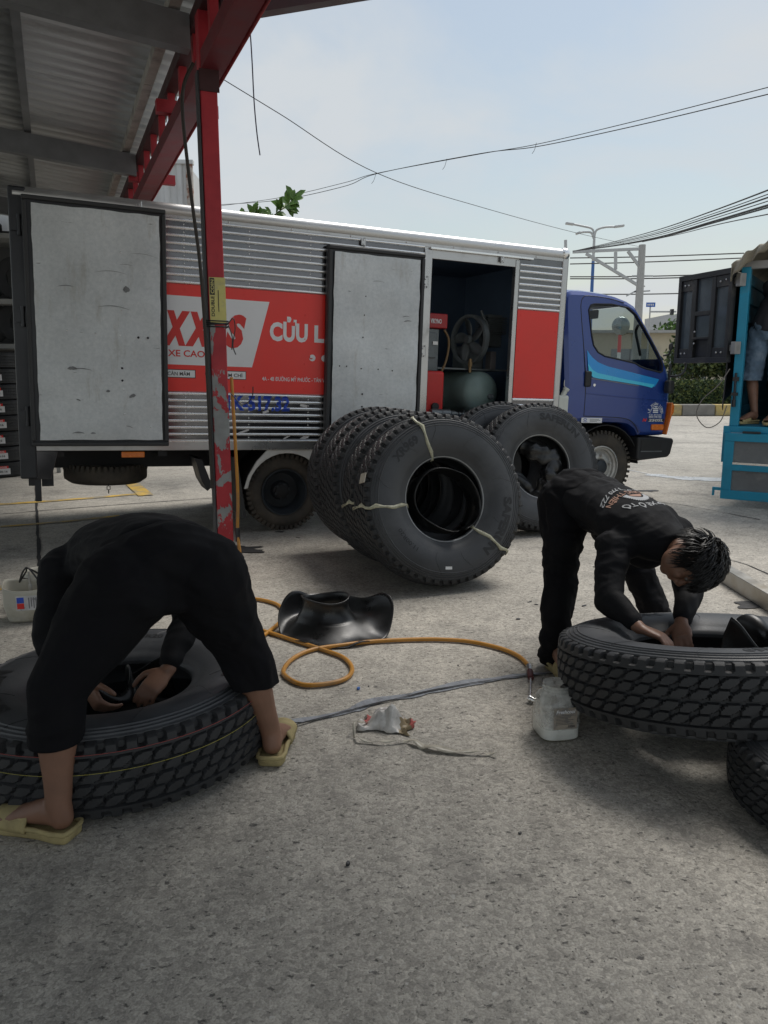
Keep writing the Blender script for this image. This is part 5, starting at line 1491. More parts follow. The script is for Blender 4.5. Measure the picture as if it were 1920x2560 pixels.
m_ = MB(); m_.box((-.045, -.1035, .085), (-.01, -.1026, .115)); m_.build('label_patch', M_ltred, lb)
m_ = MB(); m_.box((-.045, -.1035, .117), (-.01, -.1026, .148)); m_.build('label_patch', M_bluep, lb)
for k in range(5):
    m_ = MB(); m_.box((.012+.012*k, -.1033, .085+.01*(k % 2)), (.018+.012*k, -.1026, .145)); m_.build('label_line', P('label_ink2', (.20, .20, .22), .6), lb)
m_ = MB()
m_.tube(catmull([(-.06, .09, .185), (-.03, .02, .25), (.0, .0, .285), (.03, .0, .25), (.075, -.03, .185), (.10, -.04, .15)]), .005, 6)
m_.tube(catmull([(-.06, .09, .185), (-.01, .03, .26), (.0, .0, .285), (.05, .06, .23), (.10, .07, .17)]), .005, 6)
m_.build('wire_handle', M_blackpl, bk, smooth=60)
br = thing('tool_rod', (0,0,0), label='thin steel rod tool standing in the cut canister', cat='tool', mat4=bk.matrix_basis.copy())
br.location = bk.location; br.rotation_euler = bk.rotation_euler
m_ = MB(); m_.cyl((.01, 0, .012), (.005, .01, .26), .006, n=8); m_.cyl((.01, 0, .13), (.0075, .005, .19), .010, n=8); m_.build('rod', M_steel, br, smooth=40)
bk2 = thing('cut_canister', gp(112, 1508), label='second cut canister with dark strap, behind the labelled one', cat='bucket'); bk2.location.z = 0
def can2(u, v):
    a = 2*math.pi*u
    return (.105*math.cos(a)*(.88+.12*v), .105*math.sin(a)*(.88+.12*v), .005 + .195*v)
m_ = MB(); m_.sheet(can2, 40, 8, True); m_.build('canister_wall', M_can, bk2, smooth=50, solid=.004)
m_ = MB(); m_.lathe([(.104, .15), (.106, .152), (.107, .175), (.105, .177)], 40, 'Z'); m_.build('canister_strap', P('strap_brown', (.05, .035, .03), .7), bk2, smooth=50)
m_ = MB(); m_.sheet(lambda u, v: (.09*v*math.cos(2*math.pi*u), .09*v*math.sin(2*math.pi*u), .008), 32, 3, True); m_.build('canister_base', M_can, bk2)

# ================================================================ steel section on the ground, right
b0, b1 = gp(1790, 1440), gp(1960, 1545)
m_ = MB(); b0.z = b1.z = .052; m_.bar(b0, b1 + (b1-b0)*.5, .075, .10)
bm_ = tag(m_.build('steel_beam', P('zinc_beam', (.46, .45, .42), .4, .5, .12, 5, dirt=(.33, .27, .18), dlo=.5, dhi=.8), bevel=.004), 'silver steel box section lying on the ground beside the teal truck', 'beam')
# ================================================================ people
def ring_pts(c, t, a_dir, ra, rb, n=18):
    t = t.normalized(); A = (a_dir - t*a_dir.dot(t)); A = A.normalized() if A.length > 1e-6 else t.orthogonal().normalized(); B = t.cross(A)
    return [c + A*ra*math.cos(2*math.pi*i/n) + B*rb*math.sin(2*math.pi*i/n) for i in range(n)]
class Body:
    def __init__(s): s.m = MB()
    def cap(s, chain, n=14):
        for (p, r) in chain: s.m.sphere(p, r, n, 9)
        for (p, r), (q, r2) in zip(chain, chain[1:]): s.m.cyl(p, q, r, r2, n)
        return s
    def loft(s, secs, n=20):
        """secs: (centre, side direction, half width, half depth)"""
        k = len(secs); vs = []
        C = [Vector(q[0]) for q in secs]
        for i, (c, a, ra, rb) in enumerate(secs):
            t = C[min(i+1, k-1)] - C[max(i-1, 0)]
            vs += ring_pts(C[i], t, Vector(a), ra, rb, n)
        fs = [(i*n+j, i*n+(j+1) % n, (i+1)*n+(j+1) % n, (i+1)*n+j) for i in range(k-1) for j in range(n)]
        fs += [tuple(range(n-1, -1, -1)), tuple((k-1)*n+j for j in range(n))]
        s.m.add(vs, fs); return s
    def ell(s, c, sc, M3=None):
        s.m.sphere(c, 1., 20, 14, sc, M3); return s
    def mesh(s, name, voxel=.007, it=4, fac=.5, fold=0., seed=0, cut=None, fscale=1.):
        me = s.m.mesh(name)
        bm = bmesh.new(); bm.from_mesh(me); bmesh.ops.recalc_face_normals(bm, faces=bm.faces); bm.to_mesh(me); bm.free()
        ob = bpy.data.objects.new(name, me); COL.objects.link(ob)
        r = ob.modifiers.new('r', 'REMESH'); r.mode = 'VOXEL'; r.voxel_size = voxel
        sm = ob.modifiers.new('s', 'SMOOTH'); sm.factor = fac; sm.iterations = it
        bpy.context.view_layer.update()
        out = bpy.data.meshes.new_from_object(ob.evaluated_get(bpy.context.evaluated_depsgraph_get()))
        bpy.data.objects.remove(ob); bpy.data.meshes.remove(me)
        if fold:
            nr = [v.normal.copy() for v in out.vertices]
            for v, nn_ in zip(out.vertices, nr):
                p = v.co*fscale
                w = Vector((p.x*9 + 1.5*noise.noise(p*5), p.y*9, p.z*15 + 2*noise.noise(p*4 + Vector((seed, 0, 0)))))
                d = noise.noise(w + Vector((seed*3.1, 0, 0)))*.6 + (1-abs(noise.noise(w*1.9 + Vector((0, seed, 7)))))*.5 - .35
                v.co = v.co + nn_*fold*d
        if cut:
            bm = bmesh.new(); bm.from_mesh(out)
            for (pc, pn) in cut:
                bmesh.ops.bisect_plane(bm, geom=bm.verts[:]+bm.edges[:]+bm.faces[:], plane_co=pc, plane_no=pn, clear_outer=True)
            bm.to_mesh(out); bm.free()
        out.polygons.foreach_set('use_smooth', [True]*len(out.polygons)); out.update()
        return out
def V(*a): return Vector(a)
def lerp(a, b, t): return Vector(a)*(1-t) + Vector(b)*t

def hand(B, wrist, fwd, palm_n, side, curl=.6, spread=.16, k=1.0):
    """palm from wrist along fwd; palm_n = the direction the palm faces; side = thumb side"""
    f = Vector(fwd).normalized(); n = Vector(palm_n); n = (n - f*n.dot(f)).normalized(); s_ = Vector(side); s_ = (s_ - f*s_.dot(f) - n*s_.dot(n)).normalized()
    w = Vector(wrist)
    B.loft([(w - f*.02*k, s_, .026*k, .019*k), (w + f*.015*k, s_, .030*k, .018*k), (w + f*.05*k, s_, .040*k, .017*k), (w + f*.085*k, s_, .041*k, .0145*k), (w + f*.096*k, s_, .038*k, .011*k)], 14)
    for i, (off, L, r) in enumerate(((.030, .072, .0090), (.0105, .080, .0093), (-.0095, .075, .0090), (-.0285, .058, .0080))):
        b = w + f*.088*k + s_*off*k; d = (f + s_*off*spread*12).normalized()
        c0 = curl*(1 + .12*i)
        p = b; ch = [(p, r*k)]; a = .25*c0
        for seg in (.45, .32, .23):
            a += c0*.62
            dd = d*math.cos(a) + n*math.sin(a); p = p + dd*L*seg*k; r *= .93; ch.append((p, r*k))
        B.cap(ch, 9)
    b = w + f*.022*k + s_*.028*k; d = (f*.62 + s_*.72 + n*.25).normalized()
    p1 = b + d*.042*k; d2 = (f*.85 + s_*.30 + n*.40).normalized(); p2 = p1 + d2*.032*k; p3 = p2 + (f*.9 + n*.45).normalized()*.024*k
    B.cap([(b, .0135*k), (p1, .0118*k), (p2, .0102*k), (p3, .0085*k)], 10)

def head(B, c, up, face, k=1.0):
    z = Vector(up).normalized(); y = Vector(face); y = (y - z*y.dot(z)).normalized(); x = y.cross(z)
    M3 = Matrix(((x.x, y.x, z.x), (x.y, y.y, z.y), (x.z, y.z, z.z)))
    c = Vector(c); g_ = lambda a, b, d: c + M3 @ (Vector((a, b, d))*k)
    B.ell(g_(0, -.008, .022), tuple(q*k for q in (.074, .093, .088)), M3)
    B.ell(g_(0, .018, -.045), tuple(q*k for q in (.060, .066, .070)), M3)
    B.ell(g_(0, .050, -.092), tuple(q*k for q in (.030, .026, .022)), M3)          # chin
    B.cap([(g_(0, .084, .002), .008*k), (g_(0, .100, -.028), .012*k), (g_(0, .095, -.036), .013*k)], 10)    # nose
    for s_ in (-1, 1):
        B.ell(g_(s_*.012, .092, -.038), tuple(q*k for q in (.009, .009, .008)), M3)
        B.ell(g_(s_*.030, .078, .016), tuple(q*k for q in (.020, .010, .007)), M3)      # brow
        B.ell(g_(s_*.040, .060, -.030), tuple(q*k for q in (.022, .018, .018)), M3)      # cheek
        B.ell(g_(s_*.078, -.006, -.012), tuple(q*k for q in (.008, .019, .031)), M3)     # ear
        B.ell(g_(s_*.084, -.012, .004), tuple(q*k for q in (.007, .015, .017)), M3)
    B.ell(g_(0, .084, -.060), tuple(q*k for q in (.025, .010, .006)), M3); B.ell(g_(0, .081, -.071), tuple(q*k for q in (.021, .010, .007)), M3)
    return g_, M3
def face_details(g_, M3, parent, k=1.0):
    for s_ in (-1, 1):
        m_ = MB(); m_.sphere(g_(s_*.030, .0685, .002), .0105*k, 12, 8); m_.build('eye', P('eye_white', (.20, .17, .15), .3), parent, smooth=180)
        m_ = MB(); m_.sphere(g_(s_*.030, .0735, .0), .0066*k, 10, 8); m_.build('iris', M_hair, parent, smooth=180)
def hair_mesh(g_, M3, seed, n=420, L=.06, k=1.0):
    m_ = MB(); rnd = random.Random(seed)
    # cap
    def f(u, v):
        a = 2*math.pi*u; b = math.pi*(.5 - .66*v)
        x, y, z = math.cos(a)*math.cos(b), math.sin(a)*math.cos(b), math.sin(b)
        front = max(0, y)
        if z < .30*front + (-.45 if y < 0 else -.1): 
            z2 = z
        q = Vector((x*.082, y*.101 - .008, z*.097 + .022))
        q *= 1 + .05*noise.noise(q*40 + Vector((seed, 0, 0)))
        return g_(*q)
    m2 = MB(); m2.sheet(lambda u, v: f(u, v*(.72 if .08 < u < .42 else 1.0)), 48, 16, True)
    m_.v, m_.f, m_.m = m2.v, m2.f, m2.m
    for i in range(n):
        a = rnd.uniform(0, 2*math.pi); b = math.asin(rnd.uniform(-.25, 1))
        x, y, z = math.cos(a)*math.cos(b), math.sin(a)*math.cos(b), math.sin(b)
        if y > .25 and z < .28: continue
        p = Vector((x*.078, y*.097 - .008, z*.093 + .022)); nrm = Vector((x, y, z))
        flow = Vector((x*.7 + rnd.uniform(-.5, .5), .75 + rnd.uniform(-.4, .5), -.15 + rnd.uniform(-.4, .4))) if z > .2 else Vector((x*.4, rnd.uniform(-.2, .5), -1))
        flow = (flow - nrm*flow.dot(nrm)); flow.normalize()
        l = L*rnd.uniform(.6, 1.3); pts = []
        for q in range(5):
            t = q/4
            pts.append(g_(*(p + flow*l*t + nrm*(.016*math.sin(t*2.4) + .006*t) + Vector((rnd.uniform(-.002, .002), 0, -.012*t*t)))))
        r0 = .0026*k
        m_.tube(pts, [r0, r0, r0*.8, r0*.55, r0*.12], 5)
    return m_
def sandal(parent, heel, toe, w=.047, style=0):
    h, t = Vector(heel), Vector(toe); d = (t-h); L = d.length; d.normalize(); s_ = Vector((-d.y, d.x, 0))
    prof = [(-.02, .55), (.0, .80), (.12, .92), (.35, .82), (.55, .90), (.75, 1.05), (.92, .9), (1.02, .55), (1.05, .2)]
    left = [h + d*L*a + s_*w*b for a, b in prof]; right = [h + d*L*a - s_*w*b for a, b in prof]
    out = left + right[::-1]; n = len(out); m_ = MB()
    z0, z1 = .001, .030
    hz_ = h.z
    m_.add([(p.x, p.y, hz_+z0) for p in out] + [(p.x + (p-h-d*L*.5).x*.03, p.y + (p-h-d*L*.5).y*.03, hz_+z1) for p in out], [tuple(range(n-1, -1, -1)), tuple(range(n, 2*n))] + [(i, (i+1) % n, n+(i+1) % n, n+i) for i in range(n)])
    o = m_.build('sandal', M_sandal, parent, bevel=.008, seg=3, smooth=60)
    b = MB()
    def f(u, v):
        a = math.pi*u; c = h + d*L*(.46 + .46*v)
        rr = w*1.0; zz = .022 + (.060 - .022*v)*math.sin(a)
        p = c + s_*rr*math.cos(a)
        return (p.x, p.y, hz_ + zz)
    b.sheet(f, 14, 8); b.build('sandal_strap', M_sandal, o, smooth=180, solid=.008)
    # raised heel rim
    r_ = MB(); rim = [out[i] for i in range(0, 5)][::-1] + [h - d*L*.03] + [right[i] for i in range(0, 5)]
    r_.tube([(p.x, p.y, hz_+.034) for p in rim], .008, 8); r_.build('sandal_rim', M_sandal, o, smooth=60)
def foot(B, ankle, heel, toe, r=.036):
    h, t = Vector(heel), Vector(toe); d = (t-h).normalized(); s_ = Vector((-d.y, d.x, 0)); z = h.z
    L = (t-h).length
    up = Vector((0, 0, z+.032))
    pt = lambda a, zz: Vector((h.x+d.x*L*a, h.y+d.y*L*a, z+.030+zz))
    B.loft([(pt(.02, .035), s_, .026, .032), (pt(.10, .038), s_, .033, .036), (pt(.3, .045), s_, .034, .042), (pt(.55, .032), s_, .040, .030), (pt(.75, .02), s_, .046, .021), (pt(.88, .014), s_, .042, .015)], 16)
    for i in range(5):
        b = pt(.84, .012) + s_*(.034-.017*i)*(1 if True else 1); l = (.052, .05, .045, .038, .030)[i]*1.0
        B.cap([(b, .012 if i else .014), (b + d*l*.6 + V(0, 0, .003), .0105 if i else .013), (b + d*l, .009 if i else .0115)], 9)
    B.cap([(pt(.10, .03), .034), (Vector(ankle), r)], 14)

def back_print(shirt_me, parent, origin, xdir, ydir, nrm, items):
    """items: list of meshes in text-plane coordinates (x,y); dropped onto the shirt along -nrm"""
    bvh = BVHTree.FromPolygons([v.co for v in shirt_me.vertices], [p.vertices for p in shirt_me.polygons])
    X, Y, Nn = Vector(xdir).normalized(), Vector(ydir).normalized(), Vector(nrm).normalized()
    for nm, me, mat in items:
        bm = bmesh.new(); bm.from_mesh(me)
        for _ in range(2):
            bmesh.ops.subdivide_edges(bm, edges=[e for e in bm.edges if e.calc_length() > .010], cuts=1, use_grid_fill=False)
        bmesh.ops.triangulate(bm, faces=bm.faces)
        for v in bm.verts:
            p = Vector(origin) + X*v.co.x + Y*v.co.y + Nn*.3
            hit = bvh.ray_cast(p, -Nn)
            v.co = (hit[0] + Nn*.003) if hit[0] is not None else Vector(origin)
        bm.to_mesh(me); bm.free()
        finish(nm, me, mat, parent)

# ---------------------------------------------------------------- left man, seen from behind
pa = thing('person', (0,0,0), label='man in black cropped trousers straddling the flat tyre, bent double', cat='person')
fwdA = V(-.62, .78, 0).normalized(); sdA = V(-.78, -.62, 0)      # sdA points to his left
hipL, hipR = V(-.795, 2.255, .70), V(-.595, 2.40, .70)
pel, spn, chs, nek = V(-.69, 2.34, .735), V(-.815, 2.52, .745), V(-.95, 2.70, .69), V(-1.04, 2.83, .60)
knL, anL = V(-.955, 2.11, .43), V(-.945, 2.045, .105)
knR, anR = V(-.475, 2.455, .43), V(-.395, 2.50, .105)
shL, shR = V(-1.12, 2.60, .665), V(-.80, 2.855, .655)
elL, wrL = V(-1.135, 2.50, .43), V(-1.01, 2.46, .30)
elR, wrR = V(-.735, 2.78, .43), V(-.765, 2.57, .30)
b = Body()
b.loft([(pel - fwdA*.10, sdA, .15, .10), (pel, sdA, .165, .115), (spn, sdA, .140, .095), (chs, sdA, .165, .105), (lerp(chs, nek, .6), sdA, .11, .075)])
for h_, k_, a_ in ((hipL, knL, anL), (hipR, knR, anR)):
    b.cap([(h_, .092), (lerp(h_, k_, .5), .078), (k_, .055), (lerp(k_, a_, .28), .060), (lerp(k_, a_, .5), .055), (lerp(k_, a_, .75), .043), (a_, .036)])
for s_, e_, w_ in ((shL, elL, wrL), (shR, elR, wrR)):
    b.cap([(s_, .055), (lerp(s_, e_, .5), .046), (e_, .038), (lerp(e_, w_, .3), .038), (w_, .026)])
b.cap([(nek, .055), (V(-1.075, 2.90, .54), .052)])
gA, MA = head(b, V(-1.09, 2.945, .475), V(-.18, .35, -.90), V(.55, -.75, -.35))
hand(b, wrL, V(.35, -.25, -.45), V(.75, .35, -.3), V(.2, -.9, .2), .7)
hand(b, wrR, V(-.45, -.72, -.42), V(-.35, .15, -.9), V(-.75, .55, .1), .55)
foot(b, anL, V(-.915, 2.035, .0), V(-1.14, 2.10, .0)); foot(b, anR, V(-.390, 2.465, .0), V(-.380, 2.685, .0))
finish('body', b.mesh('body', .0062, 3), M_skin, pa)
hm = hair_mesh(gA, MA, 3, 160); hm.build('hair', M_hair, pa, smooth=60, fix=False)
t_ = Body()
t_.loft([(pel - fwdA*.13 - V(0, 0, .01), sdA, .145, .10), (pel - fwdA*.05, sdA, .202, .148), (pel + fwdA*.05, sdA, .196, .140), (lerp(pel, spn, .75), sdA, .175, .118)])
for h_, k_, a_ in ((hipL, knL, anL), (hipR, knR, anR)):
    hem = lerp(k_, a_, .55)
    t_.cap([(h_ - fwdA*.03, .138), (lerp(h_, k_, .45), .120), (lerp(h_, k_, .85), .090), (k_, .084), (lerp(k_, a_, .25), .078), (lerp(k_, a_, .70), .072)])
tm = t_.mesh('trousers', .0075, 5, .5, .020, 2, [(lerp(knL, anL, .45), V(.02, 0, -1))], .6)
finish('trousers', tm, M_cloth2, pa, solid=.006)
s1 = Body()
s1.loft([(pel + fwdA*.01 + V(0, 0, .005), sdA, .205, .145), (lerp(pel, spn, .5), sdA, .200, .138), (spn, sdA, .200, .132), (lerp(spn, chs, .5) , sdA, .205, .132), (chs, sdA, .205, .132), (lerp(chs, nek, .5), sdA, .14, .10), (nek, sdA, .072, .068)])
for s_, e_, w_ in ((shL, elL, wrL), (shR, elR, wrR)):
    s1.cap([(lerp(s_, chs, .35), .085), (s_, .078), (lerp(s_, e_, .5), .066), (e_, .057), (lerp(e_, w_, .4), .052), (lerp(e_, w_, .85), .040)])
finish('shirt', s1.mesh('shirt', .0075, 6, .5, .020, 5, None, .55), M_cloth, pa)
sandal(pa, V(-.905, 2.032, 0), V(-1.165, 2.108, 0), .05); sandal(pa, V(-.392, 2.445, 0), V(-.378, 2.715, 0), .051)

# ---------------------------------------------------------------- right man, facing the camera, bent over the propped tyre
pb = thing('person', (0,0,0), label='man in black printed long-sleeved shirt bending over the propped tyre', cat='person')
fB = V(.43, -.90, 0).normalized(); sB = V(-.90, -.43, 0)     # sB points to his right (viewer's left)
hpR, hpL = V(.850, 3.555, .735), V(1.03, 3.715, .72)
pel, spn, chs, nek = V(.935, 3.62, .755), V(1.035, 3.42, .715), V(1.125, 3.235, .660), V(1.200, 3.085, .620)
kR, aR = V(.812, 3.43, .385), V(.775, 3.345, .075)
kL, aL = V(1.25, 3.72, .40), V(1.385, 3.66, .075)
sR, sL = V(.960, 3.155, .610), V(1.285, 3.30, .635)
eR, wR = V(.905, 3.0, .430), V(.985, 2.835, .365)
eL, wL = V(1.275, 3.10, .415), V(1.185, 2.94, .350)
b = Body()
b.loft([(pel - fB*.09, sB, .14, .09), (pel, sB, .155, .11), (spn, sB, .130, .090), (chs, sB, .160, .098), (lerp(chs, nek, .6), sB, .11, .07)])
for h_, k_, a_ in ((hpR, kR, aR), (hpL, kL, aL)):
    b.cap([(h_, .085), (lerp(h_, k_, .5), .072), (k_, .052), (lerp(k_, a_, .28), .052), (lerp(k_, a_, .7), .038), (a_, .033)])
for s_, e_, w_ in ((sR, eR, wR), (sL, eL, wL)):
    b.cap([(s_, .052), (lerp(s_, e_, .5), .043), (e_, .036), (lerp(e_, w_, .3), .037), (lerp(e_, w_, .75), .029), (w_, .025)])
HC = V(1.225, 2.975, .595)
b.cap([(nek, .054), (lerp(nek, HC, .55), .050)])
gB, MB3 = head(b, HC, V(.80, -.52, -.10), V(.12, -.30, -.95))
hand(b, wR, V(.74, -.62, -.16), V(.10, -.25, -.95), V(.75, .55, .05), .55)
hand(b, wL, V(-.25, -.85, -.30), V(.15, -.3, -.95), V(-.9, .3, .1), .6)
foot(b, aR, V(.775, 3.375, .012), V(.82, 3.14, .012)); foot(b, aL, V(1.38, 3.70, .012), V(1.47, 3.47, .012))
finish('body', b.mesh('body', .0062, 3), M_skin, pb)
face_details(gB, MB3, pb)
hm = hair_mesh(gB, MB3, 9, 1500, .058); hm.build('hair', M_hair, pb, smooth=60, fix=False)
t_ = Body()
t_.loft([(pel - fB*.115, sB, .13, .09), (pel - fB*.04, sB, .172, .128), (pel + fB*.04, sB, .168, .122), (lerp(pel, spn, .7), sB, .150, .110)])
for h_, k_, a_ in ((hpR, kR, aR), (hpL, kL, aL)):
    t_.cap([(h_ - fB*.03, .112), (lerp(h_, k_, .45), .098), (lerp(h_, k_, .85), .080), (k_, .078), (lerp(k_, a_, .3), .076), (lerp(k_, a_, .7), .070), (lerp(k_, a_, 1.02), .068)])
finish('trousers', t_.mesh('trousers', .0075, 4, .5, .024, 8), M_cloth2, pb)
s1 = Body()
s1.loft([(pel - fB*.02, sB, .176, .130), (lerp(pel, spn, .5), sB, .166, .122), (spn, sB, .165, .118), (lerp(spn, chs, .5), sB, .175, .120), (chs, sB, .182, .122), (lerp(chs, nek, .5), sB, .135, .095), (nek, sB, .070, .066)])
# loose hanging belly of the shirt
s1.cap([(lerp(spn, chs, .2) - V(0, 0, .05), .10), (chs - V(0, 0, .06), .10)])
for s_, e_, w_ in ((sR, eR, wR), (sL, eL, wL)):
    s1.cap([(lerp(s_, chs, .35), .082), (s_, .076), (lerp(s_, e_, .5), .064), (e_, .056), (lerp(e_, w_, .4), .050), (lerp(e_, w_, .78), .040)])
sm_ = s1.mesh('shirt', .007, 4, .5, .022, 11, None, .75)
items = []
def ptext(s_, h, w, y0, bend, mat, nm):
    me = text_mesh(s_, h, w, .02, 0, 'CENTER')
    for v in me.vertices: v.co = Vector((v.co.x, v.co.y + y0 + bend*(v.co.x**2), 0))
    items.append((nm, me, mat))
M_pr1 = P('shirt_print_white', (.42, .43, .44), .8, 0, .15, 20); M_pr2 = P('shirt_print_copper', (.38, .22, .16), .8, 0, .15, 20)
ptext('Phone: 0973 770 722', .021, .30, -.100, 1.8, M_pr1, 'shirt_lettering')
ptext('VỎ LONG THIÊN', .030, .28, -.060, 1.3, M_pr2, 'shirt_lettering')
ptext('LỐP XE Ô TÔ', .028, .23, .062, -2.6, M_pr1, 'shirt_lettering')
lg = bpy.data.meshes.new('shirt_logo'); vs, fs = [], []; n = 40
for i in range(n+1):
    a = math.pi*i/n; r1 = .062 + (.006 if i % 2 else 0)
    vs += [(.040*math.cos(a), -.018 + .038*math.sin(a)*1.0, 0), (r1*math.cos(a), -.018 + (r1-.004)*math.sin(a), 0)]
    if i: fs.append((2*i-2, 2*i, 2*i+1, 2*i-1))
lg.from_pydata(vs, [], fs); items.append(('shirt_logo', lg, M_pr1))
lg = bpy.data.meshes.new('shirt_logo'); vs, fs = [(0, -.018, 0)], []
for i in range(21):
    a = math.pi*i/20; vs.append((.033*math.cos(a), -.018 + .028*math.sin(a), 0))
    if i: fs.append((0, i, i+1))
lg.from_pydata(vs, [], fs); items.append(('shirt_logo', lg, M_pr2))
back_print(sm_, pb, lerp(spn, chs, .68) + V(0, 0, .1), -sB*-1 if False else sB, V(.42, -.88, -.2), V(.0, -.05, 1), items)
finish('shirt', sm_, M_cloth, pb)
for a_, h_, t2 in ((aR, V(.775, 3.365, .0), V(.82, 3.125, .0)), (aL, V(1.38, 3.70, .0), V(1.47, 3.455, .0))):
    sandal(pb, h_, t2, .046)
# pale piping down the trouser leg
m_ = MB()
# ================================================================ teal truck
TEAL = Matrix.Translation((3.44, 7.70, 0)) @ Matrix.Rotation(R(-33), 4, 'Z')     # local x to the right along the rear face, y forward
teal = thing('stake_truck', (0,0,0), label='teal cargo truck seen from behind with canvas cover and tailgate down', cat='truck', mat4=TEAL)
M_teal = P('teal_paint', (.012, .27, .43), .42, 0, .12, 4, dirt=(.10, .16, .18), dscale=4, dlo=.58, dhi=.85)
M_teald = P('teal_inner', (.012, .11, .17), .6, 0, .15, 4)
M_canvas = P('canvas_olive', (.30, .27, .21), .85, 0, .15, 5, bump=.3, bscale=14, dirt=(.17, .15, .12), dlo=.5, dhi=.8)
M_greyp = P('gate_infill', (.17, .18, .185), .6, .2, .2, 5, dirt=(.26, .26, .25), dscale=6, dlo=.5, dhi=.75)
def gbox(name, lo, hi, mat, parent=teal, bevel=0., **k):
    m_ = MB(); m_.box(lo, hi); return m_.build(name, mat, parent, bevel=bevel, **k)
gbox('corner_post', (0, 0, .80), (.085, .09, 2.32), M_teal, bevel=.006)
gbox('corner_post', (1.85, 0, .80), (1.935, .09, 2.32), M_teal, bevel=.006)
gbox('header_bar', (0.0, .01, 2.30), (1.935, .08, 2.375), P('zinc_grey', (.35, .35, .34), .5, .4), bevel=.006)
gbox('bed_floor', (-.02, -.02, .735), (1.96, 4.4, .80), M_teal, bevel=.006)
gbox('floor_boards', (.085, .10, .80), (1.85, 4.3, .815), M_teald)
gbox('side_panel', (-.005, .09, .80), (.03, 4.3, 2.3), M_teald)
gbox('side_panel', (1.905, .09, .80), (1.94, 4.3, 2.3), M_teald)
gbox('front_panel', (.0, 4.3, .80), (1.94, 4.36, 2.5), M_teald)
for k in range(8): gbox('side_slat', (.03, .2, .92+.18*k), (.05, 4.2, .99+.18*k), M_teald)
gbox('chassis_rail', (.5, .3, .52), (.58, 5.4, .735), M_chassis); gbox('chassis_rail', (1.36, .3, .52), (1.44, 5.4, .735), M_chassis)
for x in (.12, 1.52):
    for q in (0, .2):
        m_ = MB(); m_.lathe([(.20, .02), (.26, .0), (.36, .01), (.38, .04), (.38, .14), (.36, .17), (.26, .18), (.20, .16)], 40, 'X', Matrix.Translation((x+q*.9, 1.25, .384))); m_.build('wheel', M_rubold, teal, smooth=40)
gbox('truck_cab', (.05, 4.6, .75), (1.89, 6.1, 2.3), M_teal, bevel=.08, seg=3)
# hung-down tailgate: frame with infill panels
gate = gbox('tailgate', (-.02, -.075, .655), (1.96, -.02, .735), M_teal, bevel=.004)
gbox('gate_bar', (-.02, -.075, .075), (1.96, -.02, .165), M_teal, gate, .004)
gbox('gate_bar', (-.02, -.073, .365), (1.96, -.022, .425), M_teal, gate, .004)
for x in (-.02, .93, 1.87): gbox('gate_bar', (x, -.072, .165), (x+.09, -.024, .655), M_teal, gate, .004)
for (x0, x1) in ((.07, .93), (1.02, 1.87)):
    gbox('gate_panel', (x0, -.050, .165), (x1, -.042, .365), M_greyp, gate); gbox('gate_panel', (x0, -.050, .425), (x1, -.042, .655), M_greyp, gate)
    gbox('gate_trim', (x0, -.071, .427), (x1, -.055, .447), M_strip, gate)
gbox('gate_hook', (-.10, -.06, .155), (-.02, -.035, .185), M_teal, gate); gbox('gate_hook', (-.10, -.06, .10), (-.08, -.035, .155), M_teal, gate)
gbox('hinge_bar', (-.045, -.03, .44), (.02, .02, .80), M_teal, bevel=.004)
gbox('hinge_pin', (.14, -.08, .738), (.30, -.03, .755), M_dkst, gate)
# latch gear on the post
m_ = MB(); m_.cyl((.03, -.02, 1.02), (.03, -.02, 1.32), .012, n=8); m_.box((.005, -.03, 1.24), (.06, .0, 1.28)); m_.box((.0, -.045, 1.10), (.06, -.005, 1.13)); m_.cyl((.03, -.03, .99), (.03, -.03, 1.06), .02, n=8); m_.build('door_latch', M_dkst, teal)
# canvas cover: arched with overhang
m_ = MB()
def canvas(u, v):
    x = -.06 + 2.06*u; y = -.10 + 4.5*v
    ar = 1 - abs(2*u-1)**3.2
    z = 2.30 + .36*ar + .015*noise.noise(Vector((x*5, y*3, 0))) + .012*math.sin(y*4)
    if v < .02: z -= .03
    return (x, y + (.02*math.sin(x*9) if v < .02 else 0), z)
m_.sheet(canvas, 40, 40); m_.build('canvas_cover', M_canvas, teal, smooth=180, solid=.006)
m_ = MB()
def skirt(u, v):
    s_ = u
    z = 2.66 - .40*v; x = -.07 - .01*math.sin(s_*30)*v
    return (x + .03*v*0, -.12 + 4.5*s_, 2.34 - .16*v + .02*math.sin(s_*40)*v)
m_.sheet(skirt, 60, 5); m_.build('canvas_skirt', M_canvas, teal, smooth=180, solid=.005)
m_ = MB()
def fold(u, v):
    x = -.075 + .40*u; z = 2.34 + (.20*math.sin(u*1.57))*1.0 - .13*v*(1-u*.6) 
    return (x, -.11 + .03*math.sin(u*14+v*3), z + .012*math.sin(u*25))
m_.sheet(fold, 24, 6); m_.build('canvas_fold', M_canvas, teal, smooth=180, solid=.006)
m_ = MB()
def sidecloth(u, v):
    y = .04 + .8*u; return (-.045 - .03*math.sin(u*9) - .03*v, y, 2.2 - 1.25*v*(1-.3*u) )
m_.sheet(sidecloth, 14, 10); m_.build('side_cloth', P('dark_tarp', (.03, .03, .033), .8), teal, smooth=180, solid=.004)
# cable hanging on the left
m_ = MB(); m_.tube(catmull([(-.03, -.02, 1.36), (-.12, -.05, 1.2), (-.26, -.06, 1.05), (-.30, -.06, .90), (-.20, -.05, .78), (-.08, -.04, .84), (-.03, -.03, 1.0)]), .005, 6); m_.build('loose_cable', P('cable_grey', (.20, .18, .16), .6), teal, smooth=60)
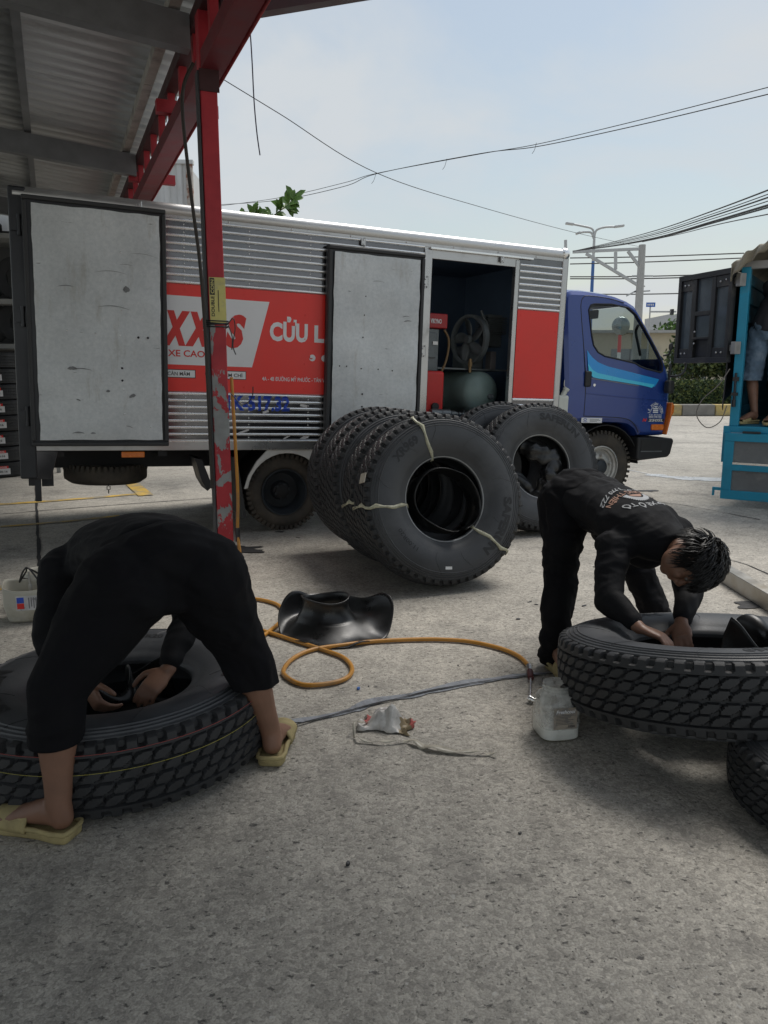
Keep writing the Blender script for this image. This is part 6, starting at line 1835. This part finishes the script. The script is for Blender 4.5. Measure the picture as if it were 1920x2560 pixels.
# open door, hinged on the left post
dv = (V(3.21, 8.50, 0) - V(3.43, 7.74, 0)).normalized()
DM = Matrix(((dv.x, -dv.y, 0, 3.425), (dv.y, dv.x, 0, 7.74), (0, 0, 1, 0), (0, 0, 0, 1)))
DL = TEAL.inverted() @ DM
dr_ = bpy.data.objects.new('open_door', None); COL.objects.link(dr_); dr_.parent = teal; dr_.matrix_local = DL
M_door = P('door_black', (.022, .023, .026), .42, .1, .2, 6, dirt=(.10, .09, .08), dscale=4, dlo=.55, dhi=.8)
def dbox(n, lo, hi, mat=M_door, par=dr_, bevel=.004): 
    m_ = MB(); m_.box(lo, hi); return m_.build(n, mat, par, bevel=bevel)
Ld = .80
dbox('door_skin', (.03, -.005, 1.445), (Ld, .012, 2.305), M_door)
for n_, lo, hi in (('door_frame', (.0, -.0, 1.42), (Ld+.02, .055, 1.475)), ('door_frame', (.0, .0, 2.27), (Ld+.02, .055, 2.325)), ('door_frame', (.0, .0, 1.475), (.05, .055, 2.27)), ('door_frame', (Ld-.03, .0, 1.475), (Ld+.02, .055, 2.27)),
                   ('door_stile', (.245, .012, 1.475), (.305, .045, 2.27)), ('door_stile', (.535, .012, 1.475), (.60, .045, 2.27)), ('door_cross', (.305, .012, 1.90), (.535, .045, 1.945)), ('door_cross', (.305, .012, 1.66), (.535, .045, 1.685)),
                   ('door_corner', (.05, .012, 1.475), (.245, .04, 1.57)), ('door_corner', (.05, .012, 2.16), (.245, .04, 2.27)), ('door_corner', (.60, .012, 1.475), (Ld-.03, .04, 1.57)), ('door_corner', (.60, .012, 2.16), (Ld-.03, .04, 2.27))):
    dbox(n_, lo, hi)
M_dgl = P('reflection_panel', (.11, .135, .155), .16, .3, .2, 4)  # lighter tone stands in for reflections in the door glass
for (x0, x1, z0, z1) in ((.05, .245, 1.57, 2.16), (.60, Ld-.03, 1.57, 2.16), (.305, .535, 1.945, 2.27), (.305, .535, 1.685, 1.90)):
    dbox('door_panel', (x0, .012, z0), (x1, .018, z1), M_dgl, dr_, 0)
m_ = MB()
for (x, z) in ((.10, 1.52), (.17, 1.52), (.10, 2.22), (.18, 2.21), (.66, 1.52), (.72, 1.52), (.66, 2.22), (.72, 2.22), (.52, 1.74), (.52, 1.62)): m_.sphere((x, .042, z), .012, 8, 6)
m_.build('door_bolts', M_steel, dr_, smooth=180)
dbox('door_hinge', (-.10, .0, 2.17), (.02, .03, 2.23), MATS['zinc_grey']); dbox('door_hinge', (-.10, .0, 1.53), (.02, .03, 1.59), MATS['zinc_grey'])
dbox('hinge_block', (-.10, -.02, 2.14), (-.04, .05, 2.26), MATS['zinc_grey']); dbox('hinge_block', (-.10, -.02, 1.50), (-.04, .05, 1.62), MATS['zinc_grey'])
# tyre standing in the teal truck
M4 = TEAL @ Matrix.Translation((.62, .85, .815 + .42)) @ Matrix.Rotation(R(28), 4, 'Z') @ Matrix.Scale(.78, 4)
tt = thing('truck_tyre', (0,0,0), label='dark tyre standing on the bed of the teal truck', cat='tyre', mat4=M4)
add_child('carcass', CARC, tt); add_child('tread', TREAD, tt)

# ---------------------------------------------------------------- man standing in the teal truck
pc = thing('person', (0,0,0), label='man in denim shorts and dark shirt standing in the teal truck', cat='person')
TI = lambda x, y, z: TEAL @ V(x-.12, y-.02, z)
fz = .815
aL_, kL_, hL_ = TI(.31, .28, fz+.085), TI(.24, .36, fz+.48), TI(.27, .46, fz+.90)
aR_, kR_, hR_ = TI(.50, .26, fz+.085), TI(.50, .34, fz+.48), TI(.47, .46, fz+.90)
pl_, sp_, ch_, nk_ = TI(.37, .45, fz+.95), TI(.42, .49, fz+1.14), TI(.50, .56, fz+1.32), TI(.56, .63, fz+1.42)
sd = (TI(1, 0, 0) - TI(0, 0, 0)).normalized(); fw_ = (TI(0, 1, 0) - TI(0, 0, 0)).normalized()
b = Body()
b.loft([(pl_ - V(0, 0, .09), sd, .14, .10), (pl_, sd, .16, .115), (sp_, sd, .145, .10), (ch_, sd, .165, .105), (lerp(ch_, nk_, .7), sd, .11, .07)])
for h_, k_, a_ in ((hL_, kL_, aL_), (hR_, kR_, aR_)):
    b.cap([(h_, .088), (lerp(h_, k_, .5), .075), (k_, .055), (lerp(k_, a_, .28), .058), (lerp(k_, a_, .7), .040), (a_, .034)])
shl, shr = ch_ - sd*.18 + V(0, 0, .04), ch_ + sd*.18 + V(0, 0, .04)
ell_, wrl = TI(.36, .78, fz+1.12), TI(.46, 1.02, fz+1.12)
elr, wrr = TI(.72, .80, fz+1.12), TI(.62, 1.02, fz+1.12)
for s_, e_, w_ in ((shl, ell_, wrl), (shr, elr, wrr)):
    b.cap([(s_, .053), (lerp(s_, e_, .5), .045), (e_, .038), (lerp(e_, w_, .3), .038), (w_, .026)])
    hand(b, w_, fw_, V(0, 0, -1), sd if s_ is shl else -sd, .6)
b.cap([(nk_, .055), (nk_ + V(.02, .03, .07), .052)])
gC, MC = head(b, TI(.58, .66, fz+1.565), V(.1, .15, 1), fw_)
foot(b, aL_, TI(.33, .25, fz+.012), TI(.20, .10, fz+.012)); foot(b, aR_, TI(.50, .22, fz+.012), TI(.46, .03, fz+.012))
finish('body', b.mesh('body', .008, 3), M_skin, pc)
hair_mesh(gC, MC, 21, 120).build('hair', M_hair, pc, smooth=60, fix=False)
t_ = Body(); t_.loft([(pl_ - V(0, 0, .12), sd, .165, .13), (pl_, sd, .178, .13), (pl_ + V(0, 0, .06), sd, .17, .12)])
for h_, k_ in ((hL_, kL_), (hR_, kR_)):
    t_.cap([(h_, .108), (lerp(h_, k_, .5), .106), (lerp(h_, k_, .9), .104), (lerp(h_, k_, 1.15), .104)])
M_denim = P('denim', (.12, .18, .25), .85, 0, .3, 7, bump=.3, bscale=40, dirt=(.28, .33, .38), dscale=3.5, dlo=.5, dhi=.7)
finish('shorts', t_.mesh('shorts', .009, 5, .5, .018, 4, [(V(0, 0, fz+.43), V(0, 0, -1))]), M_denim, pc, solid=.005)
s1 = Body(); s1.loft([(pl_ - V(0, 0, .03), sd, .182, .138), (pl_ + V(0, 0, .05), sd, .180, .136), (sp_, sd, .175, .128), (ch_, sd, .185, .125), (lerp(ch_, nk_, .5), sd, .15, .10), (nk_, sd, .075, .07)])
for s_, e_ in ((shl, ell_), (shr, elr)): s1.cap([(lerp(s_, ch_, .4), .08), (s_, .075), (lerp(s_, e_, .6), .068)])
finish('shirt', s1.mesh('shirt', .009, 5, .5, .016, 14), P('charcoal_cloth', (.035, .035, .042), .85, 0, .2, 8, bump=.25, bscale=25), pc)
M_flip = P('flipflop', (.16, .13, .10), .7)
for hh, tt_ in ((TI(.335, .265, fz), TI(.19, .085, fz)), (TI(.50, .24, fz), TI(.455, .015, fz))):
    sandal(pc, hh, tt_, .045)

# ================================================================ tyre rack at the far left
M_rack = P('rack_steel', (.32, .32, .31), .6, .2, .15, 5)
rack = thing('tyre_rack', (-5.35, 10.0, 0), (0, 0, PHI-.2), label='grey steel shelf rack holding tyres beyond the truck', cat='rack')
for x in (-2.2, 1.0):
    for y in (0, .8):
        m_ = MB(); m_.box((x, y, 0), (x+.05, y+.05, 3.2)); m_.build('upright', M_rack, rack)
for z in (1.62, 2.18, 2.98):
    m_ = MB(); m_.box((-2.2, .0, z), (1.05, .85, z+.06)); m_.build('shelf', M_rack, rack)
m_ = MB(); m_.box((-2.2, .86, 0), (1.05, .90, 3.2)); m_.build('added_backing', P('backing_dark', (.10, .10, .10), .8), rack)  # added dark sheet, keeps the bright background out of the tyre holes
cs_ = MB()
sc_ = [(.40, .085), (.36, .10), (.28, .095), (.215, .07), (.215, -.07), (.28, -.095), (.36, -.10), (.40, -.085)]
cs_.lathe(sc_, 56, closed=True); csm = cs_.mesh('small_carcass')
bm = bmesh.new(); bm.from_mesh(csm); bmesh.ops.recalc_face_normals(bm, faces=bm.faces); bm.to_mesh(csm); bm.free()
csm.materials.append(M_rubber); csm.polygons.foreach_set('use_smooth', [True]*len(csm.polygons)); csm.set_sharp_from_angle(angle=R(30))
tz = MB()
for k in range(4):
    y0 = -.066 + .036*k
    def f(u, v, y0=y0):
        a = 2*math.pi*u
        return (.412*math.cos(a), y0 + .024*v + .006*abs(((u*52) % 1)*2-1), .412*math.sin(a))
    tz.sheet(f, 208, 2, True)
    tz.sheet(lambda u, v: ((.398 + .014*(v))*math.cos(2*math.pi*u), y0 + .006*abs(((u*52) % 1)*2-1), (.398+.014*v)*math.sin(2*math.pi*u)), 208, 2, True)
tzm = tz.mesh('small_tread'); tzm.materials.append(M_rubber)
labc = MB(); labc.sheet(lambda u, v: (.416*math.sin((u-.5)*.42), -.06 + .12*v, -.416*math.cos((u-.5)*.42)), 8, 2)
M_lw = P('label_white', (.70, .70, .70), .45)
def small_tyre(M4, label, group, sticker=True, seed=0):
    t = thing('van_tyre', (0,0,0), label=label, cat='tyre', group=group, mat4=M4)
    add_child('carcass', csm, t); add_child('tread', tzm, t)
    return t
lbl_me = MB()
def lab_fn(u, v): 
    a = (u-.5)*.40; return (.4145*math.sin(a), .055*(v-.5)*2, -.4145*math.cos(a))
rnd = random.Random(8)
for k in range(8):
    M4 = Matrix.Translation((-5.06 + rnd.uniform(-.02, .02), 10.02, .10 + k*.196)) @ Matrix.Rotation(R(90), 4, 'X')
    od = ('lowest tyre of the labelled pile beneath the rack, lying on the floor', 'second tyre up from the floor in the labelled pile beneath the rack', 'third tyre up from the floor in the labelled pile beneath the rack', 'middle tyre of the labelled pile, fourth up from the floor', 'fifth tyre up from the floor in the labelled pile beneath the rack', 'sixth tyre up from the floor in the labelled pile beneath the rack', 'topmost labelled tyre of the pile, just under the bare tyre', 'bare tyre without a label on top of the pile beneath the rack')
    t = small_tyre(M4, od[k], 'pile of narrow tyres beside the rack')
    if k == 7: continue
    a0 = R(-58 + rnd.uniform(-2.5, 2.5))      # world angle of the sticker
    lm = MB(); lr = MB()
    for mm, z0, z1, w in ((lm, -.055, .020, .19), (lr, .020, .052, .15)):
        vs = []
        for i in range(7):
            a = a0 + (i/6-.5)*w/.4
            # local: world (x,y,z)->local via Rx(90): local y = world z, local z = -world y
            for zz in (z0, z1): vs.append((.4165*math.cos(a), zz, -.4165*math.sin(a)))
        mm.add(vs, [(2*i, 2*i+2, 2*i+3, 2*i+1) for i in range(6)])
    lm.build('label', M_lw, t, fix=False); lo_ = lr.build('label_band', M_ltred, t, fix=False)
    lettering('label_lettering', 'MAXXIS', lambda q, w: Vector((.4185*math.cos(a0 + (q)/.4), .026 + w, -.4185*math.sin(a0 + q/.4))), M_lw, lo_, .020, .11, .02, 0, 'CENTER')
    lettering('label_lettering', '7.50-16', lambda q, w: Vector((.4185*math.cos(a0 + (q)/.4), -.030 + w, -.4185*math.sin(a0 + q/.4))), M_blackp, lo_, .024, .12, .02, 0, 'CENTER')
RW = rack.matrix_basis.copy()
RW = Matrix.Translation((-5.35, 10.0, 0)) @ Matrix.Rotation(PHI-.2, 4, 'Z')
for j, (z, n, lab) in enumerate(((1.68, 7, 'tyre standing on the lowest shelf of the rack'), (2.24, 7, 'tyre standing on the middle shelf of the rack'))):
    for k in (5, 6):
        M4 = RW @ Matrix.Translation((-1.9 + k*.42, .42, z + .29)) @ Matrix.Rotation(R(14), 4, 'Z') @ Matrix.Scale(.69, 4)
        t = small_tyre(M4, ('end ' if k == 6 else 'inner ') + lab, 'tyres standing on a shelf of the rack')
        m_ = MB(); m_.box((-.06, -.105, -.36 + .0), (.05, -.101, -.24)); m_.build('label', M_lw, t)
        m_ = MB(); m_.box((-.06, -.107, -.36), (.05, -.1055, -.32)); m_.build('label_band', M_ltred, t)
for k in (2,):
    M4 = RW @ Matrix.Translation((-1.55 + k*.80, .42, 2.98+.06+.105)) @ Matrix.Rotation(R(90), 4, 'X')
    small_tyre(M4, 'tyre lying flat on the top shelf of the rack', None)

# ================================================================ white corrugated building behind the truck
wb_ = thing('corrugated_shed', (-4.0, 13.2, 0), (0, 0, R(3)), label='white corrugated metal shed wall with a rusty corner, behind the truck', cat='building')
M_wsh = P('white_cladding', (.56, .56, .55), .55, .1, .08, 3, dirt=(.34, .33, .31), dscale=2, dlo=.55, dhi=.85, stretch=(1, 1, .3))
m_ = MB()
def clad(u, v):
    x = -6 + 6.85*u; ph = (x/.21) % 1.0
    d = .03*(1 if .12 < ph < .45 else (ph/.12 if ph <= .12 else (max(0, .57-ph)/.12 if ph < .57 else 0)))
    return (x, -d, .02 + 4.62*v)
m_.sheet(clad, 420, 2); m_.build('cladding', M_wsh, wb_, smooth=30)
m_ = MB(); m_.box((.80, -.05, 0), (.90, .05, 4.66)); m_.build('corner_trim', P('rusty_trim', (.42, .38, .34), .7, 0, .15, 5, dirt=(.20, .075, .035), dscale=7, dlo=.5, dhi=.62), wb_)
m_ = MB(); m_.box((-6, -.06, 4.62), (.92, .06, 4.68)); m_.build('cap_flashing', M_wsh, wb_)
m_ = MB(); m_.box((-6, .06, .0), (.85, 4, 4.6)); m_.build('shed_volume', M_wsh, wb_)

# ================================================================ trees, hedge, background
M_leaf = P('leaf_green', (.10, .19, .035), .5, 0, .45, 30, spec=.4)
M_leafd = P('leaf_dark', (.035, .065, .022), .6, 0, .5, 12)
M_leafy = P('leaf_yellowish', (.13, .16, .045), .6, 0, .45, 12)
M_bark = P('bark', (.10, .075, .055), .9, 0, .3, 12, bump=.5, bscale=30)
def leaf(m_, p, d, n, L, w):
    d = d.normalized(); s_ = d.cross(n); s_ = s_.normalized() if s_.length > 1e-4 else d.orthogonal()
    n2 = s_.cross(d)
    m_.add([p, p + d*L*.35 + s_*w + n2*w*.3, p + d*L*.75 + s_*w*.75 + n2*w*.2, p + d*L - n2*w*.4, p + d*L*.75 - s_*w*.75 + n2*w*.2, p + d*L*.35 - s_*w + n2*w*.3, p + d*L*.5],
           [(0, 1, 6), (1, 2, 6), (2, 3, 6), (3, 4, 6), (4, 5, 6), (5, 0, 6)])
def rv_(rnd): 
    while True:
        v = Vector((rnd.uniform(-1, 1), rnd.uniform(-1, 1), rnd.uniform(-1, 1)))
        if .05 < v.length < 1: return v
# small tree whose top shoot shows above the truck roof
tr = thing('young_tree', (-2.05, 10.2, 0), label='young tree whose leafy top shoot rises above the truck roof', cat='tree')
rnd = random.Random(12)
m_ = MB(); m_.tube(catmull([(0, 0, 0), (.03, .02, 1.0), (-.04, 0, 2.0), (.05, 0, 2.9), (.10, 0, 3.05)]), [.05]*8+[.04]*8+[.03]*8+[.018]*8+[.014], 8)
tips = []
tip = atY(735, 500, 10.2) - Vector((-2.05, 10.2, 0)); tip2 = atY(640, 540, 10.2) - Vector((-2.05, 10.2, 0))
b0_ = Vector((.10, 0, 3.05))
brs = [[b0_, b0_*.55 + tip*.45 + V(.05, 0, -.05), tip], [V(.05, 0, 2.9), b0_*.5 + tip2*.5 + V(0, 0, .02), tip2]]
for k in range(6): 
    a = rnd.uniform(0, 6.28); q = V(.0, 0, 2.0+.15*k); brs.append([q, q + V(.2*math.cos(a), .2*math.sin(a), .2), q + V(.45*math.cos(a), .45*math.sin(a), .3)])
cr_ = MB()
for bpts in brs:
    cpts2 = catmull(bpts, 8); m_.tube(cpts2, [.012*(1-.7*i/len(cpts2)) for i in range(len(cpts2))], 6)
    for i, p in enumerate(cpts2):
        if i < 5: continue
        for q in range(5):
            d = rv_(rnd) + Vector((.2, 0, .1)); leaf(cr_, p, d, V(rnd.uniform(-.4, .4), -1, .5), rnd.uniform(.15, .24), rnd.uniform(.034, .048))
m_.build('trunk', M_bark, tr, smooth=60); cr_.build('crown', M_leaf, tr, smooth=60, fix=False)

def bush(name, label, cat, pos, size, n, leafL, mats, seed, group=None, trunk=None):
    rnd = random.Random(seed); t = thing(name, pos, label=label, cat=cat, group=group)
    m_ = MB()
    lumps = [(rv_(rnd)*.55, rnd.uniform(.35, .6)) for _ in range(16)]
    for i in range(n):
        c, r_ = rnd.choice(lumps); d = rv_(rnd).normalized()
        p = c + d*r_*rnd.uniform(.6, 1.0)
        P3 = Vector((p.x*size[0], p.y*size[1], size[2]*(1+p.z)*.5*1.0 + (trunk or 0)))
        m_.mi = 0 if rnd.random() < .6 else 1
        leaf(m_, P3, rv_(rnd) + d*.6, d + rv_(rnd)*.5, leafL*rnd.uniform(.7, 1.4), leafL*.30)
    o = m_.build('crown', mats, t, fix=False)
    s_ = MB()
    for k in range(4):
        a = rnd.uniform(0, 6.28); s_.tube(catmull([(0, 0, 0), (.1*math.cos(a), .1*math.sin(a), (trunk or .3)), (size[0]*.4*math.cos(a), size[1]*.4*math.sin(a), (trunk or 0)+size[2]*.6)]), [.05, .045, .04, .035, .03, .03, .028, .026, .025, .022, .02, .018, .016, .014, .012, .01, .01], 7)
    s_.build('trunk', M_bark, t, smooth=60)
    return t
# clipped hedge along the verge
hd = thing('hedge', (0, 24.6, .22), label='clipped low hedge behind the yellow and grey kerb', cat='hedge')
rnd = random.Random(77); m_ = MB()
for i in range(16000):
    x = rnd.uniform(-1, 16); f_ = rnd.random()
    if f_ < .6: y, z = -.35 + .12*noise.noise(Vector((x*2, 0, 0))), rnd.uniform(0, .78)
    else: y, z = rnd.uniform(-.4, .6), .74 + .10*noise.noise(Vector((x*3, 1, 0))) + rnd.uniform(-.05, .05)
    y += .10*noise.noise(Vector((x*4, z*4, 2)))
    m_.mi = 0 if rnd.random() < .65 else 1
    leaf(m_, Vector((x, y, z)), rv_(rnd) + V(0, -.4, .2), V(0, -1, .3), rnd.uniform(.07, .13), .028)
m_.build('foliage', [M_leafd, M_leafy], hd, fix=False)
hc = MB(); hc.box((-1, -.25, 0), (16, .5, .66)); hc.build('branches', P('hedge_core', (.02, .03, .012), .95), hd)
bush('shrub_tree', 'round leafy shrub tree growing behind the hedge beside the blue cab', 'tree', (11.0, 27.4, .2), (1.5, 1.2, 2.3), 5200, .16, [M_leafd, M_leafy], 5, trunk=.5)
bush('shrub_tree', 'smaller leafy shrub tree behind the hedge under the open black door', 'tree', (13.4, 27.9, .2), (1.4, 1.1, 2.4), 3800, .16, [M_leafd, M_leafy], 6, trunk=.4)
bush('far_tree', 'green tree top showing over the low cream building', 'tree', (20.5, 52, 0), (3.2, 2.0, 2.6), 2600, .3, [M_leaf, M_leafd], 8, trunk=2.6)
bush('far_tree', 'green tree top by the corner of the cream building, seen past the black door', 'tree', (25.0, 52, 0), (3.0, 2.0, 3.4), 2600, .3, [M_leaf, M_leafd], 9, trunk=2.4)
# low cream building across the road
bl = thing('cream_building', (19, 46, 0), label='low cream building with grey shutters across the road', cat='building')
M_cream = P('cream_wall', (.50, .45, .34), .8, 0, .1, .8, dirt=(.34, .31, .25), dscale=1.2, dlo=.55, dhi=.8)
m_ = MB(); m_.box((-14, 0, 0), (16, 5, 3.5)); m_.build('wall', M_cream, bl)
m_ = MB(); m_.box((-14.3, -.6, 3.5), (16.3, 5.2, 3.65)); m_.build('roof_slab', P('slab_grey', (.36, .36, .35), .8), bl)
for k in range(8):
    x = -12.5 + 3.4*k; m_ = MB(); m_.box((x, -.03, .9), (x+2.2, 0, 2.6)); w_ = m_.build('shutter', P('shutter_grey', (.22, .25, .27), .6), bl)
    m_ = MB(); m_.box((x+1.08, -.045, .9), (x+1.12, -.03, 2.6)); m_.build('shutter_seam', M_dkst, w_)
# far pale band of buildings
for i, (x, y, w, h, c) in enumerate(((34, 80, 10, 7, (.42, .43, .44)), (48, 88, 12, 5.5, (.40, .38, .35)), (-2, 95, 16, 6, (.42, .42, .42)))):
    fb = thing('far_building', (x, y, 0), label=('tall pale block far behind the cream building', 'wide tan block far along the road', 'grey block far behind the truck')[i], cat='building')
    m_ = MB(); m_.box((-w/2, 0, 0), (w/2, 8, h)); m_.build('wall', P('far_wall_%d' % i, c, .85), fb)
    for a in range(4):
        for b_ in range(2):
            m_ = MB(); m_.box((-w/2+1+a*w/4.4, -.05, 1.2+b_*2.4), (-w/2+2.2+a*w/4.4, 0, 2.5+b_*2.4)); m_.build('window', M_dkst, fb)

# utility pole with bracket frame
M_polec = P('pole_concrete', (.40, .40, .39), .8, 0, .12, 4)
M_galvp = P('galvanised_pole', (.48, .49, .49), .5, .4, .1, 5)
YP = 36.0
pT = atY(1606, 612, YP); pB = Vector((pT.x, pT.y, 0))
up = thing('utility_pole', pB, label='pale concrete utility pole with a steel bracket frame and cables', cat='pole')
m_ = MB(); m_.tube([(0, 0, 0), (0, 0, pT.z)], [.22, .15], 14); m_.build('pole_shaft', M_polec, up, smooth=60)
def rel(u, v, Y=YP): return atY(u, v, Y) - pB
for a, c, nm in (((1606, 622), (1432, 630), 'bracket_arm'), ((1606, 720), (1465, 634), 'bracket_brace'), ((1539, 630), (1539, 674), 'bracket_strut'), ((1570, 628), (1606, 676), 'bracket_brace')):
    m_ = MB(); m_.bar(rel(*a), rel(*c), .12, .12); m_.build(nm, M_galvp, up)
m_ = MB()
for a, c in (((1580, 690), (1632, 690)), ((1585, 730), (1625, 727)), ((1566, 740), (1612, 715))): m_.bar(rel(*a), rel(*c), .06, .06)
m_.build('cross_arm', M_galvp, up)
m_ = MB(); m_.cyl(rel(1414, 600), rel(1414, 640), .07, n=8); m_.build('bracket_post', M_galvp, up)
# street lamp
YL = 46.0
lT = atY(1486, 588, YL); lB = Vector((lT.x, lT.y, 0))
lp = thing('street_lamp', lB, label='tall street lamp with two curved arms and blue lower mast', cat='lamp')
m_ = MB(); m_.tube([(0, 0, 0), (0, 0, lT.z*.84)], [.13, .09], 10); m_.build('lamp_mast', P('lamp_blue', (.05, .14, .38), .5), lp, smooth=60)
m_ = MB(); m_.tube([(0, 0, lT.z*.84), (0, 0, lT.z)], [.09, .07], 10); m_.build('mast_top', M_galvp, lp, smooth=60)
lr_ = lambda u, v: atY(u, v, YL) - lB
for pth, hd_ in ((((1486, 590), (1480, 572), (1455, 565), (1430, 560)), ((1434, 561), (1414, 558))), (((1486, 590), (1492, 575), (1512, 568), (1536, 567)), ((1536, 567), (1560, 564))), (((1484, 596), (1478, 582), (1462, 580), (1448, 582)), ((1450, 581), (1440, 585)))):
    m_ = MB(); m_.tube(catmull([lr_(*q) for q in pth]), .06, 8); a_ = m_.build('lamp_arm', M_galvp, lp, smooth=60)
    m_ = MB(); m_.bar(lr_(*hd_[0]), lr_(*hd_[1]), .26, .12); m_.build('lamp_head', M_galvp, a_, bevel=.03)
# traffic mirror on a red and white pole, seen through the cab window
mp0 = gp(1551, 1040); mY = 20.0; mpos = atY(1551, 815, mY)
mr = thing('traffic_mirror', (mpos.x, mpos.y, 0), label='round traffic mirror on a red and white pole seen through cab window', cat='mirror')
for k in range(6):
    m_ = MB(); m_.cyl((0, 0, .45*k), (0, 0, .45*(k+1)), .045, n=12); m_.build('pole_band', M_white if k % 2 else M_ltred, mr, smooth=60)
m_ = MB(); m_.lathe([(0, -.06), (.10, -.055), (.18, -.035), (.22, .0), (.23, .02), (0, .02)], 32, 'Y', Matrix.Translation((0, -.06, mpos.z))); m_.build('mirror_disc', P('mirror_grey', (.35, .38, .38), .2, .8), mr, smooth=40)
# street name sign
sY = 36.5; sp0 = atY(1626, 762, sY)
sg_ = thing('street_sign', (sp0.x, sp0.y, 0), label='small blue street sign on a thin post behind the cab', cat='sign')
m_ = MB(); m_.cyl((0, 0, 0), (0, 0, sp0.z+.1), .035, n=8); m_.build('sign_post', M_galvp, sg_)
m_ = MB(); m_.box((-.21, -.05, sp0.z-.10), (.21, -.04, sp0.z+.10)); sb_ = m_.build('sign_plate', P('sign_blue', (.03, .13, .50), .4), sg_)
for k in range(4): 
    m_ = MB(); m_.box((-.15+.08*k, -.056, sp0.z-.04), (-.10+.08*k, -.051, sp0.z+.04)); m_.build('sign_mark', M_white, sb_)
m_ = MB(); m_.bar((0, 0, sp0.z-.31), (1.2, 0, sp0.z-.31), .07, .07); m_.build('signal_arm', M_galvp, sg_)
m_ = MB(); m_.box((.95, -.15, sp0.z-.45), (1.05, .1, sp0.z-.2)); m_.build('signal_box', M_blackpl, sg_)

# overhead wires
M_wire = P('wire_black', (.03, .03, .032), .7)
def wire(pts, r, label, group):
    m_ = MB(); m_.tube(catmull([atY(u, v, Y) for u, v, Y in pts], 10), r, 5)
    return tag(m_.build('overhead_wire', M_wire, smooth=60), label, 'wire', group)
wire([(528, 180, 12), (700, 285, 13), (943, 433, 15), (1200, 517, 20), (1440, 582, 26), (1600, 617, 34)], .007, 'single thin wire slanting down from the red post to the utility pole', None)
wire([(540, 516, 22), (700, 494, 20), (860, 457, 18), (943, 433, 17), (1200, 385, 15), (1345, 360, 14), (1600, 300, 12), (1960, 208, 10)], .006, 'thin wire crossing the sky above the truck roof', 'thin wires crossing above the truck')
wire([(545, 512, 22), (700, 500, 20), (860, 466, 18), (943, 434, 17), (1200, 384, 15), (1345, 366, 14), (1600, 312, 12), (1960, 226, 10)], .007, 'thin wire crossing the sky above the truck roof', 'thin wires crossing above the truck')
for (u, v, Y) in ((935, 450, 17), (1112, 415, 15.6), (1336, 375, 14)):
    wire([(u+5, v-18, Y), (u, v, Y), (u-6, v+9, Y)], .004, 'short loose wire end dangling from the crossing wires', 'loose wire ends')
for k, (dv, r_) in enumerate(((0, .022), (9, .014), (16, .022), (24, .014), (33, .03), (38, .022))):
    wire([(1432, 628, YP), (1520, 610 - 2 + dv*.25, 27), (1640, 576 + dv*.55, 19), (1780, 528 + dv*.8, 13.5), (1960, 460 + dv*1.25, 9.5)], r_*.5, 'cable of the thick bundle running from the pole bracket', 'bundle of cables from the pole bracket')
wire([(1606, 605, YP), (1700, 585, 28), (1800, 560, 20), (1960, 528, 14)], .012, 'single cable sagging below the thick cable bundle', None)
for v0, v1 in ((645, 633), (660, 645), (692, 684), (697, 690), (735, 730)):
    wire([(1425, v0, 38), (1606, (v0+v1)/2 + 3, 37), (1860, v1, 36)], .028, 'level power line running along the road behind the cab', 'power lines along the road')
